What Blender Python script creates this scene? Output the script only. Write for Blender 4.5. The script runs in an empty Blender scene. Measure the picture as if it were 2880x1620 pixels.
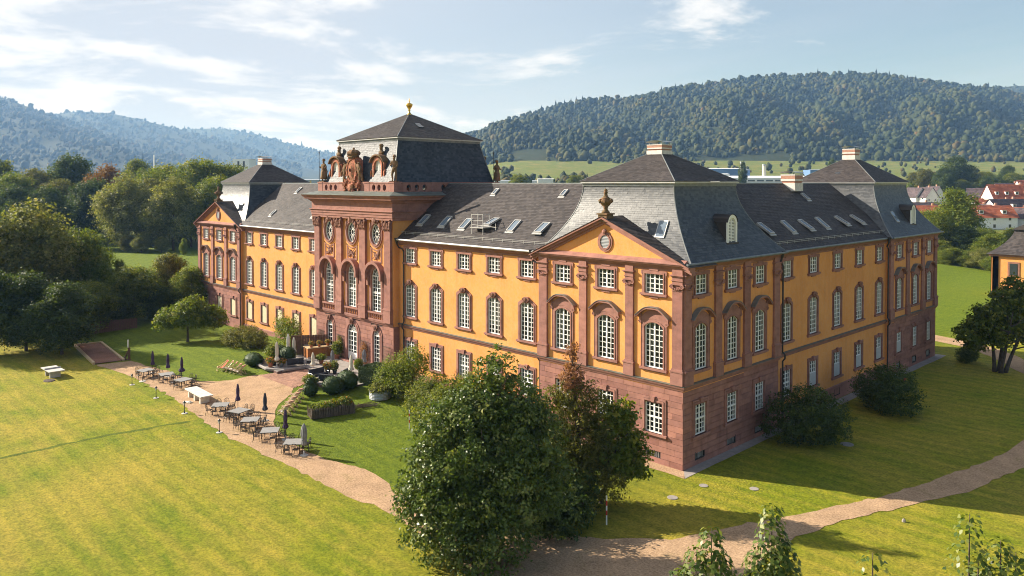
import bpy, math, random
import numpy as np
from mathutils import Vector, Matrix
R = math.radians
scene = bpy.context.scene
col = scene.collection

# ------------------------------------------------------------------ camera
cam_d = bpy.data.cameras.new('camera')
cam = bpy.data.objects.new('camera', cam_d); col.objects.link(cam)
cam.location = (30.6286, -46.5532, 20.435)
cam.rotation_euler = (R(90 - 1.232), 0, R(45.904))
cam_d.sensor_width = 36; cam_d.lens = 27.148; cam_d.shift_y = -0.08582
cam_d.clip_start = 0.5; cam_d.clip_end = 20000
scene.camera = cam
CAM = np.array(cam.location)
FW = np.array([-math.sin(R(45.904)), math.cos(R(45.904))])     # view direction on the map
RT = np.array([math.cos(R(45.904)), math.sin(R(45.904))])

# ------------------------------------------------------------------ sky and sun
SUN_EL, SUN_AZ = 28.0, 25.5          # the sun stands opposite to (cos az, sin az)
sx, sy = -math.cos(R(SUN_AZ)), -math.sin(R(SUN_AZ))
world = bpy.data.worlds.new('World'); scene.world = world; world.use_nodes = True
wn, wl = world.node_tree.nodes, world.node_tree.links
wn.clear()
w_out = wn.new('ShaderNodeOutputWorld'); w_bg = wn.new('ShaderNodeBackground')
sky = wn.new('ShaderNodeTexSky'); sky.sky_type = 'NISHITA'; sky.sun_disc = False
sky.sun_elevation = R(SUN_EL); sky.sun_rotation = math.atan2(sx, sy)
sky.air_density = 1.2; sky.dust_density = 0.25; sky.ozone_density = 1.6; sky.altitude = 150
w_bg.inputs['Strength'].default_value = 0.050
def wnode(t, **k):
    n = wn.new(t)
    for a, b in k.items(): setattr(n, a, b)
    return n
def wmath(op, a, b=None, clamp=False):
    n = wnode('ShaderNodeMath', operation=op, use_clamp=clamp)
    for i, v in enumerate((a, b)):
        if v is None: continue
        if isinstance(v, (int, float)): n.inputs[i].default_value = v
        else: wl.new(v, n.inputs[i])
    return n.outputs[0]
# a high, thin cloud sheet seen in perspective: the direction is projected on a level plane
tc = wnode('ShaderNodeTexCoord'); sep = wnode('ShaderNodeSeparateXYZ')
wl.new(tc.outputs['Generated'], sep.inputs[0])
zz = wmath('MAXIMUM', wmath('ADD', sep.outputs[2], 0.10), 0.02)
cx_ = wmath('DIVIDE', sep.outputs[0], zz); cy_ = wmath('DIVIDE', sep.outputs[1], zz)
comb = wnode('ShaderNodeCombineXYZ'); wl.new(cx_, comb.inputs[0]); wl.new(cy_, comb.inputs[1])
def cloud_noise(scale, detail, rough, dist, stretch=(1, 1, 1), rot=0):
    m = wnode('ShaderNodeMapping'); wl.new(comb.outputs[0], m.inputs[0])
    m.inputs['Scale'].default_value = stretch; m.inputs['Rotation'].default_value = (0, 0, rot)
    n = wnode('ShaderNodeTexNoise'); wl.new(m.outputs[0], n.inputs['Vector'])
    n.inputs['Scale'].default_value = scale; n.inputs['Detail'].default_value = detail
    n.inputs['Roughness'].default_value = rough; n.inputs['Distortion'].default_value = dist
    return n.outputs[0]
dotn = wnode('ShaderNodeVectorMath', operation='DOT_PRODUCT')
wl.new(tc.outputs['Generated'], dotn.inputs[0]); dotn.inputs[1].default_value = (sx * math.cos(R(SUN_EL)), sy * math.cos(R(SUN_EL)), math.sin(R(SUN_EL)))
near_sun = wnode('ShaderNodeMapRange'); wl.new(dotn.outputs['Value'], near_sun.inputs[0])
near_sun.inputs[1].default_value = 0.15; near_sun.inputs[2].default_value = 0.85
n1 = cloud_noise(0.9, 9, 0.62, 0.35, (1, 1, 1), 0.4)
n2 = cloud_noise(0.5, 5, 0.55, 0.8, (0.35, 1.2, 1), 0.75)
def ramp01(v, a, b):
    m = wnode('ShaderNodeMapRange', interpolation_type='SMOOTHSTEP'); wl.new(v, m.inputs[0])
    m.inputs[1].default_value = a; m.inputs[2].default_value = b
    return m.outputs[0]
puffs = ramp01(wmath('ADD', n1, wmath('MULTIPLY', near_sun.outputs[0], 0.17)), 0.57, 0.70)
veil = ramp01(wmath('ADD', n2, wmath('MULTIPLY', near_sun.outputs[0], 0.12)), 0.36, 0.80)
haze_f = wmath('ADD', wmath('MULTIPLY', veil, 0.50), wmath('MULTIPLY', near_sun.outputs[0], 0.95), True)
mixv = wnode('ShaderNodeMix', data_type='RGBA'); wl.new(haze_f, mixv.inputs[0])
wl.new(sky.outputs[0], mixv.inputs[6]); mixv.inputs[7].default_value = (5.4, 5.9, 6.8, 1)
mixc = wnode('ShaderNodeMix', data_type='RGBA'); wl.new(wmath('MULTIPLY', puffs, 0.88), mixc.inputs[0])
wl.new(mixv.outputs[2], mixc.inputs[6]); mixc.inputs[7].default_value = (8.6, 8.6, 8.7, 1)
wl.new(mixc.outputs[2], w_bg.inputs['Color']); wl.new(w_bg.outputs[0], w_out.inputs[0])

sun_d = bpy.data.lights.new('sun', 'SUN'); sun_d.energy = 5.0; sun_d.angle = R(0.5); sun_d.color = (1.0, 0.92, 0.79)
sun = bpy.data.objects.new('sun', sun_d); col.objects.link(sun)
sun.location = (0, 0, 200)
sun.rotation_euler = Vector((-sx * math.cos(R(SUN_EL)), -sy * math.cos(R(SUN_EL)), -math.sin(R(SUN_EL)))).to_track_quat('-Z', 'Y').to_euler()

vs = scene.view_settings
vs.view_transform = 'Standard'; vs.look = 'None'; vs.gamma = 1.0; vs.use_curve_mapping = False
vs.exposure = 1.25
scene.cycles.volume_bounces = 0; scene.cycles.max_bounces = 6; scene.cycles.transparent_max_bounces = 12
scene.cycles.use_denoising = True; scene.cycles.filter_width = 1.0

# ------------------------------------------------------------------ materials
MATS = {}
def nodes_of(name):
    m = bpy.data.materials.new(name); m.use_nodes = True
    MATS[name] = m
    nt = m.node_tree
    return m, nt, nt.nodes['Principled BSDF']
def noise(nt, scale, detail=4, rough=0.55, vec=None, dist=0.0):
    n = nt.nodes.new('ShaderNodeTexNoise'); n.inputs['Scale'].default_value = scale
    n.inputs['Detail'].default_value = detail; n.inputs['Roughness'].default_value = rough
    n.inputs['Distortion'].default_value = dist
    if vec is not None: nt.links.new(vec, n.inputs['Vector'])
    return n.outputs[0]
def wpos(nt, scale=(1, 1, 1), rot=(0, 0, 0)):
    g = nt.nodes.new('ShaderNodeNewGeometry'); m = nt.nodes.new('ShaderNodeMapping')
    m.inputs['Scale'].default_value = scale; m.inputs['Rotation'].default_value = rot
    nt.links.new(g.outputs['Position'], m.inputs[0]); return m.outputs[0]
def ramp(nt, v, stops):
    r = nt.nodes.new('ShaderNodeValToRGB'); e = r.color_ramp.elements
    while len(e) < len(stops): e.new(0.5)
    for el, (p, c) in zip(e, stops): el.position = p; el.color = (*c, 1)
    nt.links.new(v, r.inputs[0]); return r.outputs[0]
def mixcol(nt, a, b, fac, mode='MIX'):
    m = nt.nodes.new('ShaderNodeMix'); m.data_type = 'RGBA'; m.blend_type = mode
    for s, i in ((fac, 0), (a, 6), (b, 7)):
        if isinstance(s, (int, float)): m.inputs[i].default_value = s
        elif isinstance(s, tuple): m.inputs[i].default_value = (*s, 1)
        else: nt.links.new(s, m.inputs[i])
    return m.outputs[2]
def bump(nt, bsdf, h, strength, dist):
    b = nt.nodes.new('ShaderNodeBump'); b.inputs['Strength'].default_value = strength; b.inputs['Distance'].default_value = dist
    nt.links.new(h, b.inputs['Height']); nt.links.new(b.outputs[0], bsdf.inputs['Normal'])
def tint_of(nt):
    a = nt.nodes.new('ShaderNodeAttribute'); a.attribute_name = 'tint'; return a.outputs['Fac']
def simple(name, c, rough=0.6, metal=0.0, var=0.15, scale=3.0, bmp=0.0, bscale=40):
    m, nt, b = nodes_of(name)
    v = noise(nt, scale, 5, vec=wpos(nt))
    lo = tuple(x * (1 - var) for x in c); hi = tuple(min(1, x * (1 + var)) for x in c)
    nt.links.new(ramp(nt, v, [(0.3, lo), (0.7, hi)]), b.inputs['Base Color'])
    b.inputs['Roughness'].default_value = rough; b.inputs['Metallic'].default_value = metal
    if bmp: bump(nt, b, noise(nt, bscale, 3, vec=wpos(nt)), bmp, 0.02)
    return m
def stucco(name, c):
    m, nt, b = nodes_of(name)
    big = noise(nt, 0.30, 8, 0.68, wpos(nt), 0.4); streak = noise(nt, 1.0, 6, 0.7, wpos(nt, (1.9, 1.9, 0.16)))
    fine = noise(nt, 5, 5, 0.7, wpos(nt))
    c1 = ramp(nt, big, [(0.3, tuple(x * k for x, k in zip(c, (0.88, 0.80, 0.74)))), (0.7, tuple(x * k for x, k in zip(c, (1.05, 1.10, 1.3))))])
    c2 = mixcol(nt, c1, tuple(x * k for x, k in zip(c, (0.80, 0.74, 0.70))), ramp(nt, streak, [(0.50, (0, 0, 0)), (0.78, (0.75, 0.75, 0.75))]))
    nt.links.new(mixcol(nt, c2, (0.5, 0.5, 0.5), ramp(nt, fine, [(0.35, (0, 0, 0)), (0.85, (0.22, 0.22, 0.22))])), b.inputs['Base Color'])
    b.inputs['Roughness'].default_value = 0.92; b.inputs['Specular IOR Level'].default_value = 0.15
    bump(nt, b, fine, 0.25, 0.02)
    return m
def stone(name, c, tinted=False, moss=0.0):
    m, nt, b = nodes_of(name)
    v = noise(nt, 1.1, 6, 0.65, wpos(nt, (1, 1, 1.7))); f = noise(nt, 14, 4, 0.6, wpos(nt))
    cc = ramp(nt, v, [(0.28, tuple(x * 0.72 for x in c)), (0.5, c), (0.75, tuple(min(1, x * 1.25) for x in c))])
    if tinted:
        oi = nt.nodes.new('ShaderNodeObjectInfo')
        ad = nt.nodes.new('ShaderNodeMath'); ad.operation = 'ADD'; nt.links.new(oi.outputs['Random'], ad.inputs[0]); nt.links.new(tint_of(nt), ad.inputs[1])
        fr = nt.nodes.new('ShaderNodeMath'); fr.operation = 'FRACT'; nt.links.new(ad.outputs[0], fr.inputs[0])
        cc = mixcol(nt, cc, ramp(nt, fr.outputs[0], [(0.0, (0.76, 0.70, 0.70)), (0.35, (0.92, 0.90, 0.92)), (0.7, (1.04, 1.02, 0.98)), (1.0, (1.2, 1.14, 1.08))]), 0.85, 'MULTIPLY')
    st = noise(nt, 0.9, 5, 0.7, wpos(nt, (2.2, 2.2, 0.35)))
    cc = mixcol(nt, cc, (0.055, 0.045, 0.04), ramp(nt, st, [(0.56, (0, 0, 0)), (0.86, (0.6, 0.6, 0.6))]))
    if moss: cc = mixcol(nt, cc, (0.10, 0.085, 0.035), ramp(nt, noise(nt, 3.2, 6, 0.7, wpos(nt)), [(0.5 - moss * 0.3, (0, 0, 0)), (0.62, (0.85, 0.85, 0.85))]))
    nt.links.new(cc, b.inputs['Base Color'])
    b.inputs['Roughness'].default_value = 0.88; b.inputs['Specular IOR Level'].default_value = 0.2
    bump(nt, b, f, 0.35, 0.03)
    return m
def slate(name, lo, hi, rough, spec=0.5):
    m, nt, b = nodes_of(name)
    t = tint_of(nt)
    c = ramp(nt, t, [(0.0, lo), (0.5, tuple((a + d) / 2 for a, d in zip(lo, hi))), (1.0, hi)])
    p = noise(nt, 0.45, 6, 0.65, wpos(nt)); q = noise(nt, 5, 5, 0.65, wpos(nt))
    c = mixcol(nt, c, tuple(x * 0.45 for x in lo), ramp(nt, p, [(0.42, (0, 0, 0)), (0.8, (0.5, 0.5, 0.5))]))
    c = mixcol(nt, c, tuple(min(1, x * 1.9) for x in hi), ramp(nt, q, [(0.60, (0, 0, 0)), (0.85, (0.35, 0.35, 0.35))]))
    nt.links.new(c, b.inputs['Base Color'])
    rr = nt.nodes.new('ShaderNodeMapRange'); nt.links.new(q, rr.inputs[0])
    rr.inputs[3].default_value = rough - 0.12; rr.inputs[4].default_value = rough + 0.16
    nt.links.new(rr.outputs[0], b.inputs['Roughness']); b.inputs['Specular IOR Level'].default_value = spec
    bump(nt, b, q, 0.2, 0.03)
    return m
def leafm(name, stops, trans=0.42, rough=0.6):
    m, nt, b = nodes_of(name)
    t = tint_of(nt)
    c = ramp(nt, t, stops)
    nt.links.new(c, b.inputs['Base Color']); b.inputs['Roughness'].default_value = rough
    b.inputs['Specular IOR Level'].default_value = 0.25
    tr = nt.nodes.new('ShaderNodeBsdfTranslucent'); nt.links.new(mixcol(nt, c, (1.5, 1.5, 0.55), 1.0, 'MULTIPLY'), tr.inputs['Color'])
    mx = nt.nodes.new('ShaderNodeMixShader'); mx.inputs[0].default_value = trans
    nt.links.new(b.outputs[0], mx.inputs[1]); nt.links.new(tr.outputs[0], mx.inputs[2])
    nt.links.new(mx.outputs[0], nt.nodes['Material Output'].inputs['Surface'])
    return m
def glass_mat(name, c, fac):
    m, nt, b = nodes_of(name)
    b.inputs['Base Color'].default_value = (*c, 1); b.inputs['Roughness'].default_value = 0.06; b.inputs['Specular IOR Level'].default_value = 0.8
    bump(nt, b, noise(nt, 0.9, 2, 0.5, wpos(nt)), 0.35, 0.12)
    tr = nt.nodes.new('ShaderNodeBsdfTransparent'); tr.inputs[0].default_value = (0.85, 0.9, 0.9, 1)
    mx = nt.nodes.new('ShaderNodeMixShader'); mx.inputs[0].default_value = fac
    nt.links.new(tr.outputs[0], mx.inputs[1]); nt.links.new(b.outputs[0], mx.inputs[2])
    nt.links.new(mx.outputs[0], nt.nodes['Material Output'].inputs['Surface'])
    return m

stucco('stucco', (0.74, 0.315, 0.075))
stone('sandstone', (0.305, 0.150, 0.120)); stone('sandstone_block', (0.305, 0.150, 0.120), tinted=True)
stone('sandstone_dark', (0.27, 0.135, 0.10)); stone('statue_stone', (0.27, 0.145, 0.09), moss=0.5); stone('relief_stone', (0.40, 0.15, 0.095), moss=0.12)
simple('joint', (0.13, 0.075, 0.06), 0.95)
slate('slate', (0.040, 0.034, 0.034), (0.085, 0.072, 0.069), 0.58, 0.25)
slate('slate_tower', (0.024, 0.032, 0.046), (0.062, 0.072, 0.090), 0.55, 0.30); slate('slate_pale', (0.030, 0.036, 0.046), (0.085, 0.088, 0.094), 0.47, 0.48)
slate('tile_red', (0.26, 0.07, 0.035), (0.42, 0.13, 0.06), 0.75, 0.3)
slate('tile_dark', (0.055, 0.04, 0.045), (0.11, 0.08, 0.085), 0.7, 0.3)
simple('white_paint', (0.80, 0.79, 0.76), 0.45, var=0.05); simple('white_wall', (0.78, 0.77, 0.74), 0.8, var=0.06)
simple('trim_metal', (0.42, 0.41, 0.40), 0.45, 0.2, 0.12); simple('dark_metal', (0.035, 0.037, 0.04), 0.5, 0.3, 0.2)
simple('lead', (0.16, 0.17, 0.17), 0.5, 0.25, 0.25, 2.0); simple('copper_grey', (0.12, 0.135, 0.12), 0.55, 0.2, 0.3, 1.5)
simple('gutter_pipe', (0.03, 0.028, 0.03), 0.5, 0.2)
simple('gold', (0.62, 0.40, 0.10), 0.28, 1.0, 0.1)
simple('curtain', (0.52, 0.51, 0.47), 0.9, var=0.08); simple('dark_interior', (0.035, 0.03, 0.028), 0.95, var=0.3)  # near-black interior colour stands in for the darkness of unlit rooms
simple('blind', (0.62, 0.54, 0.36), 0.8, var=0.08); simple('screen', (0.42, 0.43, 0.45), 0.6, var=0.05)
m, nt, b = nodes_of('curtain_cloth'); oi = nt.nodes.new('ShaderNodeObjectInfo')
nt.links.new(ramp(nt, oi.outputs['Random'], [(0.0, (0.10, 0.09, 0.08)), (0.3, (0.34, 0.32, 0.28)), (0.7, (0.55, 0.54, 0.50)), (1.0, (0.66, 0.62, 0.52))]), b.inputs['Base Color']); b.inputs['Roughness'].default_value = 0.9
glass_mat('glass', (0.015, 0.02, 0.025), 0.30); glass_mat('skylight_glass', (0.03, 0.04, 0.05), 0.95); glass_mat('roof_glass_sky_tint', (0.15, 0.19, 0.24), 0.97)  # pale blue of the roof glass stands in for sky reflected in the skylights
simple('chimney_brick', (0.40, 0.21, 0.15), 0.85, var=0.2, scale=8); simple('chimney_render', (0.62, 0.58, 0.54), 0.85)
simple('concrete', (0.46, 0.44, 0.41), 0.85, var=0.12, bmp=0.2); simple('pale_stone', (0.60, 0.56, 0.49), 0.75, var=0.12, scale=2)
simple('wood_light', (0.50, 0.36, 0.20), 0.7, var=0.2, scale=6); simple('wood_orange', (0.38, 0.14, 0.035), 0.6, var=0.25, scale=5)
simple('wood_brown', (0.12, 0.06, 0.035), 0.75, var=0.3, scale=5); simple('wattle', (0.15, 0.11, 0.08), 0.9, var=0.35, scale=9)
simple('bark', (0.075, 0.058, 0.045), 0.95, var=0.35, scale=4, bmp=0.5, bscale=12)
simple('table_top', (0.24, 0.235, 0.23), 0.6, var=0.1); simple('wire_black', (0.05, 0.04, 0.035), 0.5, 0.3)
simple('cloth_purple', (0.055, 0.028, 0.075), 0.9, var=0.2); simple('cloth_navy', (0.035, 0.04, 0.06), 0.9, var=0.2)
simple('cloth_grey', (0.22, 0.22, 0.23), 0.9); simple('cloth_cream', (0.62, 0.58, 0.48), 0.9, var=0.08); simple('cloth_white', (0.72, 0.69, 0.62), 0.9, var=0.06)
simple('cloth_red', (0.55, 0.06, 0.04), 0.85); simple('cloth_pink', (0.62, 0.30, 0.26), 0.85); simple('cushion_dark', (0.035, 0.037, 0.045), 0.9)
simple('terracotta', (0.40, 0.15, 0.08), 0.8); simple('zinc', (0.33, 0.35, 0.37), 0.45, 0.5, 0.15)
simple('red_paint', (0.55, 0.03, 0.02), 0.5); simple('soil', (0.07, 0.05, 0.035), 0.95)
simple('paving', (0.27, 0.24, 0.22), 0.9, var=0.2, scale=2, bmp=0.3)
stone('brick_paving', (0.34, 0.20, 0.145), tinted=True)
simple('asphalt', (0.075, 0.075, 0.08), 0.9); simple('factory_white', (0.70, 0.71, 0.72), 0.6, var=0.05); simple('factory_grey', (0.30, 0.34, 0.38), 0.6, var=0.08)
simple('factory_blue', (0.10, 0.19, 0.36), 0.6); simple('factory_yellow', (0.62, 0.42, 0.10), 0.7)
# leaves
leafm('leaf_chestnut', [(0.0, (0.016, 0.036, 0.006)), (0.36, (0.065, 0.105, 0.020)), (0.66, (0.125, 0.165, 0.036)), (1.0, (0.33, 0.32, 0.11))], 0.30, 0.36)
leafm('leaf_green', [(0.0, (0.025, 0.050, 0.007)), (0.5, (0.11, 0.145, 0.019)), (1.0, (0.32, 0.29, 0.045))])
leafm('leaf_light', [(0.0, (0.045, 0.085, 0.010)), (0.5, (0.130, 0.170, 0.020)), (1.0, (0.28, 0.26, 0.05))])
leafm('leaf_olive', [(0.0, (0.042, 0.052, 0.010)), (0.5, (0.115, 0.120, 0.024)), (1.0, (0.28, 0.24, 0.06))])
leafm('leaf_pale', [(0.0, (0.040, 0.060, 0.014)), (0.5, (0.16, 0.175, 0.045)), (1.0, (0.40, 0.35, 0.13))])
leafm('leaf_autumn', [(0.0, (0.075, 0.045, 0.010)), (0.5, (0.17, 0.080, 0.014)), (1.0, (0.28, 0.14, 0.03))])
leafm('leaf_dead', [(0.0, (0.16, 0.07, 0.035)), (0.5, (0.28, 0.13, 0.065)), (1.0, (0.42, 0.22, 0.11))], 0.3)
leafm('leaf_dark', [(0.0, (0.020, 0.038, 0.010)), (0.5, (0.055, 0.088, 0.020)), (1.0, (0.15, 0.17, 0.04))], 0.36)
leafm('leaf_box', [(0.0, (0.014, 0.030, 0.008)), (0.5, (0.030, 0.058, 0.012)), (1.0, (0.070, 0.100, 0.022))], 0.2)
leafm('leaf_far', [(0.0, (0.014, 0.027, 0.006)), (0.4, (0.032, 0.045, 0.008)), (0.75, (0.062, 0.062, 0.011)), (0.92, (0.088, 0.064, 0.014)), (1.0, (0.11, 0.060, 0.016))], 0.1, 0.8)
leafm('flowers', [(0.0, (0.05, 0.10, 0.02)), (0.45, (0.10, 0.15, 0.03)), (0.6, (0.55, 0.32, 0.04)), (0.8, (0.5, 0.12, 0.10)), (1.0, (0.65, 0.6, 0.45))], 0.3)
def grass_mat(name, a, b_, dry, dryness):
    m, nt, b = nodes_of(name)
    P = wpos(nt)
    big = noise(nt, 0.055, 6, 0.62, P, 0.6); mid = noise(nt, 0.5, 6, 0.65, P, 0.4); st = noise(nt, 0.9, 5, 0.65, wpos(nt, (0.12, 1.0, 1), (0, 0, R(-8))), 0.2)
    c = mixcol(nt, a, b_, ramp(nt, mid, [(0.32, (0, 0, 0)), (0.68, (1, 1, 1))]))
    if name == 'lawn':      # the watered half between path and house is greener
        sp = nt.nodes.new('ShaderNodeSeparateXYZ'); nt.links.new(wpos(nt), sp.inputs[0]); wb = nt.nodes.new('ShaderNodeMath'); wb.operation = 'MULTIPLY_ADD'
        nt.links.new(mid, wb.inputs[0]); wb.inputs[1].default_value = 5.0; nt.links.new(sp.outputs[1], wb.inputs[2])
        mr = nt.nodes.new('ShaderNodeMapRange'); nt.links.new(wb.outputs[0], mr.inputs[0]); mr.inputs[1].default_value = -18.5; mr.inputs[2].default_value = -13.5
        mx_ = nt.nodes.new('ShaderNodeMapRange'); nt.links.new(sp.outputs[0], mx_.inputs[0]); mx_.inputs[1].default_value = 4; mx_.inputs[2].default_value = -4; ml = nt.nodes.new('ShaderNodeMath'); ml.operation = 'MULTIPLY'; nt.links.new(mr.outputs[0], ml.inputs[0]); nt.links.new(mx_.outputs[0], ml.inputs[1]); mr = ml
        c = mixcol(nt, c, mixcol(nt, (0.075, 0.125, 0.007), (0.155, 0.190, 0.012), mid), mr.outputs[0])
        wet = mr.outputs[0]
    ad = nt.nodes.new('ShaderNodeMath'); ad.operation = 'MULTIPLY_ADD'; nt.links.new(st, ad.inputs[0]); ad.inputs[1].default_value = 0.5
    nt.links.new(big, ad.inputs[2])
    c = mixcol(nt, c, dry, mixcol(nt, ramp(nt, ad.outputs[0], [(0.80 - dryness, (0, 0, 0)), (1.04 - dryness, (0.8, 0.8, 0.8))]), (0, 0, 0), wet) if name == 'lawn' else ramp(nt, ad.outputs[0], [(0.80 - dryness, (0, 0, 0)), (1.04 - dryness, (0.8, 0.8, 0.8))]))
    tuft = noise(nt, 2.2, 3, 0.6, P, 0.8); tuft2 = noise(nt, 6.5, 3, 0.6, P); wv = nt.nodes.new('ShaderNodeTexWave'); wv.bands_direction = 'Y'; wv.inputs['Scale'].default_value = 0.22; wv.inputs['Distortion'].default_value = 1.5; wv.inputs['Detail Scale'].default_value = 0.3; nt.links.new(P, wv.inputs['Vector'])
    c = mixcol(nt, c, ramp(nt, wv.outputs['Fac'], [(0.35, (0.90, 0.93, 0.88)), (0.65, (1.08, 1.06, 1.05))]), 0.8, 'MULTIPLY')
    c = mixcol(nt, c, ramp(nt, tuft, [(0.36, (0.50, 0.58, 0.45)), (0.5, (1, 1, 1)), (0.64, (1.38, 1.30, 1.15))]), 0.45, 'MULTIPLY')
    c = mixcol(nt, c, ramp(nt, tuft2, [(0.36, (0.5, 0.55, 0.45)), (0.5, (1, 1, 1)), (0.66, (1.4, 1.36, 1.2))]), 0.55, 'MULTIPLY')
    nt.links.new(c, b.inputs['Base Color']); b.inputs['Roughness'].default_value = 0.9; b.inputs['Specular IOR Level'].default_value = 0.15
    bump(nt, b, noise(nt, 3.2, 8, 0.8, P), 0.9, 0.22)
    return m
grass_mat('lawn', (0.138, 0.182, 0.008), (0.222, 0.236, 0.012), (0.36, 0.28, 0.042), 0.19)
grass_mat('lush_lawn', (0.085, 0.120, 0.010), (0.130, 0.160, 0.014), (0.20, 0.19, 0.02), 0.0)
grass_mat('meadow', (0.085, 0.130, 0.020), (0.145, 0.165, 0.030), (0.27, 0.20, 0.065), 0.08)
grass_mat('forest_floor', (0.020, 0.032, 0.012), (0.035, 0.045, 0.016), (0.06, 0.05, 0.02), 0.0)
def gravel(name, c):
    m, nt, b = nodes_of(name)
    P = wpos(nt)
    v = noise(nt, 0.6, 6, 0.6, P); f = noise(nt, 8, 4, 0.7, P); g = noise(nt, 0.35, 5, 0.7, P, 0.5)
    cc = ramp(nt, v, [(0.3, tuple(x * 0.78 for x in c)), (0.7, tuple(x * 1.12 for x in c))])
    cc = mixcol(nt, cc, (0.16, 0.14, 0.04), ramp(nt, g, [(0.56, (0, 0, 0)), (0.75, (0.5, 0.5, 0.5))]))
    cc = mixcol(nt, cc, ramp(nt, f, [(0.36, (0.62, 0.60, 0.58)), (0.64, (1.28, 1.28, 1.28))]), 0.8, 'MULTIPLY')
    nt.links.new(cc, b.inputs['Base Color']); b.inputs['Roughness'].default_value = 0.95; b.inputs['Specular IOR Level'].default_value = 0.1
    bump(nt, b, f, 0.5, 0.04)
gravel('gravel', (0.41, 0.275, 0.170)); gravel('red_sand', (0.27, 0.145, 0.10))

# ------------------------------------------------------------------ mesh helpers
class MB:
    def __init__(s): s.v = []; s.f = []; s.t = []
    def face(s, pts, t=0.5):
        n = len(s.v); s.v += [tuple(p) for p in pts]; s.f.append(tuple(range(n, n + len(pts)))); s.t.append(t)
    def box(s, x0, x1, y0, y1, z0, z1, t=0.5):
        n = len(s.v)
        s.v += [(x0, y0, z0), (x1, y0, z0), (x1, y1, z0), (x0, y1, z0), (x0, y0, z1), (x1, y0, z1), (x1, y1, z1), (x0, y1, z1)]
        for q in ((0, 3, 2, 1), (4, 5, 6, 7), (0, 1, 5, 4), (1, 2, 6, 5), (2, 3, 7, 6), (3, 0, 4, 7)):
            s.f.append(tuple(n + i for i in q)); s.t.append(t)
        return s
    def bar(s, a, b, w, h=None, up=(0, 0, 1), t=0.5):
        a, b = Vector(a), Vector(b); h = h or w
        d = (b - a).normalized(); u = Vector(up)
        if abs(d.dot(u)) > 0.98: u = Vector((0, 1, 0))
        x = d.cross(u).normalized(); u = x.cross(d)
        n = len(s.v)
        for p in (a, b):
            for i, j in ((-1, -1), (1, -1), (1, 1), (-1, 1)): s.v.append(tuple(p + x * (i * w / 2) + u * (j * h / 2)))
        for q in ((0, 1, 2, 3), (7, 6, 5, 4), (0, 4, 5, 1), (1, 5, 6, 2), (2, 6, 7, 3), (3, 7, 4, 0)):
            s.f.append(tuple(n + i for i in q)); s.t.append(t)
        return s
    def tube(s, pts, rad, n=8, cap=True, t=0.5):
        pts = [Vector(p) for p in pts]
        if isinstance(rad, (int, float)): rad = [rad] * len(pts)
        base = len(s.v); px = None
        for i, p in enumerate(pts):
            d = (pts[min(i + 1, len(pts) - 1)] - pts[max(i - 1, 0)]).normalized()
            u = px if px is not None else (Vector((0, 0, 1)) if abs(d.z) < 0.9 else Vector((1, 0, 0)))
            x = (u - d * u.dot(d)).normalized(); y = d.cross(x); px = x
            for k in range(n):
                a = 2 * math.pi * k / n
                s.v.append(tuple(p + (x * math.cos(a) + y * math.sin(a)) * rad[i]))
        for i in range(len(pts) - 1):
            for k in range(n):
                a, b = base + i * n + k, base + i * n + (k + 1) % n
                s.f.append((a, b, b + n, a + n)); s.t.append(t)
        if cap:
            s.f.append(tuple(base + k for k in range(n))[::-1]); s.t.append(t)
            s.f.append(tuple(base + (len(pts) - 1) * n + k for k in range(n))); s.t.append(t)
        return s
    def lathe(s, prof, n=12, c=(0, 0, 0), fold=0.0, folds=6, t=0.5):
        base = len(s.v)
        for r, z in prof:
            for k in range(n):
                a = 2 * math.pi * k / n
                rr = r * (1 + fold * math.cos(folds * a))
                s.v.append((c[0] + rr * math.cos(a), c[1] + rr * math.sin(a), c[2] + z))
        for i in range(len(prof) - 1):
            for k in range(n):
                a, b = base + i * n + k, base + i * n + (k + 1) % n
                s.f.append((a, b, b + n, a + n)); s.t.append(t)
        s.f.append(tuple(base + k for k in range(n))[::-1]); s.t.append(t)
        s.f.append(tuple(base + (len(prof) - 1) * n + k for k in range(n))); s.t.append(t)
        return s
    def prism(s, pts, y0, y1, t=0.5):
        """outline in x,z extruded along y"""
        n = len(pts)
        s.face([(x, y0, z) for x, z in pts], t); s.face([(x, y1, z) for x, z in reversed(pts)], t)
        for i in range(n):
            a, b = pts[i], pts[(i + 1) % n]
            s.face([(a[0], y0, a[1]), (a[0], y1, a[1]), (b[0], y1, b[1]), (b[0], y0, b[1])], t)
        return s
    def ring(s, outer, inner, yf, yo, yi):
        n = len(outer)
        for i in range(n):
            j = (i + 1) % n; o, p, q, r = outer[i], outer[j], inner[j], inner[i]
            s.face([(o[0], yf, o[1]), (p[0], yf, p[1]), (q[0], yf, q[1]), (r[0], yf, r[1])])
            if yo != yf: s.face([(o[0], yo, o[1]), (p[0], yo, p[1]), (p[0], yf, p[1]), (o[0], yf, o[1])])
            if yi != yf: s.face([(r[0], yf, r[1]), (q[0], yf, q[1]), (q[0], yi, q[1]), (r[0], yi, r[1])])
        return s
    def blob(s, c, r, n=8, m=6, seed=0, rough=0.12, t=0.5):
        rg = random.Random(seed); base = len(s.v)
        for i in range(m + 1):
            th = math.pi * i / m
            for k in range(n):
                a = 2 * math.pi * k / n; q = 1 + rg.uniform(-rough, rough)
                s.v.append((c[0] + r[0] * q * math.sin(th) * math.cos(a), c[1] + r[1] * q * math.sin(th) * math.sin(a), c[2] + r[2] * q * math.cos(th)))
        for i in range(m):
            for k in range(n):
                a, b = base + i * n + k, base + i * n + (k + 1) % n
                s.f.append((a, a + n, b + n, b)); s.t.append(t)
        return s
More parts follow.
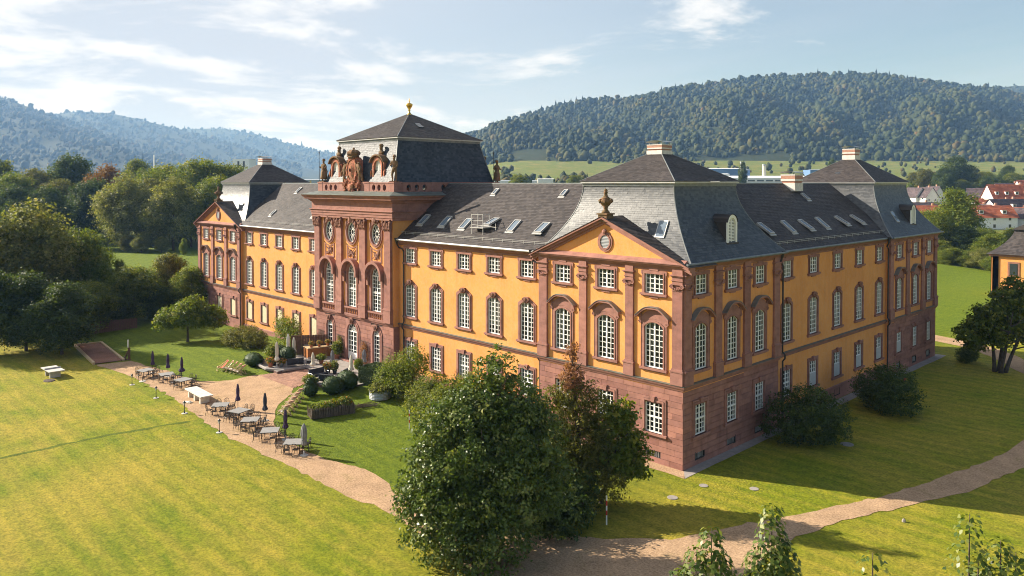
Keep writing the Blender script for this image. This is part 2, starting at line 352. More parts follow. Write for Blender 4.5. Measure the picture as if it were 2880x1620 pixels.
    def xf(s, M, start=0):
        s.v[start:] = [tuple(M @ Vector(p)) for p in s.v[start:]]; return s
    def mesh(s, name, mat, smooth=False):
        me = bpy.data.meshes.new(name); me.from_pydata(s.v, [], s.f); me.materials.append(MATS[mat])
        at = me.attributes.new('tint', 'FLOAT', 'FACE'); at.data.foreach_set('value', s.t)
        if smooth: me.polygons.foreach_set('use_smooth', [True] * len(me.polygons))
        me.update(); return me
    def build(s, name, mat, parent=None, smooth=False, kind=None):
        return put(name, s.mesh(name, mat, smooth), parent, kind=kind)
def put(name, me, parent=None, loc=(0, 0, 0), rz=0.0, kind=None, scale=None):
    o = bpy.data.objects.new(name, me); col.objects.link(o)
    o.location = loc; o.rotation_euler = (0, 0, rz); o.parent = parent
    if scale: o.scale = scale
    if kind: o['kind'] = kind
    return o
def tag(o, label=None, cat=None, group=None, kind=None):
    for k, v in (('label', label), ('category', cat), ('group', group), ('kind', kind)):
        if v: o[k] = v
    return o
def thing(name, label, cat, loc=(0, 0, 0), rz=0.0, group=None):
    o = bpy.data.objects.new(name, None); col.objects.link(o); o.location = loc; o.rotation_euler = (0, 0, rz); o.empty_display_size = 0.3
    return tag(o, label, cat, group)
def copy_tree(o, parent=None):
    c = o.copy(); col.objects.link(c); c.parent = parent
    for ch in list(o.children): copy_tree(ch, c)
    return c
def again(proto, loc, rz, label, scale=None):
    o = copy_tree(proto); o.location = loc; o.rotation_euler = (0, 0, rz); o['label'] = label
    if scale: o.scale = scale
    return o
def ss(a, b, x):
    t = min(1, max(0, (x - a) / (b - a))); return t * t * (3 - 2 * t)
def H(x, y):
    return ss(-20, -34, x) * ss(-20, -5, y) * (0.85 - 0.35 * ss(-56, -70, x))
# ------------------------------------------------------------------ the ground
def grid_mesh(name, X, Y, Zf, mat):
    nx, ny = len(X), len(Y)
    v = [(x, y, Zf(x, y)) for y in Y for x in X]
    f = [(j * nx + i, j * nx + i + 1, (j + 1) * nx + i + 1, (j + 1) * nx + i) for j in range(ny - 1) for i in range(nx - 1)]
    me = bpy.data.meshes.new(name); me.from_pydata(v, [], f); me.materials.append(MATS[mat])
    me.polygons.foreach_set('use_smooth', [True] * len(f)); return me
far = [200, 320, 600, 1200, 2500, 6000, 9800]
gx = [-x - 90 for x in reversed(far)] + [-200, -150, -120, -104] + list(np.arange(-96, 24, 1.0)) + [26, 32, 40, 60, 100, 150] + [x + 50 for x in far]
gy = [-x - 30 for x in reversed(far)] + [-150, -100, -70, -50, -40, -30] + list(np.arange(-26, 1.0, 1.0)) + [2, 5, 10, 20, 40, 70, 110, 160] + [x + 50 for x in far]
tag(put('ground', grid_mesh('ground', gx, gy, H, 'lawn')), kind='structure')
def resample(P, step):
    P = np.array(P, float); n = len(P); out = []
    for i in range(n - 1):
        p0, p1, p2, p3 = P[max(i - 1, 0)], P[i], P[i + 1], P[min(i + 2, n - 1)]
        for t in np.linspace(0, 1, step, endpoint=False):
            out.append(0.5 * (2 * p1 + (p2 - p0) * t + (2 * p0 - 5 * p1 + 4 * p2 - p3) * t * t + (3 * p1 - p0 - 3 * p2 + p3) * t ** 3))
    out.append(P[-1]); return np.array(out)
def strip(name, A, B, mat, dz, step=6, across=8, wob=0.12, seed=1):
    rg = np.random.default_rng(seed)
    A, B = resample(A, step), resample(B, step)
    A = A + rg.normal(0, wob, A.shape); B = B + rg.normal(0, wob, B.shape)
    v = []; f = []; m = across + 1
    for a, b in zip(A, B):
        for k in range(m):
            p = a + (b - a) * k / across; v.append((p[0], p[1], H(p[0], p[1]) + dz))
    for i in range(len(A) - 1):
        for k in range(across): q = i * m + k; f.append((q, q + 1, q + m + 1, q + m))
    me = bpy.data.meshes.new(name); me.from_pydata(v, [], f); me.materials.append(MATS[mat])
    o = put(name, me); return tag(o, kind='structure')
strip('gravel_path', [(-64.2, -20.0), (-56.2, -19.0), (-50, -18.8), (-46, -18.8), (-44.4, -18.8), (-40, -19.2), (-36, -19.6), (-32.4, -19.8), (-28.5, -19.9), (-23, -19.7), (-18.5, -19.5), (-13.7, -19.5), (-8.7, -19.0), (-3, -19.6), (2.6, -21.2)],
      [(-63.1, -16.6), (-54.7, -15.7), (-49.4, -15.2), (-45.8, -13.4), (-44.7, -10.0), (-40.5, -9.3), (-36.6, -10.5), (-33.5, -13.8), (-28.5, -16.2), (-22.9, -17.1), (-18.5, -16.7), (-15.5, -15.9), (-10.9, -16.7), (-6, -16.2), (-.4, -14.7)], 'gravel', 0.018, across=16)
strip('gravel_path', [(2.4, -21), (6, -18.5), (9, -15.5), (10.3, -12), (10.5, -10.15), (10.1, -6), (10.9, -1.45), (12.2, 2.6), (13.3, 5.3), (15.1, 10.5), (16.1, 15.4), (16.8, 19), (17.1, 26), (17.2, 35), (14.5, 46), (9, 56.5), (3.5, 63), (-4, 66.5), (-20, 70)],
      [(-.7, -14.9), (.8, -13.4), (2.4, -12.4), (4.8, -10), (5.8, -8.8), (7.2, -4.9), (9, -1.2), (10.6, 3.3), (11.6, 5.6), (12.8, 10.5), (13.7, 14.5), (14.6, 19.2), (15.1, 25.2), (15.2, 34), (12.5, 45), (7, 54), (2, 60), (-5, 63), (-20, 67)], 'gravel', 0.022, across=6, wob=0.09, seed=2)
# the lusher half of the lawn between the path and the house, and an old drain line in the big lawn
strip('lush_strip', [(-36.2, -52), (-36.3, -40), (-36.6, -31), (-36.5, -26), (-35.7, -20.5)], [(-36.75, -52), (-36.85, -40), (-37.1, -31), (-37.0, -26), (-36.1, -20.5)], 'lush_lawn', 0.008, across=2, wob=0.12, seed=5)
strip('house_skirting', [(-14.6, -0.9), (-8, -1.0), (-2, -1.05), (0.9, -1.1)], [(-14.6, 0.1), (-8, 0.1), (-2, 0.1), (0.1, 0.1)], 'gravel', 0.016, across=3, wob=0.05, seed=6)
strip('house_skirting', [(0.9, -1.1), (0.85, 6), (0.85, 20), (0.9, 38), (0.95, 54)], [(0.02, 0.1), (-0.1, 6), (-0.1, 20), (-0.1, 38), (-0.1, 54)], 'paving', 0.020, across=3, wob=0.03, seed=7)
strip('asphalt_road', [(-150, 6), (-120, 9), (-96, 11)], [(-150, 8.6), (-120, 11.6), (-96, 13.6)], 'asphalt', 0.03, across=2, wob=0.02, seed=8)

# ------------------------------------------------------------------ valley, hills and woods
def wedge(px, D):
    c = CAM[:2] + FW * D + RT * ((px - 1288) / 1943.0 * D)
    return c[0], c[1]
def zsky(px, tab, D):
    return 20.4 + (461.6 - np.interp(px, [a for a, b in tab], [b for a, b in tab])) / 1943.0 * D
TAB_R = [(-2000, 470), (700, 470), (900, 440), (1000, 412), (1100, 374), (1190, 341), (1260, 310), (1340, 288), (1420, 265), (1480, 254), (1560, 252), (1640, 240), (1740, 219), (1850, 203), (1960, 193), (2080, 190), (2200, 192), (2320, 204), (2420, 216), (2500, 226), (2600, 246), (3000, 300), (4500, 380)]
TAB_R2 = [(1800, 470), (2100, 330), (2300, 260), (2440, 232), (2520, 219), (2576, 215), (2800, 222), (3300, 280), (4500, 350)]
TAB_L1 = [(-3000, 300), (-900, 205), (-500, 190), (-200, 205), (0, 243), (60, 264), (130, 291), (250, 332), (400, 384), (520, 415), (700, 455), (900, 470)]
TAB_L2 = [(-1200, 380), (-200, 330), (60, 297), (140, 287), (200, 281), (280, 285), (380, 308), (460, 327), (600, 368), (760, 420), (950, 465)]
TAB_L3 = [(0, 380), (300, 338), (400, 328), (460, 325), (560, 323), (640, 337), (720, 360), (830, 386), (900, 402), (1050, 440), (1200, 462)]
def base_z(px, D):
    r = np.interp(D, [215, 300, 400, 600, 800, 1000, 1200, 1500], [-0.4, 3, 8, 17, 26, 38, 56, 70])
    l = np.interp(D, [215, 400, 700, 1200, 2000, 3000], [-0.4, 3, 6, 12, 25, 40])
    k = ss(950, 1300, px); return l + (r - l) * k
def wav(px, D):
    return math.sin(px * 0.011 + D * 0.004) * 0.5 + math.sin(px * 0.023 - D * 0.0065 + 1.3) * 0.3 + math.sin(px * 0.047 + D * 0.011) * 0.2
def ridge_z(px, D, tab, D0, D1):
    z0 = base_z(px, D0) - 3; zr = max(zsky(px, tab, D1), z0 - 20)
    if D <= D1:
        s = (D - D0) / (D1 - D0); return z0 + (zr - z0) * s + wav(px, D) * 34 * math.sin(math.pi * min(1, max(0, s))) ** 1.0 * min(1, max(0, (zr - z0) / 150))
    return zr - (D - D1) * 0.25
def wedge_mesh(name, pxs, Ds, zf, mat):
    v = []; f = []; n = len(pxs)
    for D in Ds:
        for px in pxs: x, y = wedge(px, D); v.append((x, y, zf(px, D)))
    for j in range(len(Ds) - 1):
        for i in range(n - 1): q = j * n + i; f.append((q, q + 1, q + n + 1, q + n))
    me = bpy.data.meshes.new(name); me.from_pydata(v, [], f); me.materials.append(MATS[mat])
    me.polygons.foreach_set('use_smooth', [True] * len(f))
    return tag(put(name, me), kind='structure')
wedge_mesh('meadow', np.linspace(-1800, 4400, 90), list(np.linspace(215, 1000, 16)) + [1100, 1200, 1300, 1500], base_z, 'meadow')
wedge_mesh('hill', np.linspace(600, 4400, 110), list(np.linspace(1180, 2200, 24)) + [2300, 2600], lambda p, D: ridge_z(p, D, TAB_R, 1180, 2200), 'forest_floor')
wedge_mesh('hill', np.linspace(1800, 4400, 50), list(np.linspace(2300, 3200, 8)) + [3400], lambda p, D: ridge_z(p, D, TAB_R2, 2300, 3200), 'forest_floor')
wedge_mesh('hill', np.linspace(-2600, 900, 80), list(np.linspace(2100, 3900, 16)) + [4100, 4300], lambda p, D: ridge_z(p, D, TAB_L1, 2100, 3900), 'forest_floor')
wedge_mesh('hill', np.linspace(-1200, 950, 60), list(np.linspace(3400, 5200, 12)) + [5400], lambda p, D: ridge_z(p, D, TAB_L2, 3400, 5200), 'forest_floor')
wedge_mesh('hill', np.linspace(0, 1200, 50), list(np.linspace(4700, 6400, 10)) + [6600], lambda p, D: ridge_z(p, D, TAB_L3, 4700, 6400), 'forest_floor')

def ico(sub):
    import bmesh
    bm = bmesh.new(); bmesh.ops.create_icosphere(bm, subdivisions=sub, radius=1.0)
    v = np.array([p.co[:] for p in bm.verts]); bm.verts.ensure_lookup_table()
    f = np.array([[q.index for q in p.verts] for p in bm.faces]); bm.free(); return v, f
def lumps(kind, rg, sub=1):
    v, f = ico(sub)
    if kind == 'cone':
        n = 9; vv = []; ff = []
        for i, (r, z) in enumerate(((1.0, -0.9), (0.62, -0.2), (0.72, -0.25), (0.36, 0.45), (0.42, 0.4), (0.0, 1.3))):
            for k in range(n): a = 2 * math.pi * k / n; q = r * rg.uniform(0.75, 1.2); vv.append((q * math.cos(a), q * math.sin(a), z + rg.uniform(-.08, .08)))
        for i in range(5):
            for k in range(n):
                a, b = i * n + k, i * n + (k + 1) % n; ff += [(a, b, b + n), (a, b + n, a + n)]
        return np.array(vv) * (0.55, 0.55, 1.0), np.array(ff)
    d = np.ones(len(v))
    for q in range(7):
        c = rg.normal(size=3); c /= np.linalg.norm(c); d += 0.24 * np.exp(-((1 - v @ c) / 0.16)) - 0.05
    d += rg.uniform(-0.17, 0.17, len(v))
    return v * d[:, None] * (1.0, 1.0, 1.05), f
def forest(name, pts, sizes, tints, cone_p, seed, label):
    rg = np.random.default_rng(seed)
    var = [lumps('ball', rg, 2 if seed == 11 else 1) for i in range(7)] + [lumps('cone', rg) for i in range(3)]
    V, F, T = [], [], []; n = 0
    for p, s, t in zip(pts, sizes, tints):
        c = rg.random() < (cone_p if np.isscalar(cone_p) else 0)
        v, f = var[7 + rg.integers(3)] if c else var[rg.integers(7)]
        a = rg.uniform(0, 6.28); ca, sa = math.cos(a), math.sin(a)
        w = np.stack([v[:, 0] * ca - v[:, 1] * sa, v[:, 0] * sa + v[:, 1] * ca, v[:, 2]], 1)
        sc = np.array([s, s, s * (1.15 if c else rg.uniform(0.95, 1.25))]) * rg.uniform(0.8, 1.15)
        V.append(w * sc + p + np.array([0, 0, s * (1.2 if c else 0.8)])); F.append(f + n); n += len(v)
        T.append(np.clip((t * 0.25 if c else t) + rg.normal(0, 0.07, len(v)), 0, 1))
    V, F, T = np.concatenate(V), np.concatenate(F), np.concatenate(T)
    me = bpy.data.meshes.new(name)
    me.vertices.add(len(V)); me.vertices.foreach_set('co', V.ravel())
    me.loops.add(len(F) * 3); me.loops.foreach_set('vertex_index', F.ravel())
    me.polygons.add(len(F)); me.polygons.foreach_set('loop_start', np.arange(0, len(F) * 3, 3))
    me.materials.append(MATS['leaf_far'])
    me.attributes.new('tint', 'FLOAT', 'POINT').data.foreach_set('value', T.astype(np.float32))
    me.update(calc_edges=True); me.validate()
    return tag(put(name, me), label, 'forest', kind='stuff')
def hill_forest(name, tab, D0, D1, px0, px1, n, size, cone_p, seed, label, hole=None, wide=0.0):
    rg = np.random.default_rng(seed); P, S_, T = [], [], []
    while len(P) < n:
        px = rg.uniform(px0, px1); D = math.sqrt(rg.uniform(D0 * D0, (D1 + 25) ** 2))
        if hole and hole(px, D): continue
        z = ridge_z(px, D, tab, D0, D1)
        if z < base_z(px, D0) - 6: continue
        x, y = wedge(px, D); P.append((x, y, z - 1)); S_.append(size * rg.choice([0.6, 0.8, 1.0, 1.3, 1.7], p=[0.3, 0.3, 0.2, 0.13, 0.07]))
        T.append(0.42 + 0.30 * wav(px * 2.2, D * 2.5) + rg.normal(0, 0.13))
    return forest(name, np.array(P), S_, T, cone_p, seed, label)
hill_forest('forest', TAB_R, 1180, 2200, 1020, 2760, 16000, 5.3, 0.06, 11, 'mixed forest covering the large hill behind the palace on the right',
            hole=lambda px, D: D < 1330 and (1285 < px < 1378 or 1750 < px < 1990 and D < 1230))
hill_forest('forest', TAB_R2, 2300, 3200, 2380, 2720, 420, 7.5, 0.05, 12, 'distant wood on the small summit at the right edge')
hill_forest('forest', TAB_L1, 2100, 3900, -140, 640, 3000, 8.5, 0.05, 13, 'hazy forest on the nearest blue hill at the left edge')
hill_forest('forest', TAB_L2, 3400, 5200, 60, 760, 2200, 10, 0.05, 14, 'hazy forest on the middle blue ridge at left')
hill_forest('forest', TAB_L3, 4700, 6400, 260, 960, 1500, 12, 0.05, 15, 'hazy forest on the farthest ridge left of the tower')
# hedgerows and small groves dotted over the valley meadows: one far mass
rg = np.random.default_rng(77); P = []; S_ = []; T = []
for px0, px1, D0, D1, n, s in ((1250, 1480, 560, 760, 60, 4.5), (1700, 2050, 900, 1150, 40, 4.5), (2050, 2600, 700, 1150, 70, 4.0), (2250, 2640, 1150, 1260, 120, 6.0),
                               (1980, 2120, 620, 760, 26, 4.5), (900, 1300, 600, 1000, 60, 6), (-200, 560, 700, 1200, 200, 8), (1480, 1700, 1120, 1230, 50, 6.0)):
    for i in range(n):
        px, D = rg.uniform(px0, px1), rg.uniform(D0, D1); x, y = wedge(px, D)
        P.append((x, y, base_z(px, D) - 0.5)); S_.append(s * rg.uniform(0.5, 1.2)); T.append(rg.uniform(0.2, 0.95))
forest('hedgerow_trees', np.array(P), S_, T, 0.05, 78, 'hedgerows and scattered groves dotted over the valley meadows')

# air: one closed box of thin haze round everything
hz = MB().box(-9500, 7500, -6500, 8500, -1.6, 500)
m = bpy.data.materials.new('haze_air'); m.use_nodes = True; MATS['haze_air'] = m
m.node_tree.nodes.clear(); o_ = m.node_tree.nodes.new('ShaderNodeOutputMaterial'); pv = m.node_tree.nodes.new('ShaderNodeVolumePrincipled')
pv.inputs['Color'].default_value = (0.29, 0.54, 1.0, 1); pv.inputs['Absorption Color'].default_value = (1, 1, 1, 1); pv.inputs['Density'].default_value = 0.000125; pv.inputs['Anisotropy'].default_value = 0.1
m.node_tree.links.new(pv.outputs[0], o_.inputs['Volume'])
tag(hz.build('haze', 'haze_air'), 'thin blue haze lying over the whole valley', 'haze', kind='stuff')
# ------------------------------------------------------------------ the palace
palace = thing('palace', 'long ochre baroque palace with red sandstone trim and slate mansard roofs', 'palace')
rnd = random.Random(5)
FRONT, RIGHT = 0.0, R(90)
def W2(side, u, w, z):
    """facade coordinates: u along the front, w outward"""
    return (u, -w, z) if side == FRONT else (w, u, z)
def outl(w, h, rise, n=10, x0=0.0, z0=0.0):
    pts = [(x0 - w / 2, z0), (x0 + w / 2, z0)]
    for i in range(n + 1):
        x = w / 2 - w * i / n
        if rise > 0.001:
            rad = (w * w / 4 + rise * rise) / (2 * rise); z = h - rad + math.sqrt(max(0, rad * rad - x * x))
        else: z = h
        pts.append((x0 + x, z0 + z))
    return pts
def arch_z(x, w, h, rise):
    if rise <= 0.001: return h
    rad = (w * w / 4 + rise * rise) / (2 * rise); return h - rad + math.sqrt(max(0, rad * rad - x * x))
def ell(a, b, n=24, z0=0.0): return [(a * math.cos(2 * math.pi * k / n - 1.9), z0 + b * math.sin(2 * math.pi * k / n - 1.9)) for k in range(n)]
SP = {  # sash width, height, arch rise, surround, columns, rows
    'ground': (1.56, 2.3, 0.0, 0.29, 4, 6), 'big': (1.66, 3.35, 0.36, 0.25, 4, 8), 'hood': (1.66, 3.35, 0.36, 0.26, 4, 8),
    'mezz': (1.62, 1.42, 0.0, 0.25, 4, 4), 'hall': (1.80, 4.62, 0.90, 0.42, 4, 9), 'door': (1.36, 3.9, 0.68, 0.36, 3, 7), 'portal': (2.05, 4.0, 0.95, 0.42, 4, 6)}
def scroll(mb, c, r, y, s=1):
    pts = []
    for i in range(14):
        a = i / 13 * 3.4 * math.pi; q = r * (1 - 0.065 * i)
        pts.append((c[0] + s * q * math.cos(a), y, c[1] + q * math.sin(a)))
    mb.tube(pts, r * 0.28, 5)
def make_window(kind):
    w, h, rise, sur, nc, nr = SP[kind]
    mb = MB()
    inn, o1, o2 = outl(w, h, rise), outl(w + sur, h + sur / 2, rise * 1.05, z0=-0.0), outl(w + sur * 2, h + sur, rise * 1.1)
    mb.ring(o2, o1, -0.07, 0.02, -0.11); dy = -0.08 if kind in ('hall', 'door', 'portal') else -0.12; mb.ring(o1, inn, -0.11, -0.07, 0.25 + dy)
    # sill with a dropped apron
    mb.box(-w / 2 - sur - 0.12, w / 2 + sur + 0.12, -0.20, 0.02, -0.16, 0.0)
    mb.box(-w / 2 - sur - 0.05, w / 2 + sur + 0.05, -0.12, 0.02, -0.24, -0.16)
    if kind in ('mezz',):
        mb.box(-w / 4, w / 4, -0.10, 0.02, -0.34, -0.24); mb.box(-w / 4, w / 4, -0.10, 0.02, h + sur, h + sur + 0.10)
        for s in (-1, 1): mb.box(s * (w / 2 + sur) - 0.07, s * (w / 2 + sur) + 0.07, -0.085, 0.02, h + sur - 0.3, h + sur - 0.02)
    if kind in ('ground',):
        mb.prism([(-0.12, h - 0.02), (0.12, h - 0.02), (0.19, h + sur + 0.10), (-0.19, h + sur + 0.10)], -0.19, 0.02)
    meshes = {'surround': mb}
    if kind in ('big', 'door', 'portal'):
        k = MB()
        k.prism([(-0.13, h - 0.10), (0.13, h - 0.10), (0.24, h + sur + 0.16), (-0.24, h + sur + 0.16)], -0.24, 0.0)
        for s in (-1, 1): scroll(k, (s * 0.26, h + sur * 0.75), 0.15, -0.22, s); scroll(k, (s * 0.15, h + 0.06), 0.11, -0.25, -s)
        k.blob((0, -0.26, h + sur * 0.7), (0.15, 0.10, 0.20), 7, 5, 3, 0.25)
        meshes['keystone'] = k
    if kind == 'hood':
        mb.ring(outl(w + sur * 2 + 0.1, h + sur + 0.62, 0.62), outl(w + sur * 2, h + sur, rise * 1.1), -0.09, 0.02, -0.09)
        for s in (-1, 1):
            scroll(mb, (s * (w / 2 + sur + 0.10), h - 0.05), 0.15, -0.10, s); mb.box(s * (w / 2 + sur + 0.08) - 0.10, s * (w / 2 + sur + 0.08) + 0.10, -0.12, 0.02, h + 0.02, h + sur + 0.3)
        k = MB(); wd = w + sur * 2 + 0.75; top = h + sur + 0.86
        n = 14; lo, hi = [], []
        for i in range(n + 1):
            x = -wd / 2 + wd * i / n; e = 1 - abs(2 * x / wd)
            z = top - 0.72 + 0.72 * math.sin(math.pi / 2 * min(1, e * 1.25)) ** 1.1
            lo.append((x, z - 0.14)); hi.append((x, z))
        for i in range(n):
            k.prism([lo[i], lo[i + 1], hi[i + 1], hi[i]], -0.40, 0.0)
            a, b = hi[i], hi[i + 1]
        meshes['hood_cornice'] = k
        c = MB()
        for i in range(n): c.prism([(hi[i][0], hi[i][1] + 0.003), (hi[i + 1][0], hi[i + 1][1] + 0.003), (hi[i + 1][0], hi[i + 1][1] + 0.04), (hi[i][0], hi[i][1] + 0.04)], -0.44, 0.0)
        meshes['hood_cover'] = c
    if kind == 'hall':
        k = MB(); N = 16; r0, r1 = w / 2 + 0.42, w / 2 + 0.72; zc = h - rise
        for i in range(N):
            a, b = math.pi * i / N - 0.22 * (i == 0), math.pi * (i + 1) / N + 0.22 * (i == N - 1)
            P = [(r * math.cos(q), zc + r * math.sin(q)) for r, q in ((r0, a), (r1, a), (r1, b), (r0, b))]
            k.prism(P, -0.62, 0.0)
        meshes['arch_hood'] = k
        for s, nm in ((-1, 'bracket_l'), (1, 'bracket_r')):
            k = MB(); scroll(k, (s * (w / 2 + 0.42), zc - 0.32), 0.17, -0.25, s); scroll(k, (s * (w / 2 + 0.38), zc - 0.85), 0.13, -0.2, -s)
            k.box(s * (w / 2 + 0.44) - 0.16, s * (w / 2 + 0.44) + 0.16, -0.32, 0.0, zc - 1.0, zc); meshes[nm] = k
    # white sash: outer frame, meeting stile, transom and glazing bars
    s = MB(); fr = 0.105
    s.ring(outl(w, h, rise), outl(w - 2 * fr, h - fr, rise * 0.95, z0=fr * 0.9), 0.17, 0.17, 0.27)
    bars = [(0, 0.13)] + [(w * (k / nc - 0.5), 0.055) for k in range(1, nc) if k != nc / 2]
    if nc % 2: bars = [(w * (k / nc - 0.5), 0.04) for k in range(1, nc)]
    if kind in ('hall', 'door', 'portal'):
        zt = h - rise
        for x, t in bars: s.box(x - t / 2, x + t / 2, 0.19, 0.25, fr, zt)
        for k in range(1, nr): s.box(-w / 2 + fr, w / 2 - fr, 0.195, 0.245, zt * k / nr - 0.026, zt * k / nr + 0.026)
        s.box(-w / 2, w / 2, 0.16, 0.27, zt - 0.06, zt + 0.06)
        if kind == 'hall': s.box(-w / 2, w / 2, 0.16, 0.27, zt * 0.52 - 0.05, zt * 0.52 + 0.05)
        if kind == 'portal': s.box(-w / 2, w / 2, 0.16, 0.27, 0.0, 0.75)
        for k in range(1, 6):
            a = math.pi * k / 6; r = w / 2 - 0.05; sc = rise / (w / 2)
            s.bar((0.15 * math.cos(a), 0.22, zt + 0.15 * math.sin(a) * sc), (r * math.cos(a), 0.22, zt + r * math.sin(a) * sc), 0.035, 0.05)
        q = [((w * 0.27) * math.cos(math.pi * k / 10), (w * 0.27) * math.sin(math.pi * k / 10) * rise / (w / 2) + zt) for k in range(11)]
        s.tube([(x, 0.22, z) for x, z in q], 0.022, 5)
    else:
        for x, t in bars: s.box(x - t / 2, x + t / 2, 0.18, 0.26, fr, arch_z(x, w, h, rise) - fr * 0.5)
        hh = h - rise * 0.35
        for k in range(1, nr): s.box(-w / 2 + fr, w / 2 - fr, 0.195, 0.245, hh * k / nr - 0.027, hh * k / nr + 0.027)
        if kind == 'ground': s.box(-w / 2, w / 2, 0.16, 0.27, hh * 0.5 - 0.06, hh * 0.5 + 0.06)
    meshes['sash'] = s
    g = MB(); g.face([(x, 0.22, z) for x, z in outl(w, h, rise)]); meshes['glass'] = g
    c = MB(); n = 12
    for sg in (-1, 1):
        z0 = 0.0 if kind != 'big' else 0.7
        for i in range(n):
            xa, xb = sg * (w / 2 + 0.1 - w * 0.50 * i / n), sg * (w / 2 + 0.1 - w * 0.50 * (i + 1) / n)
            ya, yb = 0.42 + 0.05 * math.sin(i * 1.7), 0.42 + 0.05 * math.sin((i + 1) * 1.7)
            c.face([(xa, ya, z0), (xb, yb, z0), (xb, yb, h), (xa, ya, h)])
    meshes['curtain'] = c
    b = MB(); b.box(-w / 2 - 0.5, w / 2 + 0.5, 0.30, 1.25, -0.4, h + 0.3); b.f.pop(2 + 0); b.t.pop()
    b2 = MB(); b2.v = b.v; b2.f = [f for f in b.f]; b2.t = b.t
    meshes['dark_interior'] = b2
    bl = MB()
    for k in range(int(h / 0.16)): bl.box(-w / 2 + 0.03, w / 2 - 0.03, 0.13, 0.17 + 0.012 * (k % 2), k * 0.16, k * 0.16 + 0.15)
    meshes['blind'] = bl
    sc = MB(); sc.box(-w / 2 + 0.06, w / 2 - 0.06, 0.12, 0.15, 0.06, h * 0.5); meshes['screen'] = sc
    for k in ('sash', 'glass', 'curtain', 'dark_interior', 'blind', 'screen'): meshes[k].v = [(a, b_ + dy, c_) for a, b_, c_ in meshes[k].v]
    mat = dict(bracket_l='sandstone_dark', bracket_r='sandstone_dark', surround='sandstone', keystone='sandstone_dark', hood_cornice='sandstone', hood_cover='lead', arch_hood='sandstone', sash='white_paint', glass='glass', curtain='curtain_cloth', dark_interior='dark_interior', blind='blind', screen='screen')
    return {k: v.mesh(k, mat[k]) for k, v in meshes.items() if v.v}
WM = {k: make_window(k) for k in SP}
pane_me = MB().box(-0.5, 0.5, -0.006, 0.006, -0.5, 0.5).mesh('pane', 'glass')
def window(kind, side, u, w, z, blind=False, screen=False, panes=False, curtain=True, name='window'):
    M = WM[kind]
    o = put(name, M['surround'], palace, W2(side, u, w, z), side)
    for k in ('keystone', 'hood_cornice', 'hood_cover', 'arch_hood', 'bracket_l', 'bracket_r'):
        if k in M: put(k.replace('_l', '').replace('_r', '') if k[:3] == 'bra' else k, M[k], o)
    if blind: put('blind', M['blind'], o); return o
    put('sash', M['sash'], o); put('dark_interior', M['dark_interior'], o)
    if screen: put('screen', M['screen'], o)
    if curtain and rnd.random() < 0.85:
        cu = put('curtain', M['curtain'], o); cz = rnd.choice((1.0, 1.0, 0.62, 0.45)); cu.scale = (1, 1, cz); cu.location.z = SP[kind][1] * (1 - cz)
    if panes:
        sw, h, rise, sur, nc, nr = SP[kind]; hh = h - rise * 0.35
        for c in range(nc):
            for r in range(nr):
                x = sw * ((c + 0.5) / nc - 0.5); p = put('pane', pane_me, o, (x, 0.10, hh * (r + 0.5) / nr), scale=(sw / nc - 0.03, 1, hh / nr - 0.03))
                p.rotation_euler = (rnd.uniform(-0.02, 0.02), 0, rnd.uniform(-0.025, 0.025))
    else: put('glass', M['glass'], o)
    return o
def wall(name, side, u0, u1, w, z0, z1, mat, holes=()):
    us = sorted({u0, u1, *[h[0] for h in holes], *[h[1] for h in holes]}); zs = sorted({z0, z1, *[h[2] for h in holes], *[h[3] for h in holes]})
    mb = MB()
    for a, b in zip(us, us[1:]):
        for c, d in zip(zs, zs[1:]):
            m, n = (a + b) / 2, (c + d) / 2
            if any(h[0] < m < h[1] and h[2] < n < h[3] for h in holes): continue
            P = [W2(side, a, w, c), W2(side, b, w, c), W2(side, b, w, d), W2(side, a, w, d)]
            mb.face(P)
    return mb.build(name, mat, palace)
ZG, ZB, ZM = 2.2, 6.95, 12.42           # sill heights of the three storeys
def hole(kind, u, z):
    w, h, rise, sur = SP[kind][:4]; return (u - w / 2 - 0.04, u + w / 2 + 0.04, z, z + h)
blocks_left = [290]
def coursed_stone(side, u0, u1, w, z0, z1, holes, objs, seed, n=13):
    """ashlar courses standing 4 cm proud of a recessed bed"""
    rg = random.Random(seed); bed = wall('stone_bed', side, u0, u1, w - 0.045, z0, z1, 'joint', holes)
    hgt = (z1 - z0) / n; mb = MB()
    for r in range(n):
        za, zb = z0 + r * hgt + 0.012, z0 + (r + 1) * hgt - 0.012
        u = u0 - rg.uniform(0, 0.8)
        while u < u1:
            L = rg.uniform(1.3, 2.6); segs = [(max(u, u0) + 0.008, min(u + L, u1) - 0.008)]; u += L
            for h in holes:
                if h[2] - 0.02 < (za + zb) / 2 < h[3] + 0.02:
                    ns = []
                    for a, b in segs:
                        if b <= h[0] or a >= h[1]: ns.append((a, b)); continue
                        if a < h[0]: ns.append((a, h[0] - 0.005))
                        if b > h[1]: ns.append((h[1] + 0.005, b))
                    segs = ns
            for a, b in segs:
                if b - a < 0.12: continue
                d = rg.uniform(-0.006, 0.006); c = W2(side, (a + b) / 2, w - 0.03 + d, (za + zb) / 2)
                if objs and blocks_left[0] > 0:
                    blocks_left[0] -= 1
                    put('stone_block', cube_me, bed, c, side, scale=(b - a, 0.06, zb - za))
                else:
                    n0 = len(mb.v); mb.box(-0.5, 0.5, -0.5, 0.5, -0.5, 0.5, rg.random())
                    mb.xf(Matrix.Translation(c) @ Matrix.Rotation(side, 4, 'Z') @ Matrix.Diagonal((b - a, 0.06, zb - za, 1)), n0)
    if mb.v: mb.build('stone_coursing', 'sandstone_block', bed, kind='stuff')
cube_me = MB().box(-0.5, 0.5, -0.5, 0.5, -0.5, 0.5).mesh('stone_block', 'sandstone_block')
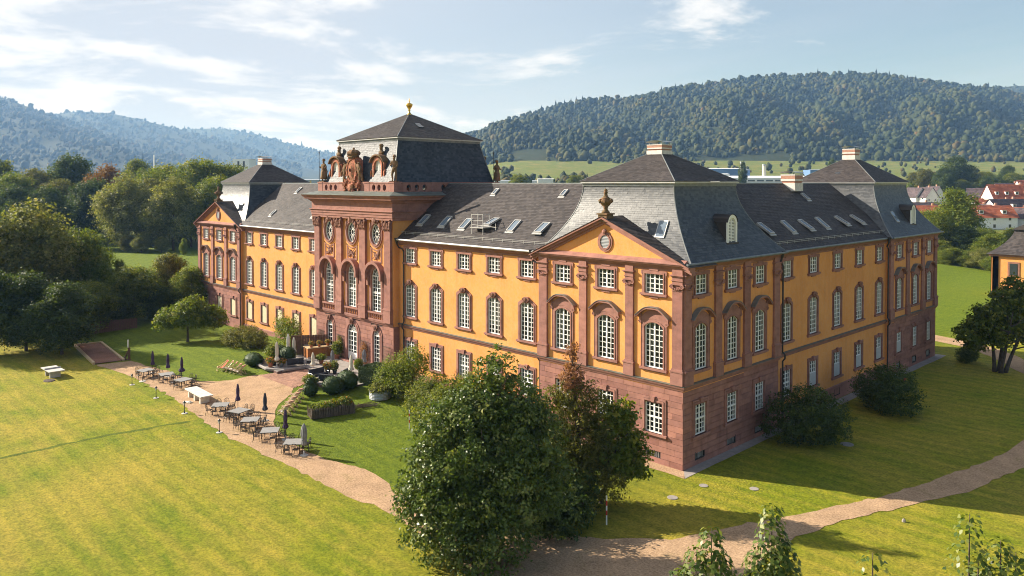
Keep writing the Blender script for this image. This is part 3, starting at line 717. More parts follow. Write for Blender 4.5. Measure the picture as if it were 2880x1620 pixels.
def molding(name, side, u0, u1, w, prof, mat, parent=palace, e0=0.0, e1=0.0):
    """profile of (out, z) pairs run along the facade; e0, e1 return the ends past the corner"""
    mb = MB(); mo = max(p[0] for p in prof)
    for (o0, z0), (o1, z1) in zip(prof, prof[1:]):
        mb.face([W2(side, u0 - (o0 if e0 else 0), w + o0, z0), W2(side, u1 + (o0 if e1 else 0), w + o0, z0), W2(side, u1 + (o1 if e1 else 0), w + o1, z1), W2(side, u0 - (o1 if e0 else 0), w + o1, z1)])
    for u, e, sg in ((u0, e0, -1), (u1, e1, 1)):
        P = [W2(side, u + sg * (o if e else 0), w + o, z) for o, z in prof] 
        if not e: mb.face(P + [W2(side, u, w - 0.05, prof[-1][1]), W2(side, u, w - 0.05, prof[0][1])])
    return mb.build(name, mat, parent)
STRING = [(0.0, 5.66), (0.06, 5.68), (0.10, 5.80), (0.16, 5.86), (0.20, 5.96), (0.20, 6.02), (0.0, 6.06)]
COVER = [(0.0, 6.064), (0.24, 6.03), (0.25, 6.06), (0.0, 6.10)]
EAVE = [(0.0, 14.12), (0.05, 14.14), (0.08, 14.30), (0.20, 14.36), (0.32, 14.52), (0.40, 14.58), (0.40, 14.66), (0.0, 14.70)]
def pilaster(side, u, w, z0, z1, width, out, corner=0, fancy=False):
    p = MB(); hb = 1.15 if not fancy else 1.5
    p.box(-width / 2, width / 2, -out, 0.0, hb, z1 - z0)
    for k in range(1, 9):
        z = hb + (z1 - z0 - hb) * k / 9; p.box(-width / 2 - 0.002, width / 2 + 0.002, -out - 0.002, 0, z - 0.006, z + 0.006)
    o = put('pilaster', p.mesh('pilaster', 'sandstone_block'), palace, W2(side, u, w, z0), side)
    b = MB(); e = 0.10
    b.box(-width / 2 - e, width / 2 + e, -out - e, 0, 0, hb - 0.22); b.box(-width / 2 - e - 0.04, width / 2 + e + 0.04, -out - e - 0.04, 0, hb - 0.22, hb - 0.12); b.box(-width / 2 - e * 0.5, width / 2 + e * 0.5, -out - e * 0.5, 0, hb - 0.12, hb)
    b.build('plinth_block', 'sandstone', o)
    c = MB(); zc = (z1 - z0) - (1.05 if fancy else 1.25)
    if not fancy:     # volutes, festoon, entablature block above
        c.box(-width / 2 - 0.03, width / 2 + 0.03, -out - 0.03, 0, zc - 0.42, zc - 0.36)
        for s in (-1, 1): scroll(c, (s * (width / 2 + 0.02), zc - 0.12), 0.17, -out - 0.08, s); c.blob((s * (width / 2 + 0.02), -out - 0.02, zc - 0.12), (0.10, 0.13, 0.10), 7, 5, 1, 0.1)
        for k in range(5): c.blob((width * (k / 4 - 0.5) * 0.7, -out - 0.06, zc - 0.18 - 0.10 * math.sin(math.pi * k / 4)), (0.08, 0.07, 0.10), 6, 4, k, 0.2)
        c.box(-width / 2 - 0.10, width / 2 + 0.10, -out - 0.10, 0, zc + 0.03, zc + 0.10)
        for k, (a, b_, q) in enumerate(((0.10, 0.30, 0.02), (0.30, 0.36, 0.07), (0.36, 0.60, 0.03), (0.60, 0.68, 0.10), (0.68, 0.74, 0.16))): c.box(-width / 2 - q, width / 2 + q, -out - q, 0, zc + a, zc + b_)
        c.box(-width / 2 - 0.015, width / 2 + 0.015, -out - 0.015, 0, zc + 0.74, zc + 1.23)
    else:
        for r in range(2):
            for k in range(5):
                x = width * (k / 4 - 0.5) * 1.0; c.blob((x, -out - 0.05 - 0.06 * r, zc + 0.15 + 0.33 * r), (0.13, 0.12, 0.26), 6, 5, k + 9 * r, 0.25)
        for s in (-1, 1): scroll(c, (s * (width / 2 + 0.06), zc + 0.72), 0.20, -out - 0.12, s); c.blob((s * (width / 2 + 0.06), -out - 0.06, zc + 0.72), (0.12, 0.16, 0.14), 6, 5, 4, 0.2)
        c.blob((0, -out - 0.16, zc + 0.68), (0.16, 0.12, 0.22), 7, 5, 8, 0.25)
        c.box(-width / 2 - 0.20, width / 2 + 0.20, -out - 0.22, 0, zc + 0.93, zc + 1.05)
    c.build('capital', 'sandstone_dark' if fancy else 'sandstone', o)
    return o
def downpipe(side, u, w, z0, z1):
    m = MB(); P = lambda a, b, z: W2(side, a, b, z)
    m.tube([P(u, w + 0.45, z1 + 0.55), P(u, w + 0.40, z1 + 0.1), P(u + 0.05, w + 0.25, z1 - 0.2), P(u + 0.55, w + 0.16, z1 - 0.35), P(u + 0.75, w + 0.14, z1 - 0.6), P(u + 0.75, w + 0.14, 6.3), P(u + 0.75, w + 0.36, 6.05), P(u + 0.75, w + 0.36, 5.75), P(u + 0.75, w + 0.16, 5.5), P(u + 0.75, w + 0.16, z0)], 0.075, 8)
    o = m.build('downpipe', 'gutter_pipe', palace)
    h = MB(); h.lathe([(0.08, -0.55), (0.20, -0.15), (0.26, 0.0), (0.24, 0.02)], 8, P(u, w + 0.45, z1 + 0.75)); h.build('rain_hopper', 'gutter_pipe', o)
def gutter(side, u0, u1, w, z=14.72, mat='trim_metal'):
    MB().tube([W2(side, u0, w, z), W2(side, u1, w, z)], 0.10, 8).build('gutter', mat, palace)
def cellar_window(side, u, w, z=0.45, wd=1.15, hh=0.55):
    m = MB(); m.ring(outl(wd + 0.16, hh + 0.08, 0, 2, 0, -0.08), outl(wd, hh, 0, 2), -0.012, -0.012, 0.22)
    m.face([(-wd / 2, 0.22, 0), (wd / 2, 0.22, 0), (wd / 2, 0.22, hh), (-wd / 2, 0.22, hh)])
    o = put('cellar_window', m.mesh('cellar_window', 'dark_interior'), palace, W2(side, u, w, z), side)
    for k in range(1, 7): put('iron_bar', bar_me, o, (wd * (k / 7 - 0.5), 0.06, hh / 2), scale=(1, 1, hh))
bar_me = MB().box(-0.018, 0.018, -0.018, 0.018, -0.5, 0.5).mesh('iron_bar', 'trim_metal')

NEARX = [-2.5, -6.97, -11.45]; FARX = [-72.9, -77.35, -81.85]
WINGX = [-15.85, -20.0, -24.15, -28.3, -32.45]; LWINGX = [-68.5, -64.3, -60.1, -55.85, -51.6]
HALLX = [-37.4, -42.05, -46.7]
RNY = [2.2, 6.6, 10.85]; RWY = [16.1, 21.15, 26.25, 31.35, 36.45]; RFY = [41.25, 46.1, 50.6]
CEL = lambda u: (u - 0.6, u + 0.6, 0.42, 1.02)
# --- pavilions: rusticated ground floor, pilastered upper floors
def pavilion(side, u0, u1, us, pil, near, blind=False, scr=False, cellar=True):
    coursed_stone(side, u0, u1, 0.0, 0.0 if near else -0.2, 5.68, [hole('ground', u, ZG) for u in us] + ([CEL(u) for u in us] if cellar else []), near, int(abs(u0) * 7 + side * 3))
    wall('stucco_wall', side, u0, u1, 0.0, 5.6, 14.7, 'stucco', [hole('hood', u, ZB) for u in us] + [hole('mezz', u, ZM) for u in us])
    for i, u in enumerate(us):
        window('ground', side, u, 0.0, ZG, blind=blind, screen=scr and i == 0, curtain=False); window('hood', side, u, 0.0, ZB, panes=near); window('mezz', side, u, 0.0, ZM, panes=near)
        if cellar: cellar_window(side, u, -0.01)
    for u, wd in pil: pilaster(side, u, 0.0, 6.08, 14.45, wd, 0.16)
    molding('string_course', side, u0, u1, 0.0, STRING, 'sandstone', e0=1, e1=1); molding('string_cover', side, u0, u1, 0.0, COVER, 'copper_grey', e0=1, e1=1)
    molding('eaves_cornice', side, u0, u1, 0.0, EAVE, 'sandstone_dark', e0=1, e1=1)
pavilion(FRONT, -14.1, 0.0, NEARX, [(-13.6, 0.9), (-9.25, 0.75), (-4.68, 0.72), (-0.42, 0.84)], True)
pavilion(RIGHT, 0.0, 14.1, RNY, [(0.42, 0.84), (4.5, 0.9), (8.72, 0.9), (13.55, 0.95)], True)
pavilion(FRONT, -84.6, -70.5, FARX, [(-84.18, 0.84), (-79.6, 0.75), (-75.1, 0.75), (-70.95, 0.9)], False, blind=True, cellar=False)
pavilion(RIGHT, 38.3, 53.1, RFY, [(38.85, 0.95), (43.65, 0.85), (48.4, 0.85), (52.6, 0.9)], False, scr=True)
# --- plain wings between them
def wing(side, u0, u1, us, w, blind=False, screen=False):
    wall('stucco_wall', side, u0, u1, w, 1.2, 14.7, 'stucco', [hole('big', u, ZB) for u in us] + [hole('mezz', u, ZM) for u in us] + [hole('ground', u, ZG) for u in us])
    molding('plinth', side, u0, u1, w, [(0.07, -0.2), (0.07, 1.28), (0.0, 1.36)], 'sandstone')
    for i, u in enumerate(us):
        window('ground', side, u, w, ZG, blind=blind, screen=screen and i > 0, curtain=not screen); window('big', side, u, w, ZB); window('mezz', side, u, w, ZM)
        if not blind: cellar_window(side, u, w + 0.075)
    molding('string_course', side, u0, u1, w, STRING, 'sandstone'); molding('string_cover', side, u0, u1, w, COVER, 'copper_grey')
    molding('eaves_cornice', side, u0, u1, w, EAVE, 'sandstone_dark')
wing(FRONT, -34.4, -14.1, WINGX, -0.3); wing(FRONT, -70.5, -49.7, LWINGX, -0.3, blind=True); wing(RIGHT, 14.1, 38.3, RWY, -0.3, screen=True)
for sd, u, w in ((FRONT, -14.1, 0), (FRONT, -70.5, 0), (RIGHT, 14.1, 0), (RIGHT, 38.3, 0)):
    r = MB(); r.face([W2(sd, u, w, -0.2), W2(sd, u, w - 0.32, -0.2), W2(sd, u, w - 0.32, 14.7), W2(sd, u, w, 14.7)]); r.build('wall_return', 'stucco', palace)
# outer walls on the sides away from view close the body of the house
cl = MB()
for a, b in (((-84.6, 0.0), (-84.6, 14.1)), ((-84.6, 14.1), (-14.1, 14.1)), ((-14.1, 14.1), (-14.1, 53.1)), ((-14.1, 53.1), (0.0, 53.1))):
    cl.face([(*a, -0.2), (*b, -0.2), (*b, 14.7), (*a, 14.7)])
cl.build('rear_wall', 'stucco', palace)
downpipe(FRONT, -14.95, -0.3, 0.2, 14.1); downpipe(FRONT, -34.2, -0.3, 0.6, 14.1); downpipe(FRONT, -71.2, 0.0, 0.5, 14.1)
downpipe(RIGHT, 14.0, -0.1, 0.1, 14.1); downpipe(RIGHT, 37.3, -0.1, 0.1, 14.1)
gutter(FRONT, -34.3, -14.3, 0.22); gutter(FRONT, -70.4, -49.8, 0.22); gutter(RIGHT, 14.3, 38.1, 0.22, mat='lead'); gutter(RIGHT, -0.4, 14.5, 0.55, mat='lead'); gutter(RIGHT, 38.0, 53.6, 0.55, mat='lead')

# --- roofs: every slate is laid, course over course
def slates(mb, L, Rr, n, sw, lift, seed, tilt=0.0):
    rg = np.random.default_rng(seed)
    for i in range(n):
        t0, t1 = i / n, min(1.0, (i + 1.3) / n)
        a0, b0, a1, b1 = (np.array(f(t), float) for f, t in ((L, t0), (Rr, t0), (L, t1), (Rr, t1)))
        ln = np.linalg.norm(b0 - a0)
        if ln < 0.05: continue
        m = max(1, int(round(ln / sw))); off = 0.5 * (i % 2)
        nr = np.cross(b0 - a0, (a1 + b1) / 2 - (a0 + b0) / 2); nr /= np.linalg.norm(nr) + 1e-9
        ks = np.concatenate([[0], (np.arange(0, m) + off) / m, [1]]); ks = np.unique(np.clip(ks, 0, 1))
        jit = rg.uniform(-0.12, 0.12, len(ks)) / m; jit[0] = jit[-1] = 0; ks = ks + jit
        for u0, u1 in zip(ks, ks[1:]):
            if u1 - u0 < 1e-4: continue
            l = lift * rg.uniform(0.75, 1.5); d = nr * l; e = nr * 0.004; t = float(rg.random())
            p, q = a0 + (b0 - a0) * u0, a0 + (b0 - a0) * u1; r, s_ = a1 + (b1 - a1) * u1, a1 + (b1 - a1) * u0
            k = len(mb.v); mb.v += [tuple(p + d), tuple(q + d), tuple(r + e), tuple(s_ + e), tuple(p), tuple(q)]
            mb.f += [(k, k + 1, k + 2, k + 3), (k + 4, k + 5, k + 1, k)]; mb.t += [t, t]
def lerp(a, b): return lambda t: tuple(x + (y - x) * t for x, y in zip(a, b))
def roof_part(name, faces, mat='slate', sw=0.42, row=0.30, seed=1):
    mb = MB()
    for q, (L, Rr) in enumerate(faces):
        P = np.array([L(t) for t in np.linspace(0, 1, 12)]); ln = np.sum(np.linalg.norm(np.diff(P, axis=0), axis=1))
        Q = np.array([Rr(t) for t in np.linspace(0, 1, 12)]); ln = max(ln, np.sum(np.linalg.norm(np.diff(Q, axis=0), axis=1)))
        slates(mb, L, Rr, max(3, int(ln / row)), sw, 0.022, seed * 100 + q)
    return mb.build(name, mat, palace, kind='stuff')
def mansard(cx, cy, hx, hy, tx, ty, z0=14.68, z1=20.3, pw=1.8, seed=1, front=0.0, mat='slate_pale'):
    def cor(sx_, sy_):
        def f(t):
            k = (1 - t) ** pw; return (cx + sx_ * (tx + (hx - tx) * k), cy + sy_ * (ty + (hy - (front if sy_ < 0 else 0) - ty) * k), z0 + (z1 - z0) * t)
        return f
    c = [cor(-1, -1), cor(1, -1), cor(1, 1), cor(-1, 1)]
    o = roof_part('mansard_roof', [(c[0], c[1]), (c[1], c[2]), (c[2], c[3]), (c[3], c[0])], mat, 0.32, 0.21, seed)
    for f in c: MB().tube([f(t) for t in np.linspace(0, 1, 14)], 0.05, 6).build('hip_flashing', 'lead', o)
    return o
def cap_roof(cx, cy, tx, ty, z0, z1, seed, flat=0.0):
    e = 0.28; X, Y = tx + e, ty + e
    q = [(cx - X, cy - Y, z0 + 0.18), (cx + X, cy - Y, z0 + 0.18), (cx + X, cy + Y, z0 + 0.18), (cx - X, cy + Y, z0 + 0.18)]
    ap = [(cx - flat, cy - flat, z1), (cx + flat, cy - flat, z1), (cx + flat, cy + flat, z1), (cx - flat, cy + flat, z1)]
    o = roof_part('cap_roof', [(lerp(q[i], ap[i]), lerp(q[(i + 1) % 4], ap[(i + 1) % 4])) for i in range(4)], 'slate', 0.32, 0.21, seed)
    m = MB(); m.box(cx - X + 0.05, cx + X - 0.05, cy - Y + 0.05, cy + Y - 0.05, z0 + 0.04, z0 + 0.16)
    m.build('cap_cornice', 'trim_metal', o); m = MB(); m.box(cx - tx - 0.08, cx + tx + 0.08, cy - ty - 0.08, cy + ty + 0.08, z0 - 0.2, z0 + 0.03); m.build('cap_bed', 'lead', o)
    for i in range(4): MB().tube([q[i], ap[i]], 0.05, 6).build('hip_flashing', 'lead', o)
    return o
def chimney(parent, x, y, z0, z1, w, d, hood=True, mat='chimney_brick'):
    h = z1 - z0; m = MB()
    for a, b, q in ((0.0, 0.22, 0.10), (0.22, 0.34, 0.05), (0.34, 0.50, 0.0), (0.50, 0.62, 0.05), (0.62, 1.0, 0.08)): m.box(x - w / 2 - q, x + w / 2 + q, y - d / 2 - q, y + d / 2 + q, z0 + a * h, z0 + b * h)
    o = m.build('chimney', mat, parent)
    b = MB(); b.box(x - w / 2 - 0.11, x + w / 2 + 0.11, y - d / 2 - 0.11, y + d / 2 + 0.11, z0 - 0.25, z0 + 0.40 * h); b.box(x - w / 2 - 0.09, x + w / 2 + 0.09, y - d / 2 - 0.09, y + d / 2 + 0.09, z0 + 0.55 * h, z0 + 0.68 * h); b.box(x - w / 2 - 0.10, x + w / 2 + 0.10, y - d / 2 - 0.10, y + d / 2 + 0.10, z0 + 0.93 * h, z1 + 0.01)
    b.build('chimney_band', 'chimney_render', parent)
    if hood:
        c = MB()
        for sx_ in (-1, 1):
            for sy_ in (-1, 1): c.bar((x + sx_ * w * 0.45, y + sy_ * d * 0.45, z1), (x + sx_ * w * 0.45, y + sy_ * d * 0.45, z1 + 0.22), 0.05)
        n = 8
        for i in range(n):
            a, b2 = math.pi * i / n, math.pi * (i + 1) / n
            X = lambda q: x - (w / 2 + 0.18) * math.cos(q)
            Zz = lambda q: z1 + 0.18 + 0.16 * math.sin(q)
            c.face([(X(a), y - d / 2 - 0.15, Zz(a)), (X(b2), y - d / 2 - 0.15, Zz(b2)), (X(b2), y + d / 2 + 0.15, Zz(b2)), (X(a), y + d / 2 + 0.15, Zz(a))])
        c.build('chimney_hood', 'zinc', parent)
PC = [(-7.05, 7.05, 7.05, 7.05), (-77.55, 7.05, 7.05, 7.05), (-7.05, 45.7, 7.05, 7.4)]
caps = []
mans = []
for i, (cx, cy, hx, hy) in enumerate(PC):
    mans.append(mansard(cx, cy, hx + 0.52, hy + 0.52, 4.45, hy - 2.6, seed=20 + i, front=0.72 if i < 2 else 0.0))
    c = cap_roof(cx, cy, 4.45, hy - 2.6, 20.42, 22.95 if i == 0 else 23.35, 30 + i, 0.55)
    chimney(c, cx, cy, 22.85 if i == 0 else 23.25, 23.65 if i == 0 else (24.15 if i == 1 else 24.5), 1.3, 1.3); caps.append(c)
# wing roofs
def wing_roof(side, u0, u1, seed):
    a, b = W2(side, u0, 0.08, 14.72), W2(side, u1, 0.08, 14.72); c, d = W2(side, u0, -7.05, 20.42), W2(side, u1, -7.05, 20.42)
    e, f = W2(side, u0, -14.4, 14.72), W2(side, u1, -14.4, 14.72)
    o = roof_part('wing_roof', [(lerp(a, c), lerp(b, d)), (lerp(f, d), lerp(e, c))], 'slate', 0.32, 0.21, seed)
    MB().tube([c, d], 0.08, 6).build('ridge_flashing', 'lead', o)
    hk = MB()          # snow guard rail on short stanchions above the eaves
    n = int(abs(u1 - u0) / 1.3)
    for k in range(n + 1):
        u = u0 + (u1 - u0) * k / n; p = Vector(W2(side, u, -0.55, 15.20)); hk.bar(p, p + Vector((0, 0, 0.32)), 0.03)
    for z in (15.36, 15.5): hk.bar(W2(side, u0, -0.55, z), W2(side, u1, -0.55, z), 0.025)
    hk.build('snow_guard', 'trim_metal', o)
    return o
wr = [wing_roof(FRONT, -35.0, -12.6, 41), wing_roof(FRONT, -72.0, -49.0, 42), wing_roof(RIGHT, 12.6, 39.8, 43)]
chimney(wr[2], -6.5, 29.6, 19.9, 21.35, 1.35, 1.6); chimney(wr[1], -52.4, 5.2, 18.6, 20.9, 0.8, 1.1, mat='chimney_render')
# skylights: box frame and pane lying on the slope
K = (20.42 - 14.72) / 7.13
def skylight(parent, side, u, run, w=0.85, l=1.5, op=0.0):
    ang = math.atan(K); z = 14.72 + K * run
    M = Matrix.Translation(W2(side, u, 0.08 - run, z)) @ Matrix.Rotation(side, 4, 'Z') @ Matrix.Rotation(ang, 4, 'X')
    fr = MB(); fr.box(-w / 2, w / 2, -l / 2, -l / 2 + 0.09, 0, 0.17); fr.box(-w / 2, w / 2, l / 2 - 0.09, l / 2, 0, 0.17); fr.box(-w / 2, -w / 2 + 0.09, -l / 2 + 0.09, l / 2 - 0.09, 0, 0.17); fr.box(w / 2 - 0.09, w / 2, -l / 2 + 0.09, l / 2 - 0.09, 0, 0.17)
    fr.box(-w / 2 - 0.12, w / 2 + 0.12, -l / 2 - 0.22, -l / 2, 0.0, 0.06)
    if op: fr.xf(Matrix.Translation((0, l / 2, 0)) @ Matrix.Rotation(-op, 4, 'X') @ Matrix.Translation((0, -l / 2, 0)))
    o = fr.xf(M).build('skylight', 'trim_metal', parent)
    g = MB(); g.box(-w / 2 + 0.09, w / 2 - 0.09, -l / 2 + 0.09, l / 2 - 0.09, 0.09, 0.12)
    if op: g.xf(Matrix.Translation((0, l / 2, 0)) @ Matrix.Rotation(-op, 4, 'X') @ Matrix.Translation((0, -l / 2, 0)))
    g.xf(M).build('pane', 'roof_glass_sky_tint', o)
for u, y, op in ((-32.8, 2.33, 0), (-29.2, 2.28, 0), (-26.0, 2.13, 0), (-22.35, 2.3, 0.3), (-19.4, 2.21, 0), (-15.7, 2.1, 0.12)): skylight(wr[0], FRONT, u, y + 0.08, op=op)
for u, y in ((-25.9, 5.97), (-16.65, 5.92)): skylight(wr[0], FRONT, u, y + 0.08, 0.5, 0.9)
for u, y in ((-65.2, 5.87), (-65.2, 2.1), (-54.5, 2.24)): skylight(wr[1], FRONT, u, y + 0.08, 0.55, 1.1)
for u, x, op in ((15.5, -2.06, 0.1), (19.9, -2.12, 0), (23.3, -2.11, 0.1), (27.15, -2.24, 0), (31.5, -2.21, 0.15), (35.3, -2.21, 0.15)): skylight(wr[2], RIGHT, u, 0.08 - x, 0.75, 1.55, op)
skylight(wr[2], RIGHT, 30.1, 5.4, 0.6, 1.0)
# roof platform with a small antenna frame
an = MB()
for x in (-24.0, -22.4):
    an.bar((x, 1.1, 15.7), (x, 1.1, 17.6), 0.05); an.bar((x, 1.9, 16.3), (x, 1.9, 17.6), 0.05); an.bar((x, 1.1, 17.55), (x, 1.9, 17.55), 0.04)
an.bar((-24.0, 1.1, 17.55), (-22.4, 1.1, 17.55), 0.04); an.bar((-24.0, 1.1, 17.0), (-22.4, 1.1, 17.0), 0.04); an.box(-24.1, -22.3, 1.0, 2.0, 16.28, 16.36); an.bar((-24, 1.1, 16.6), (-20.6, 1.1, 16.45), 0.05); an.bar((-20.7, 1.1, 16.2), (-20.7, 1.1, 16.8), 0.04)
an.build('roof_platform', 'trim_metal', wr[0])
# pediments on the two front pavilions
for i, cx in ((0, -7.05), (1, -77.55)):
    hw, zb, za = 7.35, 14.62, 17.75
    t = MB(); t.face([(cx - hw + 0.3, -0.02, zb), (cx + hw - 0.3, -0.02, zb), (cx, -0.02, za - 0.1)]); ped = t.build('pediment', 'stucco', palace)
    k = (za - zb) / hw; rk = MB()
    for s in (-1, 1):
        for (d0, d1, y) in ((-0.42, -0.22, -0.16), (-0.22, -0.02, -0.34), (-0.02, 0.14, -0.55)):
            rk.prism([(cx + s * (hw + 0.45), zb - 0.45 * k + d0), (cx, za + d0), (cx, za + d1), (cx + s * (hw + 0.45), zb - 0.45 * k + d1)], y, 0.3)
    rk.build('raking_cornice', 'sandstone', ped)
    molding('pediment_base', FRONT, cx - hw, cx + hw, 0.0, [(0.40, 14.665), (0.46, 14.67), (0.46, 14.72), (0.0, 15.0)], 'sandstone', ped)
    fz = za + 0.16; ez = zb - 0.5 * k + 0.14; fs = []
    for s in (-1, 1):
        lo0, hi0, lo1, hi1 = (cx + s * (hw + 0.5), -0.6, ez), (cx, -0.6, fz), (cx + s * (hw + 0.5), 3.2, ez), (cx, 3.2, fz)
        fs.append((lerp(lo1, hi1), lerp(lo0, hi0)) if s < 0 else (lerp(lo0, hi0), lerp(lo1, hi1)))
    po = roof_part('pediment_roof', fs, 'slate', 0.30, 0.2, 60 + i); po.parent = ped
    oc = MB(); oc.ring(ell(0.72, 0.78, z0=15.95), ell(0.56, 0.62, z0=15.95), -0.08, 0.0, -0.12); oc.ring(ell(0.56, 0.62, z0=15.95), ell(0.45, 0.51, z0=15.95), -0.12, -0.08, 0.05)
    oc.blob((0, -0.16, 16.75), (0.2, 0.12, 0.2), 7, 5, 2, 0.25); oc.xf(Matrix.Translation((cx, -0.02, 0))); oc.build('oculus', 'sandstone', ped)
    lv = MB(); lv.face([(cx + x, -0.03, z) for x, z in ell(0.46, 0.52, z0=15.95)])
    for q in range(9): z = 15.5 + q * 0.11; wq = 0.45 * math.sqrt(max(0.02, 1 - ((z - 15.95) / 0.52) ** 2)); lv.box(cx - wq, cx + wq, -0.09, -0.035, z - 0.02, z + 0.035)
    lv.build('louvre', 'screen', ped)
# dormers on the flank mansards
for cy, pn in ((7.05, 0), (45.7, 2)):
    d = MB(); w, h, r = 1.15, 2.0, 0.52; y0, x0, z0 = cy + (0.4 if pn == 0 else 1.2), -0.55, 15.85
    ar, ai = outl(w + 0.34, h + 0.17, r + 0.1, 12), outl(w - 0.1, h - 0.08, r, 12)
    d.ring(ar, ai, -0.05, 0.06, 0.12)
    o = d.xf(Matrix.Translation((x0, y0, z0)) @ Matrix.Rotation(RIGHT, 4, 'Z')).build('dormer', 'white_paint', mans[pn])
    lv = MB(); bk_ = MB(); bk_.face([(x, 0.125, z) for x, z in ai]); bk_.xf(Matrix.Translation((x0, y0, z0)) @ Matrix.Rotation(RIGHT, 4, 'Z')).build('shutter_back', 'dark_interior', o)
    for q in range(16): z = 0.1 + q * 0.115; wq = w / 2 - 0.1 if z < h - r else max(0.12, (w / 2 - 0.1) * math.sqrt(max(0, 1 - ((z - (h - r)) / (r)) ** 2))); lv.box(-wq, wq, 0.04, 0.10, z, z + 0.07)
    lv.box(-0.04, 0.04, 0.02, 0.11, 0, h - 0.1); lv.xf(Matrix.Translation((x0, y0, z0)) @ Matrix.Rotation(RIGHT, 4, 'Z')).build('shutter', 'white_wall', o)
    rf = MB(); n = 12
    for i in range(n):
        a, b = (ar[2 + i] if 2 + i < len(ar) else ar[-1]), ar[2 + i + 1] if 2 + i + 1 < len(ar) else ar[-1]
        rf.face([(a[0] * 1.06, -0.12, a[1] + 0.03), (b[0] * 1.06, -0.12, b[1] + 0.03), (b[0] * 1.06, 2.6, b[1] + 0.03), (a[0] * 1.06, 2.6, a[1] + 0.03)], rnd.random())
    for s in (-1, 1): rf.face([(s * w * 0.62, 0.1, 0), (s * w * 0.62, 2.6, 0), (s * w * 0.62, 2.6, h - r + 0.1), (s * w * 0.62, 0.1, h - r + 0.1)])
    rf.box(-w * 0.75, w * 0.75, -0.12, 0.0, -0.12, 0.0); rf.xf(Matrix.Translation((x0, y0, z0)) @ Matrix.Rotation(RIGHT, 4, 'Z')).build('dormer_roof', 'slate', o)
for pr, M_ in ((mans[0], Matrix.Translation((-3.0, 1.66, 17.0)) @ Matrix.Rotation(R(63.4), 4, 'X')), (mans[2], Matrix.Translation((-1.22, 43.2, 16.7)) @ Matrix.Rotation(RIGHT, 4, 'Z') @ Matrix.Rotation(R(55), 4, 'X'))):
    skm = MB(); skm.box(-0.42, 0.42, -0.7, 0.7, -0.05, 0.10); so_ = skm.xf(M_).build('skylight', 'trim_metal', pr); skm = MB(); skm.box(-0.34, 0.34, -0.6, 0.62, 0.102, 0.115); skm.xf(M_).build('pane', 'roof_glass_sky_tint', so_)
for cp, x, y, z, a in ((caps[0], -7.4, 4.8, 21.75, 27), (caps[1], -78.2, 4.8, 21.9, 31), (caps[2], -7.2, 42.7, 21.7, 28)):
    s_ = MB(); s_.box(-0.3, 0.3, -0.5, 0.5, 0, 0.14); s_.xf(Matrix.Translation((x, y, z)) @ Matrix.Rotation(R(a), 4, 'X')).build('skylight', 'skylight_glass', cp)

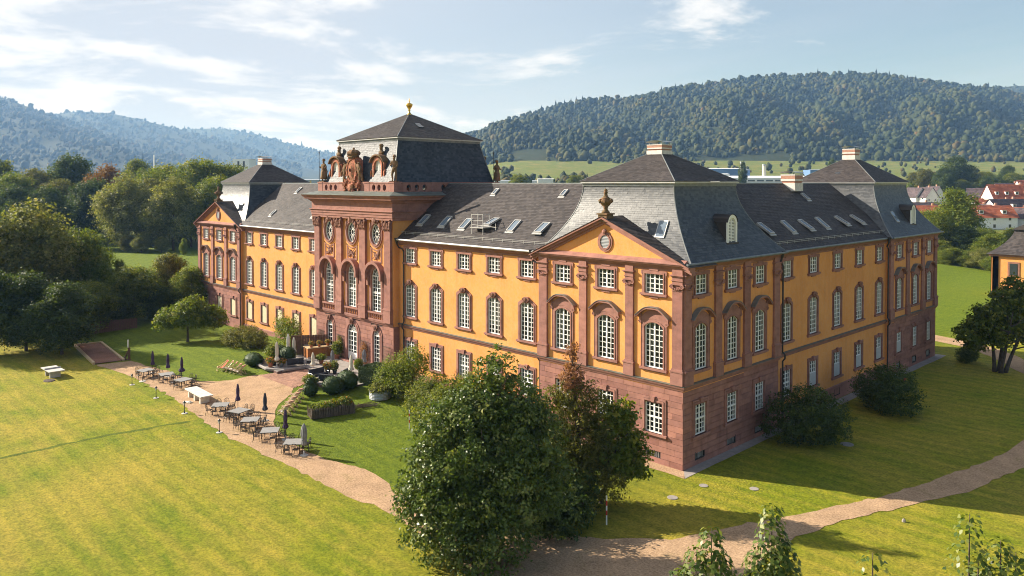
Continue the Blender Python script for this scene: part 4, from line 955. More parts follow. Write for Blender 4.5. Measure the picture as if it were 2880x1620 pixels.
# ------------------------------------------------------------------ the central block
CW = 0.45                                    # it stands forward of the wings
X0, X1 = -49.75, -34.4; CD = 15.0
holes = [(x - 1.5, x + 1.5, 5.95, 12.9) for x in HALLX]
ov = [(x - 1.2, x + 1.2, 13.7, 16.55) for x in HALLX]
dh = [(HALLX[0] - 1.04, HALLX[0] + 1.04, 1.15, 5.45), (HALLX[1] - 1.45, HALLX[1] + 1.45, 1.15, 5.55), (HALLX[2] - 1.04, HALLX[2] + 1.04, 1.15, 5.45)]
wall('stucco_wall', FRONT, X0, X1, CW, 6.0, 16.9, 'stucco', [(x - 1.3, x + 1.3, 6.95, 11.62) for x in HALLX] + ov)
coursed_stone(FRONT, X0, X1, CW, 0.3, 5.68, dh, False, 9, 12)
for q, x in enumerate(HALLX):
    p = MB(); p.ring(outl(2.6, 4.67, 0), outl(1.8 + 0.05, 4.62, 0.90), 0, 0, 0); p.xf(Matrix.Translation((x, -CW, 6.95))); p.build('arch_infill', 'stucco', palace)
    window('hall', FRONT, x, CW, 6.95)
    b = MB(); kd, dw = ('portal', 2.9) if q == 1 else ('door', 2.08)
    hgt = dh[q][3] - dh[q][2]; sw, sh, sr = SP[kd][:3]
    b.ring(outl(dw, hgt, 0), outl(sw + 0.05, sh, sr), 0, 0, 0); b.xf(Matrix.Translation((x, -CW, 1.15))).build('arch_infill', 'sandstone', palace)
    window(kd, FRONT, x, CW, 1.15, curtain=False, name='door')
    # oval window
    p = MB(); oo = [(a, b_ ) for a, b_ in ell(1.05, 1.27, 24)]
    sq = []
    for a, b_ in oo:
        s_ = min(1.2 / max(1e-6, abs(a)), 1.425 / max(1e-6, abs(b_))); sq.append((a * s_, b_ * s_))
    p.ring(sq, oo, 0, 0, 0); p.xf(Matrix.Translation((x, -CW, 15.125))).build('arch_infill', 'stucco', palace)
    s_ = MB(); s_.ring(ell(1.22, 1.44), ell(1.02, 1.24), -0.14, 0.0, -0.20); s_.ring(ell(1.02, 1.24), ell(0.90, 1.12), -0.20, -0.14, 0.20)
    o = put('oval_window', s_.mesh('oval_window', 'sandstone'), palace, (x, -CW, 15.125))
    g = MB(); g.face([(a, 0.14, b_) for a, b_ in ell(0.9, 1.12)]); g.build('glass', 'glass', o)
    f = MB(); f.ring(ell(0.91, 1.13), ell(0.80, 1.02), 0.05, 0.05, 0.16); f.tube([(a, 0.09, b_) for a, b_ in ell(0.22, 0.28) + ell(0.22, 0.28)[:1]], 0.03, 5)
    for k in range(12): a = 2 * math.pi * k / 12; f.bar((0.2 * math.cos(a), 0.09, 0.26 * math.sin(a)), (0.84 * math.cos(a), 0.09, 1.06 * math.sin(a)), 0.055, 0.05)
    f.build('sash', 'white_paint', o); n_ = MB(); n_.box(-1.1, 1.1, 0.4, 0.45, -1.2, 1.2); n_.build('dark_interior', 'dark_interior', o)
    m_ = MB(); m_.blob((0, -0.22, 1.45), (0.34, 0.2, 0.32), 8, 6, q, 0.3)
    for s in (-1, 1): scroll(m_, (s * 0.42, 1.3), 0.2, -0.2, s); m_.blob((s * 0.85, -0.16, 0.9), (0.16, 0.12, 0.32), 6, 5, 3, 0.3)
    m_.build('crest', 'sandstone_dark', o)
    # carved panel with a trophy below
    pn = MB(); P0 = [(-1.0, -1.62), (1.0, -1.62), (1.0, 0.0), (0.62, -0.18), (0.0, -0.3), (-0.62, -0.18), (-1.0, 0.0)]; P1 = [(a * 0.84, -0.82 + (b_ + 0.82) * 0.8) for a, b_ in P0]
    pn.ring(P0, P1, -0.06, 0.0, 0.04); pn.face([(a, 0.03, b_) for a, b_ in P1])
    pn.xf(Matrix.Translation((x, -CW, 13.75))); po = pn.build('carved_panel', 'sandstone', palace)
    tr = MB(); rg_ = random.Random(q)
    for k in range(10): tr.blob((x + rg_.uniform(-0.55, 0.55), -CW - 0.06, 12.9 + rg_.uniform(-0.35, 0.25)), (rg_.uniform(0.1, 0.22), 0.10, rg_.uniform(0.1, 0.28)), 6, 5, k, 0.3)
    tr.bar((x - 0.6, -CW - 0.1, 12.5), (x + 0.6, -CW - 0.1, 13.3), 0.07); tr.bar((x + 0.6, -CW - 0.1, 12.5), (x - 0.6, -CW - 0.1, 13.3), 0.07); tr.build('trophy', 'sandstone_dark', po)
    # balustrade before the tall windows
    bl = MB(); bl.box(x - 1.35, x + 1.35, -CW - 0.22, -CW, 6.06, 6.22); bl.box(x - 1.35, x + 1.35, -CW - 0.24, -CW, 6.78, 6.93); bo = bl.build('balustrade', 'sandstone', palace)
balu_me = MB().lathe([(0.07, 0), (0.07, 0.06), (0.045, 0.12), (0.10, 0.26), (0.05, 0.42), (0.07, 0.5), (0.07, 0.56)], 8).mesh('baluster', 'sandstone', True)
for bo in [o for o in palace.children if o.name.startswith('balustrade')]:
    xs = [v.co.x for v in bo.data.vertices]; x = (min(xs) + max(xs)) / 2
    for k in range(7): put('baluster', balu_me, bo, (x - 1.14 + 0.38 * k, -CW - 0.11, 6.22))
for x in (-49.05, -44.4, -39.7, -35.1): pilaster(FRONT, x, CW, 6.08, 16.75, 1.12, 0.30, fancy=True)
molding('string_course', FRONT, X0, X1, CW, STRING, 'sandstone', e0=1, e1=1)
for xs_, nm in ((X1, 'right'), (X0, 'left')):
    s_ = MB(); s_.face([(xs_, -CW, 0), (xs_, CD, 0), (xs_, CD, 16.9), (xs_, -CW, 16.9)]); s_.build('side_wall', 'stucco', palace)
    s2 = MB(); s2.box(xs_ - 0.012, xs_ + 0.012, -CW - 0.01, 0.35, 0.3, 5.7); s2.build('stone_return', 'sandstone', palace)
# entablature round the block: architrave, frieze, bold cornice, metal apron
def belt(name, prof, mat, parent=palace):
    mb = MB()
    C = [(X0, -CW), (X1, -CW), (X1, CD), (X0, CD)]; D = [(-1, -1), (1, -1), (1, 1), (-1, 1)]
    for (o0, z0), (o1, z1) in zip(prof, prof[1:]):
        for i in range(4):
            j = (i + 1) % 4
            mb.face([(C[i][0] + D[i][0] * o0, C[i][1] + D[i][1] * o0, z0), (C[j][0] + D[j][0] * o0, C[j][1] + D[j][1] * o0, z0), (C[j][0] + D[j][0] * o1, C[j][1] + D[j][1] * o1, z1), (C[i][0] + D[i][0] * o1, C[i][1] + D[i][1] * o1, z1)])
    return mb.build(name, mat, parent)
ent = belt('entablature', [(0.0, 16.6), (0.32, 16.62), (0.32, 16.86), (0.38, 16.88), (0.38, 17.16), (0.44, 17.18), (0.44, 17.40), (0.56, 17.50), (0.56, 17.56), (0.34, 17.60), (0.34, 18.36), (0.42, 18.40), (0.52, 18.52), (0.62, 18.56), (0.62, 18.64), (0.98, 18.72), (1.02, 18.92), (1.14, 18.98), (1.24, 19.14), (1.24, 19.18)], 'sandstone')
belt('cornice_apron', [(1.24, 19.184), (1.30, 19.17), (1.30, 19.22), (-0.35, 19.62)], 'copper_grey', ent)
# parapet with pierced ovals
PX0, PX1, PY0, PY1, PZ0, PZ1 = X0 + 0.15, X1 - 0.15, -CW + 0.25, CD - 0.25, 19.5, 20.5
par = MB()
segs = []
def para(a, b, fixed, side_y):
    """one pierced run between two dies; a..b along the run"""
    n = 3; L = b - a; q = MB(); th = 0.28
    for k in range(n):
        c = a + L * (0.5 + (k - 1) * 0.27)
        el = [(c + 0.30 * math.cos(2 * math.pi * j / 16 - 1.9), 20.0 + 0.34 * math.sin(2 * math.pi * j / 16 - 1.9)) for j in range(16)]
        lo, hi = (a if k == 0 else c - L * 0.135), (b if k == n - 1 else c + L * 0.135); sq = []
        for x, z in el:
            dx, dz = x - c, z - 20.0; s_ = 1e9
            if dx > 1e-6: s_ = min(s_, (hi - c) / dx)
            if dx < -1e-6: s_ = min(s_, (lo - c) / dx)
            s_ = min(s_, 0.5 / max(1e-6, abs(dz))); sq.append((c + dx * s_, 20.0 + dz * s_))
        q.ring(sq, el, 0, 0, th); q.ring(sq, el, th, th, th)
    q.box(a, b, -0.05, th + 0.05, 20.44, 20.56); q.box(a, b, -0.05, th + 0.05, 19.45, 19.55)
    if side_y: q.xf(Matrix.Translation((fixed, 0, 0)) @ Matrix.Rotation(R(90), 4, 'Z'))
    else: q.xf(Matrix.Translation((0, fixed, 0)))
    q.build('parapet', 'sandstone', ent)
xm0, xm1 = -44.05, -40.05
para(PX0 + 0.9, -45.0, PY0, False); para(-39.1, PX1 - 0.9, PY0, False)
for a, b in ((0.8, 4.6), (5.4, 9.2), (10.0, 13.8)): para(a, b, PX1, True); para(a, b, PX0 + 0.28, True)
dies = [(PX0 - 0.02, PX0 + 0.9, PY0 - 0.03), (-45.0, -44.1, PY0 - 0.03), (-40.0, -39.1, PY0 - 0.03), (PX1 - 0.9, PX1 + 0.02, PY0 - 0.03)]
for a, b, y in dies:
    q = MB(); q.box(a, b, y, y + 0.95, 19.45, 20.5); q.box(a - 0.06, b + 0.06, y - 0.06, y + 1.0, 20.5, 20.62); q.build('parapet_die', 'sandstone', ent)
for yq in (4.6, 9.2, 13.8):
    q = MB(); q.box(PX1 - 0.3, PX1 + 0.03, yq, yq + 0.8, 19.45, 20.58); q.build('parapet_die', 'sandstone', ent)
bp = MB(); bp.box(-44.1, -40.0, PY0 + 0.2, PY0 + 0.6, 19.45, 20.6); bp.build('parapet', 'sandstone', ent)
# tower mansard, cap and gilded finial
cm = mansard(-42.05, 7.3, 6.9, 7.2, 5.75, 5.75, 20.0, 25.1, 1.15, 51, mat='slate_tower')
cc_ = cap_roof(-42.05, 7.3, 5.75, 5.75, 25.2, 28.45, 52, 0.12)
fn = MB(); fn.lathe([(0.30, 0), (0.22, 0.25), (0.10, 0.4), (0.10, 0.55), (0.16, 0.6), (0.10, 0.68), (0.32, 1.05), (0.40, 1.25), (0.36, 1.36), (0.12, 1.45), (0.05, 1.5), (0.04, 1.95), (0.01, 2.0)], 14, (-42.05, 7.3, 28.3)); fn.blob((-42.05, 7.3, 30.0), (0.09, 0.09, 0.09))
fn.build('finial', 'gold', cc_, True)
sk = MB(); sk.box(-0.5, 0.5, -0.35, 0.35, 0, 0.15); sk.xf(Matrix.Translation((-38.9, 6.3, 26.85)) @ Matrix.Rotation(R(29), 4, 'Y')).build('skylight', 'skylight_glass', cc_)
MB().bar((-41.7, 6.9, 28.35), (-36.6, 3.4, 25.55), 0.03).build('lightning_wire', 'trim_metal', cc_)
# stone dormers on the front of the tower roof
for x in (-46.95, -37.15 - 1.4):
    d = MB(); w, h, r = 1.35, 2.35, 0.62; ar, ai = outl(w + 0.9, h + 0.5, r + 0.15, 12), outl(w, h, r, 12); ax = outl(w + 0.5, h + 0.3, r + 0.1, 12)
    d.ring(ar, ax, 0, 1.4, -0.1); d.ring(ax, ai, -0.1, 0, 0.25)
    for s in (-1, 1): scroll(d, (s * (w / 2 + 0.62), 0.3), 0.28, 0.05, s); d.blob((s * (w / 2 + 0.55), 0.05, 0.9), (0.16, 0.2, 0.5), 6, 5, 4, 0.2)
    d.xf(Matrix.Translation((x, 0.55, 20.55))); o = d.build('stone_dormer', 'relief_stone', cm)
    hd = MB(); n = 12
    for i in range(n):
        a, b = ar[2 + i], ar[3 + i]; sc = 1.14
        hd.prism([(a[0] * sc, a[1] + 0.02), (b[0] * sc, b[1] + 0.02), (b[0] * sc, b[1] + 0.16), (a[0] * sc, a[1] + 0.16)], -0.3, 1.9)
    hd.xf(Matrix.Translation((x, 0.55, 20.55))).build('dormer_hood', 'statue_stone', o)
    lv = MB(); lv.face([(q, 0.22, z) for q, z in ai])
    for q in range(22):
        z = 0.05 + q * 0.105; wq = w / 2 - 0.03 if z < h - r else max(0.1, (w / 2 - 0.03) * math.sqrt(max(0, 1 - ((z - (h - r)) / r) ** 2))); lv.box(-wq, wq, 0.12, 0.20, z, z + 0.065)
    lv.box(-0.03, 0.03, 0.1, 0.21, 0, h - 0.05); lv.xf(Matrix.Translation((x, 0.55, 20.55))).build('shutter', 'white_wall', o)
    bk = MB(); bk.box(-w / 2 - 0.45, w / 2 + 0.45, 1.4, 3.2, 0, h - 0.1); bk.xf(Matrix.Translation((x, 0.5, 20.5))).build('dormer_flank', 'slate', o)
# ------------------------------------------------------------------ trees and shrubs
def leaf_mesh(name, P, N, size, T, mat, rg, aspect=0.62):
    n = len(P); N = N / (np.linalg.norm(N, axis=1, keepdims=True) + 1e-9)
    A = rg.normal(size=(n, 3)); A -= N * np.sum(A * N, 1, keepdims=True); A /= np.linalg.norm(A, axis=1, keepdims=True) + 1e-9
    B = np.cross(N, A); s = size[:, None]
    V = np.empty((n, 4, 3)); V[:, 0] = P - A * s * 0.5; V[:, 1] = P + B * s * aspect * 0.5 + N * s * 0.08; V[:, 2] = P + A * s * 0.5 - N * s * 0.06; V[:, 3] = P - B * s * aspect * 0.5 + N * s * 0.08
    me = bpy.data.meshes.new(name); me.vertices.add(n * 4); me.vertices.foreach_set('co', V.reshape(-1))
    me.loops.add(n * 4); me.loops.foreach_set('vertex_index', np.arange(n * 4)); me.polygons.add(n); me.polygons.foreach_set('loop_start', np.arange(0, n * 4, 4))
    me.materials.append(MATS[mat]); me.attributes.new('tint', 'FLOAT', 'FACE').data.foreach_set('value', np.clip(T, 0, 1).astype(np.float32))
    me.update(calc_edges=True); return me
def crown(name, blobs, n, leaf, mat, seed, clump=0.5, per=26, fill=0.45, up=0.45, aspect=0.62, zmin=None, droop=0.0):
    """leaves gathered in sprays that sit near the surface of overlapping lobes"""
    rg = np.random.default_rng(seed); B = np.array(blobs, float)
    ar = (B[:, 3] * B[:, 4] * B[:, 5]) ** (2 / 3); k = max(1, n // per)
    w = rg.choice(len(B), k, p=ar / ar.sum()); d = rg.normal(size=(k, 3)); d /= np.linalg.norm(d, axis=1, keepdims=True)
    rad = np.where(rg.random(k) < fill, rg.uniform(0.35, 0.85, k), rg.uniform(0.85, 1.10, k))
    C = B[w, :3] + d * B[w, 3:6] * rad[:, None]
    ct = rg.beta(2.2, 2.6, k); cn = d * 0.7 + np.array([0, 0, up]) + rg.normal(0, 0.25, (k, 3))
    idx = np.repeat(np.arange(k), per); m = len(idx)
    cs = clump * rg.uniform(0.6, 1.3, k)
    off = rg.normal(size=(m, 3)) * cs[idx][:, None] * np.array([0.6, 0.6, 0.42]); off[:, 2] -= droop * np.linalg.norm(off[:, :2], axis=1)
    P = C[idx] + off; N = cn[idx] + rg.normal(0, 0.55, (m, 3)); T = ct[idx] * 0.72 + rg.random(m) * 0.32
    if zmin is not None: ok = P[:, 2] > zmin; P, N, T = P[ok], N[ok], T[ok]
    return leaf_mesh(name, P, N, leaf * rg.uniform(0.65, 1.3, len(P)), T, mat, rg, aspect)
def trunk_mesh(h, r, limbs, seed, lean=(0, 0), mat='bark', forks=1):
    rg = random.Random(seed); mb = MB()
    for f in range(forks):
        a = 6.28 * f / forks + 0.4; sp = 0.0 if forks == 1 else 0.9
        pts = [(sp * 0.5 * math.cos(a) + (lean[0] + sp * 1.6 * math.cos(a)) * t + rg.uniform(-.05, .05) * h * 0.1, sp * 0.5 * math.sin(a) + (lean[1] + sp * 1.6 * math.sin(a)) * t + rg.uniform(-.05, .05) * h * 0.1, h * t - 0.1) for t in (0, 0.12, 0.3, 0.5, 0.7, 0.88, 1)]
        mb.tube(pts, [r * 1.35, r, r * 0.85, r * 0.68, r * 0.5, r * 0.3, r * 0.12], 8)
        for (t, a2, L, rise) in limbs:
            i = min(5, int(t * 6)); b = Vector(pts[i]).lerp(Vector(pts[i + 1]), t * 6 - i); e = Vector((math.cos(a2 + f), math.sin(a2 + f), 0))
            mb.tube([b, b + e * L * 0.4 + Vector((0, 0, rise * 0.25)), b + e * L * 0.75 + Vector((0, 0, rise * 0.65)), b + e * L + Vector((0, 0, rise))], [r * 0.42, r * 0.3, r * 0.18, r * 0.06], 6)
    return mb.mesh('trunk', mat, True)
def limbset(n, t0, t1, L, rise, seed):
    rg = random.Random(seed); return [(t0 + (t1 - t0) * k / max(1, n - 1), k * 2.4 + rg.uniform(-.4, .4), L * rg.uniform(0.7, 1.1) * (1 - 0.4 * k / n), rise * rg.uniform(0.6, 1.2)) for k in range(n)]
def tree(name, label, loc, crowns, tr, rz=0.0, scale=1.0, group=None, cat='tree'):
    t = thing(name, label, cat, loc, rz, group); t.scale = (scale,) * 3 if np.isscalar(scale) else scale
    if tr: put('trunk', tr, t)
    for c in crowns: put('crown', c, t)
    return t
def lat(l, d=0.0): return (RT[0] * l + FW[0] * d, RT[1] * l + FW[1] * d)
# the big chestnut before the house (lateral, depth, height, radius)
def bl(l, d, z, r, rz=None): x, y = lat(l, d); return (x, y, z, r, r, rz or r)
A = [bl(1.3, 0.8, 9.8, 1.15, 1.6), bl(0.3, 0.3, 8.3, 1.55, 1.5), bl(2.4, 0.9, 8.3, 1.5, 1.4), bl(-1.0, 0.2, 7.7, 1.0, 0.9), bl(3.6, 0.8, 7.3, 1.0, 0.9), bl(-2.2, -0.1, 5.7, 1.1, 0.9), bl(-2.9, -0.3, 3.7, 1.1, 0.9), bl(-0.7, 0, 6.6, 2.2), bl(2.8, 0.4, 6.2, 2.3), bl(1.0, 0.8, 6.4, 2.6), bl(-1.2, -0.3, 4.6, 2.3), bl(1.8, -0.2, 4.2, 2.6), bl(-1.6, -0.4, 2.5, 2.2), bl(0.7, -0.8, 2.1, 2.5), bl(3.9, 0.5, 4.0, 1.6), bl(0.4, 1.4, 3.0, 2.4)]
tree('chestnut_tree', 'big dark green chestnut tree with glossy leaves in front of the palace', (-0.8, -19.2, 0), [crown('crown', A, 80000, 0.215, 'leaf_chestnut', 1, 0.36, 22, 0.36, 0.5, 0.55, 0.15, 0.3)], trunk_mesh(9.5, 0.26, limbset(9, 0.2, 0.85, 2.6, 1.6, 3), 2, lat(1.2, 0.5)))
Bb = [bl(-2.9, 0.3, 3.0, 1.6, 2.0), bl(0.9, -0.3, 2.0, 1.7, 1.6), bl(-0.9, 0, 6.6, 1.15, 1.6), bl(0.2, 0, 6.2, 1.2, 1.6), bl(-1.7, 0.2, 5.8, 1.25, 1.7), bl(-0.6, -0.2, 4.4, 1.7, 1.9), bl(-2.0, 0, 3.6, 1.5, 1.9), bl(0.5, 0.1, 3.8, 1.4, 1.8), bl(-0.8, -0.2, 2.3, 1.8, 1.6)]
tree('cypress_tree', 'olive brown conifer with a dead rust coloured top beside the chestnut', (-1.2, -9.4, 0), [crown('crown', Bb, 23000, 0.24, 'leaf_olive', 5, 0.32, 18, 0.4, 0.5, 0.35, 0.3, 0.3), crown('crown', [bl(-0.75, 0, 9.0, 0.45, 1.4), bl(-0.75, 0, 8.0, 0.75, 1.0)], 2600, 0.2, 'leaf_dead', 6, 0.22, 14, 0.5, 0.6, 0.3)], trunk_mesh(9.9, 0.2, limbset(10, 0.25, 0.9, 1.2, 0.8, 8), 7, lat(-0.7)))
Cb = [bl(0.6, 0, 5.0, 1.1, 1.4), bl(1.5, 0, 5.7, 0.7, 1.0), bl(1.7, 0, 4.2, 0.95), bl(0.6, 0, 3.4, 1.2), bl(2.2, -0.1, 3.3, 0.75), bl(1.5, -0.1, 2.7, 0.85), bl(2.5, -0.1, 2.2, 0.45, 0.6)]
tree('maple_tree', 'small leafy maple between the conifer and the palace corner', (-0.6, -8.4, 0), [crown('crown', Cb, 7500, 0.24, 'leaf_light', 9, 0.34, 18, 0.4, 0.4, 0.7, 0.6, 0.3)], trunk_mesh(5.6, 0.13, limbset(7, 0.3, 0.8, 1.6, 0.9, 4), 3, lat(1.6)))
tree('shade_fill_bush', 'dark bush filling in the shade under the chestnut between path and conifer', (0.2, -13.2, 0), [crown('crown', [bl(0.9, 2.0, 1.4, 1.7, 1.6), bl(0, 0, 1.0, 1.9, 1.3), bl(-1.6, 0.6, 1.5, 1.9, 1.6), bl(-0.6, 1.6, 1.6, 1.8, 1.7)], 13000, 0.22, 'leaf_dark', 12, 0.3, 18, 0.4, 0.5, 0.6, 0.05)], None, cat='bush')  # dark foliage put in where deep shade lies below the conifer
# shoots of tall young trees close to the drone
def dpos(px, py, D):
    x, y = wedge(px, D); return (x, y, 20.435 - math.tan(R(1.232)) * D - (py - 503.4) / 1943 * D * 1.0)
def shoot(label, px, py, D, n, leafsize, h, seed, side=()):
    x, y, z = dpos(px, py, D); rg = np.random.default_rng(seed); P, N, S_, T = [], [], [], []
    stems = [((0, 0), z, h)] + [(lat(a, b), z - dz, hh) for a, b, dz, hh in side]
    mb = MB(); mb.tube([(0, 0, 0), (0.02, 0, (z - h) * 0.5), (0, 0, z - h - 0.3)], [0.12, 0.08, 0.045], 7)
    for (ox, oy), zt, hh in stems:
        mb.tube([(0, 0, z - h - 0.4), (ox * 0.5, oy * 0.5, z - h + 0.2), (ox, oy, zt - hh * 0.5), (ox, oy, zt)], [0.04, 0.025, 0.014, 0.005], 6)
        k = int(n * hh / h)
        for i in range(k):
            f = i / k; zz = zt - 0.02 - hh * f; a = i * 2.4 + rg.uniform(-.4, .4); r = 0.05 + (0.10 + 0.30 * f) * rg.uniform(0.6, 1.2)
            P.append((ox + r * math.cos(a), oy + r * math.sin(a), zz)); N.append((math.cos(a) * 0.7, math.sin(a) * 0.7, 0.6 + rg.uniform(-.4, .4))); S_.append(leafsize * rg.uniform(0.7, 1.2)); T.append(rg.beta(2, 2))
    t = thing('young_pear_tree', label, 'tree', (x, y, 0), 0, 'young trees at the bottom edge')
    put('trunk', mb.mesh('trunk', 'bark', True), t); put('crown', leaf_mesh('crown', np.array(P), np.array(N), np.array(S_), np.array(T), 'leaf_chestnut', rg, 0.62), t)
shoot('bushy young treetop at the bottom edge over the sandy path', 1795, 1338, 13, 380, 0.11, 1.4, 1, ((-0.25, 0, 0.35, 1.1), (0.2, 0.1, 0.5, 1.0), (-0.5, 0.1, 0.75, 0.7)))
shoot('tallest young treetop where path and lawn meet at the bottom edge', 1948, 1280, 13, 420, 0.11, 1.6, 2, ((0.25, 0, 0.75, 1.0), (-0.2, 0.1, 0.8, 0.9), (0.1, -0.1, 0.5, 1.1)))
shoot('tiny leafy shoot peeping over the bottom edge', 2205, 1400, 12, 60, 0.11, 0.8, 3)
shoot('slim young treetop at the lower right with paired leaves', 2450, 1300, 12.5, 170, 0.11, 1.6, 4, ((0.15, 0, 0.7, 0.9),))
shoot('short young treetop at the lower right corner', 2530, 1368, 12.5, 170, 0.11, 1.1, 5, ((0.25, 0, 0.2, 0.8), (-0.2, 0, 0.45, 0.6)))

# right of the house
RB = [(0, 0, 1.9, 2.0, 2.0, 1.7), (1.1, 0.5, 1.6, 1.6, 1.6, 1.4), (-1.0, -0.4, 1.5, 1.6, 1.6, 1.4), (0.3, -0.6, 2.7, 1.4, 1.4, 1.0)]
rb = crown('crown', RB, 15000, 0.16, 'leaf_dark', 21, 0.28, 20, 0.35, 0.5, 0.5, 0.02)
tree('yew_bush', 'dark round bush against the shaded facade, nearer the corner', (3.4, 12.0, 0), [rb], None, 0.3, (1.25, 1.25, 1.22), 'bushes along the shaded facade', 'bush')
tree('yew_bush', 'dark round bush against the shaded facade, farther from the corner', (4.6, 25.4, 0), [rb], None, 2.1, (1.25, 1.25, 1.1), 'bushes along the shaded facade', 'bush')
tree('round_shrub', 'small dark shrub on the shaded lawn left of the multi-stem tree', (3.7, 51.9, 0), [rb], None, 1.0, (0.55, 0.55, 0.5), None, 'bush')
MR = [bl(-3.4, 0, 4.2, 1.3, 0.9), bl(-1.9, 0.2, 5.2, 1.5, 1.1), bl(-0.6, -0.3, 4.0, 1.3, 0.8), bl(-1.4, 0, 6.6, 1.2, 0.9), bl(0.3, 0.4, 6.2, 1.7, 1.2), bl(1.6, 0, 4.9, 1.6, 1.0), bl(0.6, 0, 8.2, 1.3, 1.0), bl(1.9, 0.3, 7.2, 1.5, 1.0), bl(1.4, 0, 9.4, 0.9, 0.9), bl(3.3, 0, 5.8, 1.6, 1.0), bl(3.4, 0.2, 8.0, 1.5, 0.9), bl(4.9, 0, 4.6, 1.5, 0.9), bl(5.0, 0, 6.8, 1.6, 1.1), bl(5.2, 0, 8.7, 1.1, 0.8), bl(6.6, 0, 5.6, 1.5, 1.1), bl(3.2, 0, 3.9, 1.3, 0.7), bl(-2.6, 0, 3.2, 0.9, 0.6)]
tree('multi_stem_tree', 'dark spreading tree on several stems at the right edge', (7.6, 49.4, 0), [crown('crown', MR, 24000, 0.36, 'leaf_green', 23, 0.5, 20, 0.25, 0.4, 0.7, 2.4, 0.3)], trunk_mesh(7.0, 0.2, limbset(6, 0.4, 0.8, 2.6, 1.6, 5), 6, lat(1.0), forks=4))
# shrubs beside and before the front
G1 = [(0, 0, 1.7, 1.7, 1.6, 1.5), (0.7, 0.3, 2.6, 1.2, 1.2, 1.1), (-0.8, -0.2, 1.2, 1.4, 1.4, 1.1), (0.5, -0.8, 1.2, 1.2, 1.2, 1.0)]
gshrub = crown('crown', G1, 12000, 0.16, 'leaf_light', 31, 0.3, 18, 0.4, 0.5, 0.5, 0.02); gshrub2 = crown('crown', G1, 11000, 0.17, 'leaf_green', 32, 0.3, 18, 0.4, 0.5, 0.5, 0.02)
def shrub(label, x, y, me, sc, rz=0.0, name='shrub', g=None): return tree(name, label, (x, y, H(x, y)), [me], None, rz, sc, g, 'bush')
shrub('bright green loose shrub right of the clipped hedge block', -28.6, -3.4, gshrub, (1.25, 1.25, 1.2), 0.4)
shrub('green shrub under the orange wing wall beside the chestnut', -22.2, -5.4, gshrub2, (1.15, 1.15, 1.0), 1.7)
shrub('low green shrub in front of the wing wall left of the chestnut top', -19.8, -2.2, gshrub, (1.0, 1.0, 1.0), 2.9)
shrub('bush half hidden behind the chestnut near the small red white post', -17.5, -7.2, gshrub2, (1.3, 1.3, 1.25), 0.9)
shrub('wide low dark bush on the lawn before the left wing', -58.6, -5.2, crown('crown', [(0, 0, 1.0, 2.6, 2.0, 1.3), (1.6, 0.4, 0.9, 1.7, 1.6, 1.1), (-1.6, -0.2, 0.8, 1.6, 1.6, 1.0)], 13000, 0.17, 'leaf_olive', 33, 0.3, 18, 0.4, 0.5, 0.5, 0.02), 1.05)
shrub('yellowing shrub against the left wing wall behind the bar', -53.9, -2.2, crown('crown', [(0, 0, 1.5, 1.3, 0.9, 1.3), (1.2, 0.1, 2.0, 1.1, 0.8, 1.1), (-0.8, 0, 2.2, 0.8, 0.7, 1.0), (1.9, 0, 1.2, 0.9, 0.8, 0.9)], 6000, 0.16, 'leaf_light', 34, 0.3, 14, 0.5, 0.5, 0.5, 0.02), (1.25, 1.1, 1.25))
# apple tree and the thicket at left
ap = crown('crown', [bl(0, 0, 3.6, 2.2, 1.5), bl(-1.9, 0.2, 3.2, 1.8, 1.2), bl(1.7, 0, 3.5, 1.9, 1.4), bl(3.2, 0.2, 3.2, 1.5, 1.2), bl(-3.0, 0, 2.5, 1.1, 0.9), bl(0.6, 0, 4.8, 1.4, 1.0)], 13000, 0.27, 'leaf_light', 41, 0.42, 18, 0.35, 0.5, 0.65, 1.3, 0.25)
tree('apple_tree', 'small light green tree standing alone on the lawn by the left wing', (-67.6, -8.4, H(-67.6, -8.4)), [ap], trunk_mesh(4.2, 0.16, limbset(7, 0.4, 0.85, 1.9, 0.9, 3), 5))
def stdtree(seed, h, w, n, leaf, mat, z0=0.18, lobes=11):
    rg = random.Random(seed); B = []
    for k in range(lobes):
        f = (k + 0.5) / lobes; z = h * (z0 + 0.14 + (0.80 - z0) * f); r = w * 0.5 * math.sin(math.pi * (0.20 + 0.72 * f)) ** 0.8; a = k * 2.4 + rg.uniform(-.5, .5)
        q = r * rg.uniform(0.42, 0.62); B.append((math.cos(a) * (r - q * 0.7), math.sin(a) * (r - q * 0.7), z, q, q, q * rg.uniform(0.8, 1.1)))
    B.append((0, 0, h * 0.90, w * 0.17, w * 0.17, h * 0.09)); B.append((0, 0, h * 0.6, w * 0.3, w * 0.3, h * 0.26))
    return crown('crown', B, n, leaf, mat, seed, leaf * 2.4, 20, 0.3, 0.5, 0.7, h * z0 * 0.7, 0.2)
KIND = {}
for nm, (h, w, n, leaf, mat, z0) in dict(broad=(22, 17, 27000, 0.52, 'leaf_green', 0.08), tall=(26, 14, 26000, 0.52, 'leaf_green', 0.06), olive=(23, 15, 26000, 0.52, 'leaf_olive', 0.06), autumn=(22, 13, 16000, 0.6, 'leaf_autumn', 0.1), light=(20, 14, 26000, 0.5, 'leaf_light', 0.06), dark=(24, 15, 24000, 0.56, 'leaf_dark', 0.05), pale=(20, 14, 26000, 0.48, 'leaf_pale', 0.05)).items():
    KIND[nm] = (stdtree(50 + len(KIND), h, w, n, leaf, mat, z0), trunk_mesh(h * 0.8, w * 0.022, limbset(8, 0.3, 0.85, w * 0.3, h * 0.1, len(KIND)), 60 + len(KIND)), h)
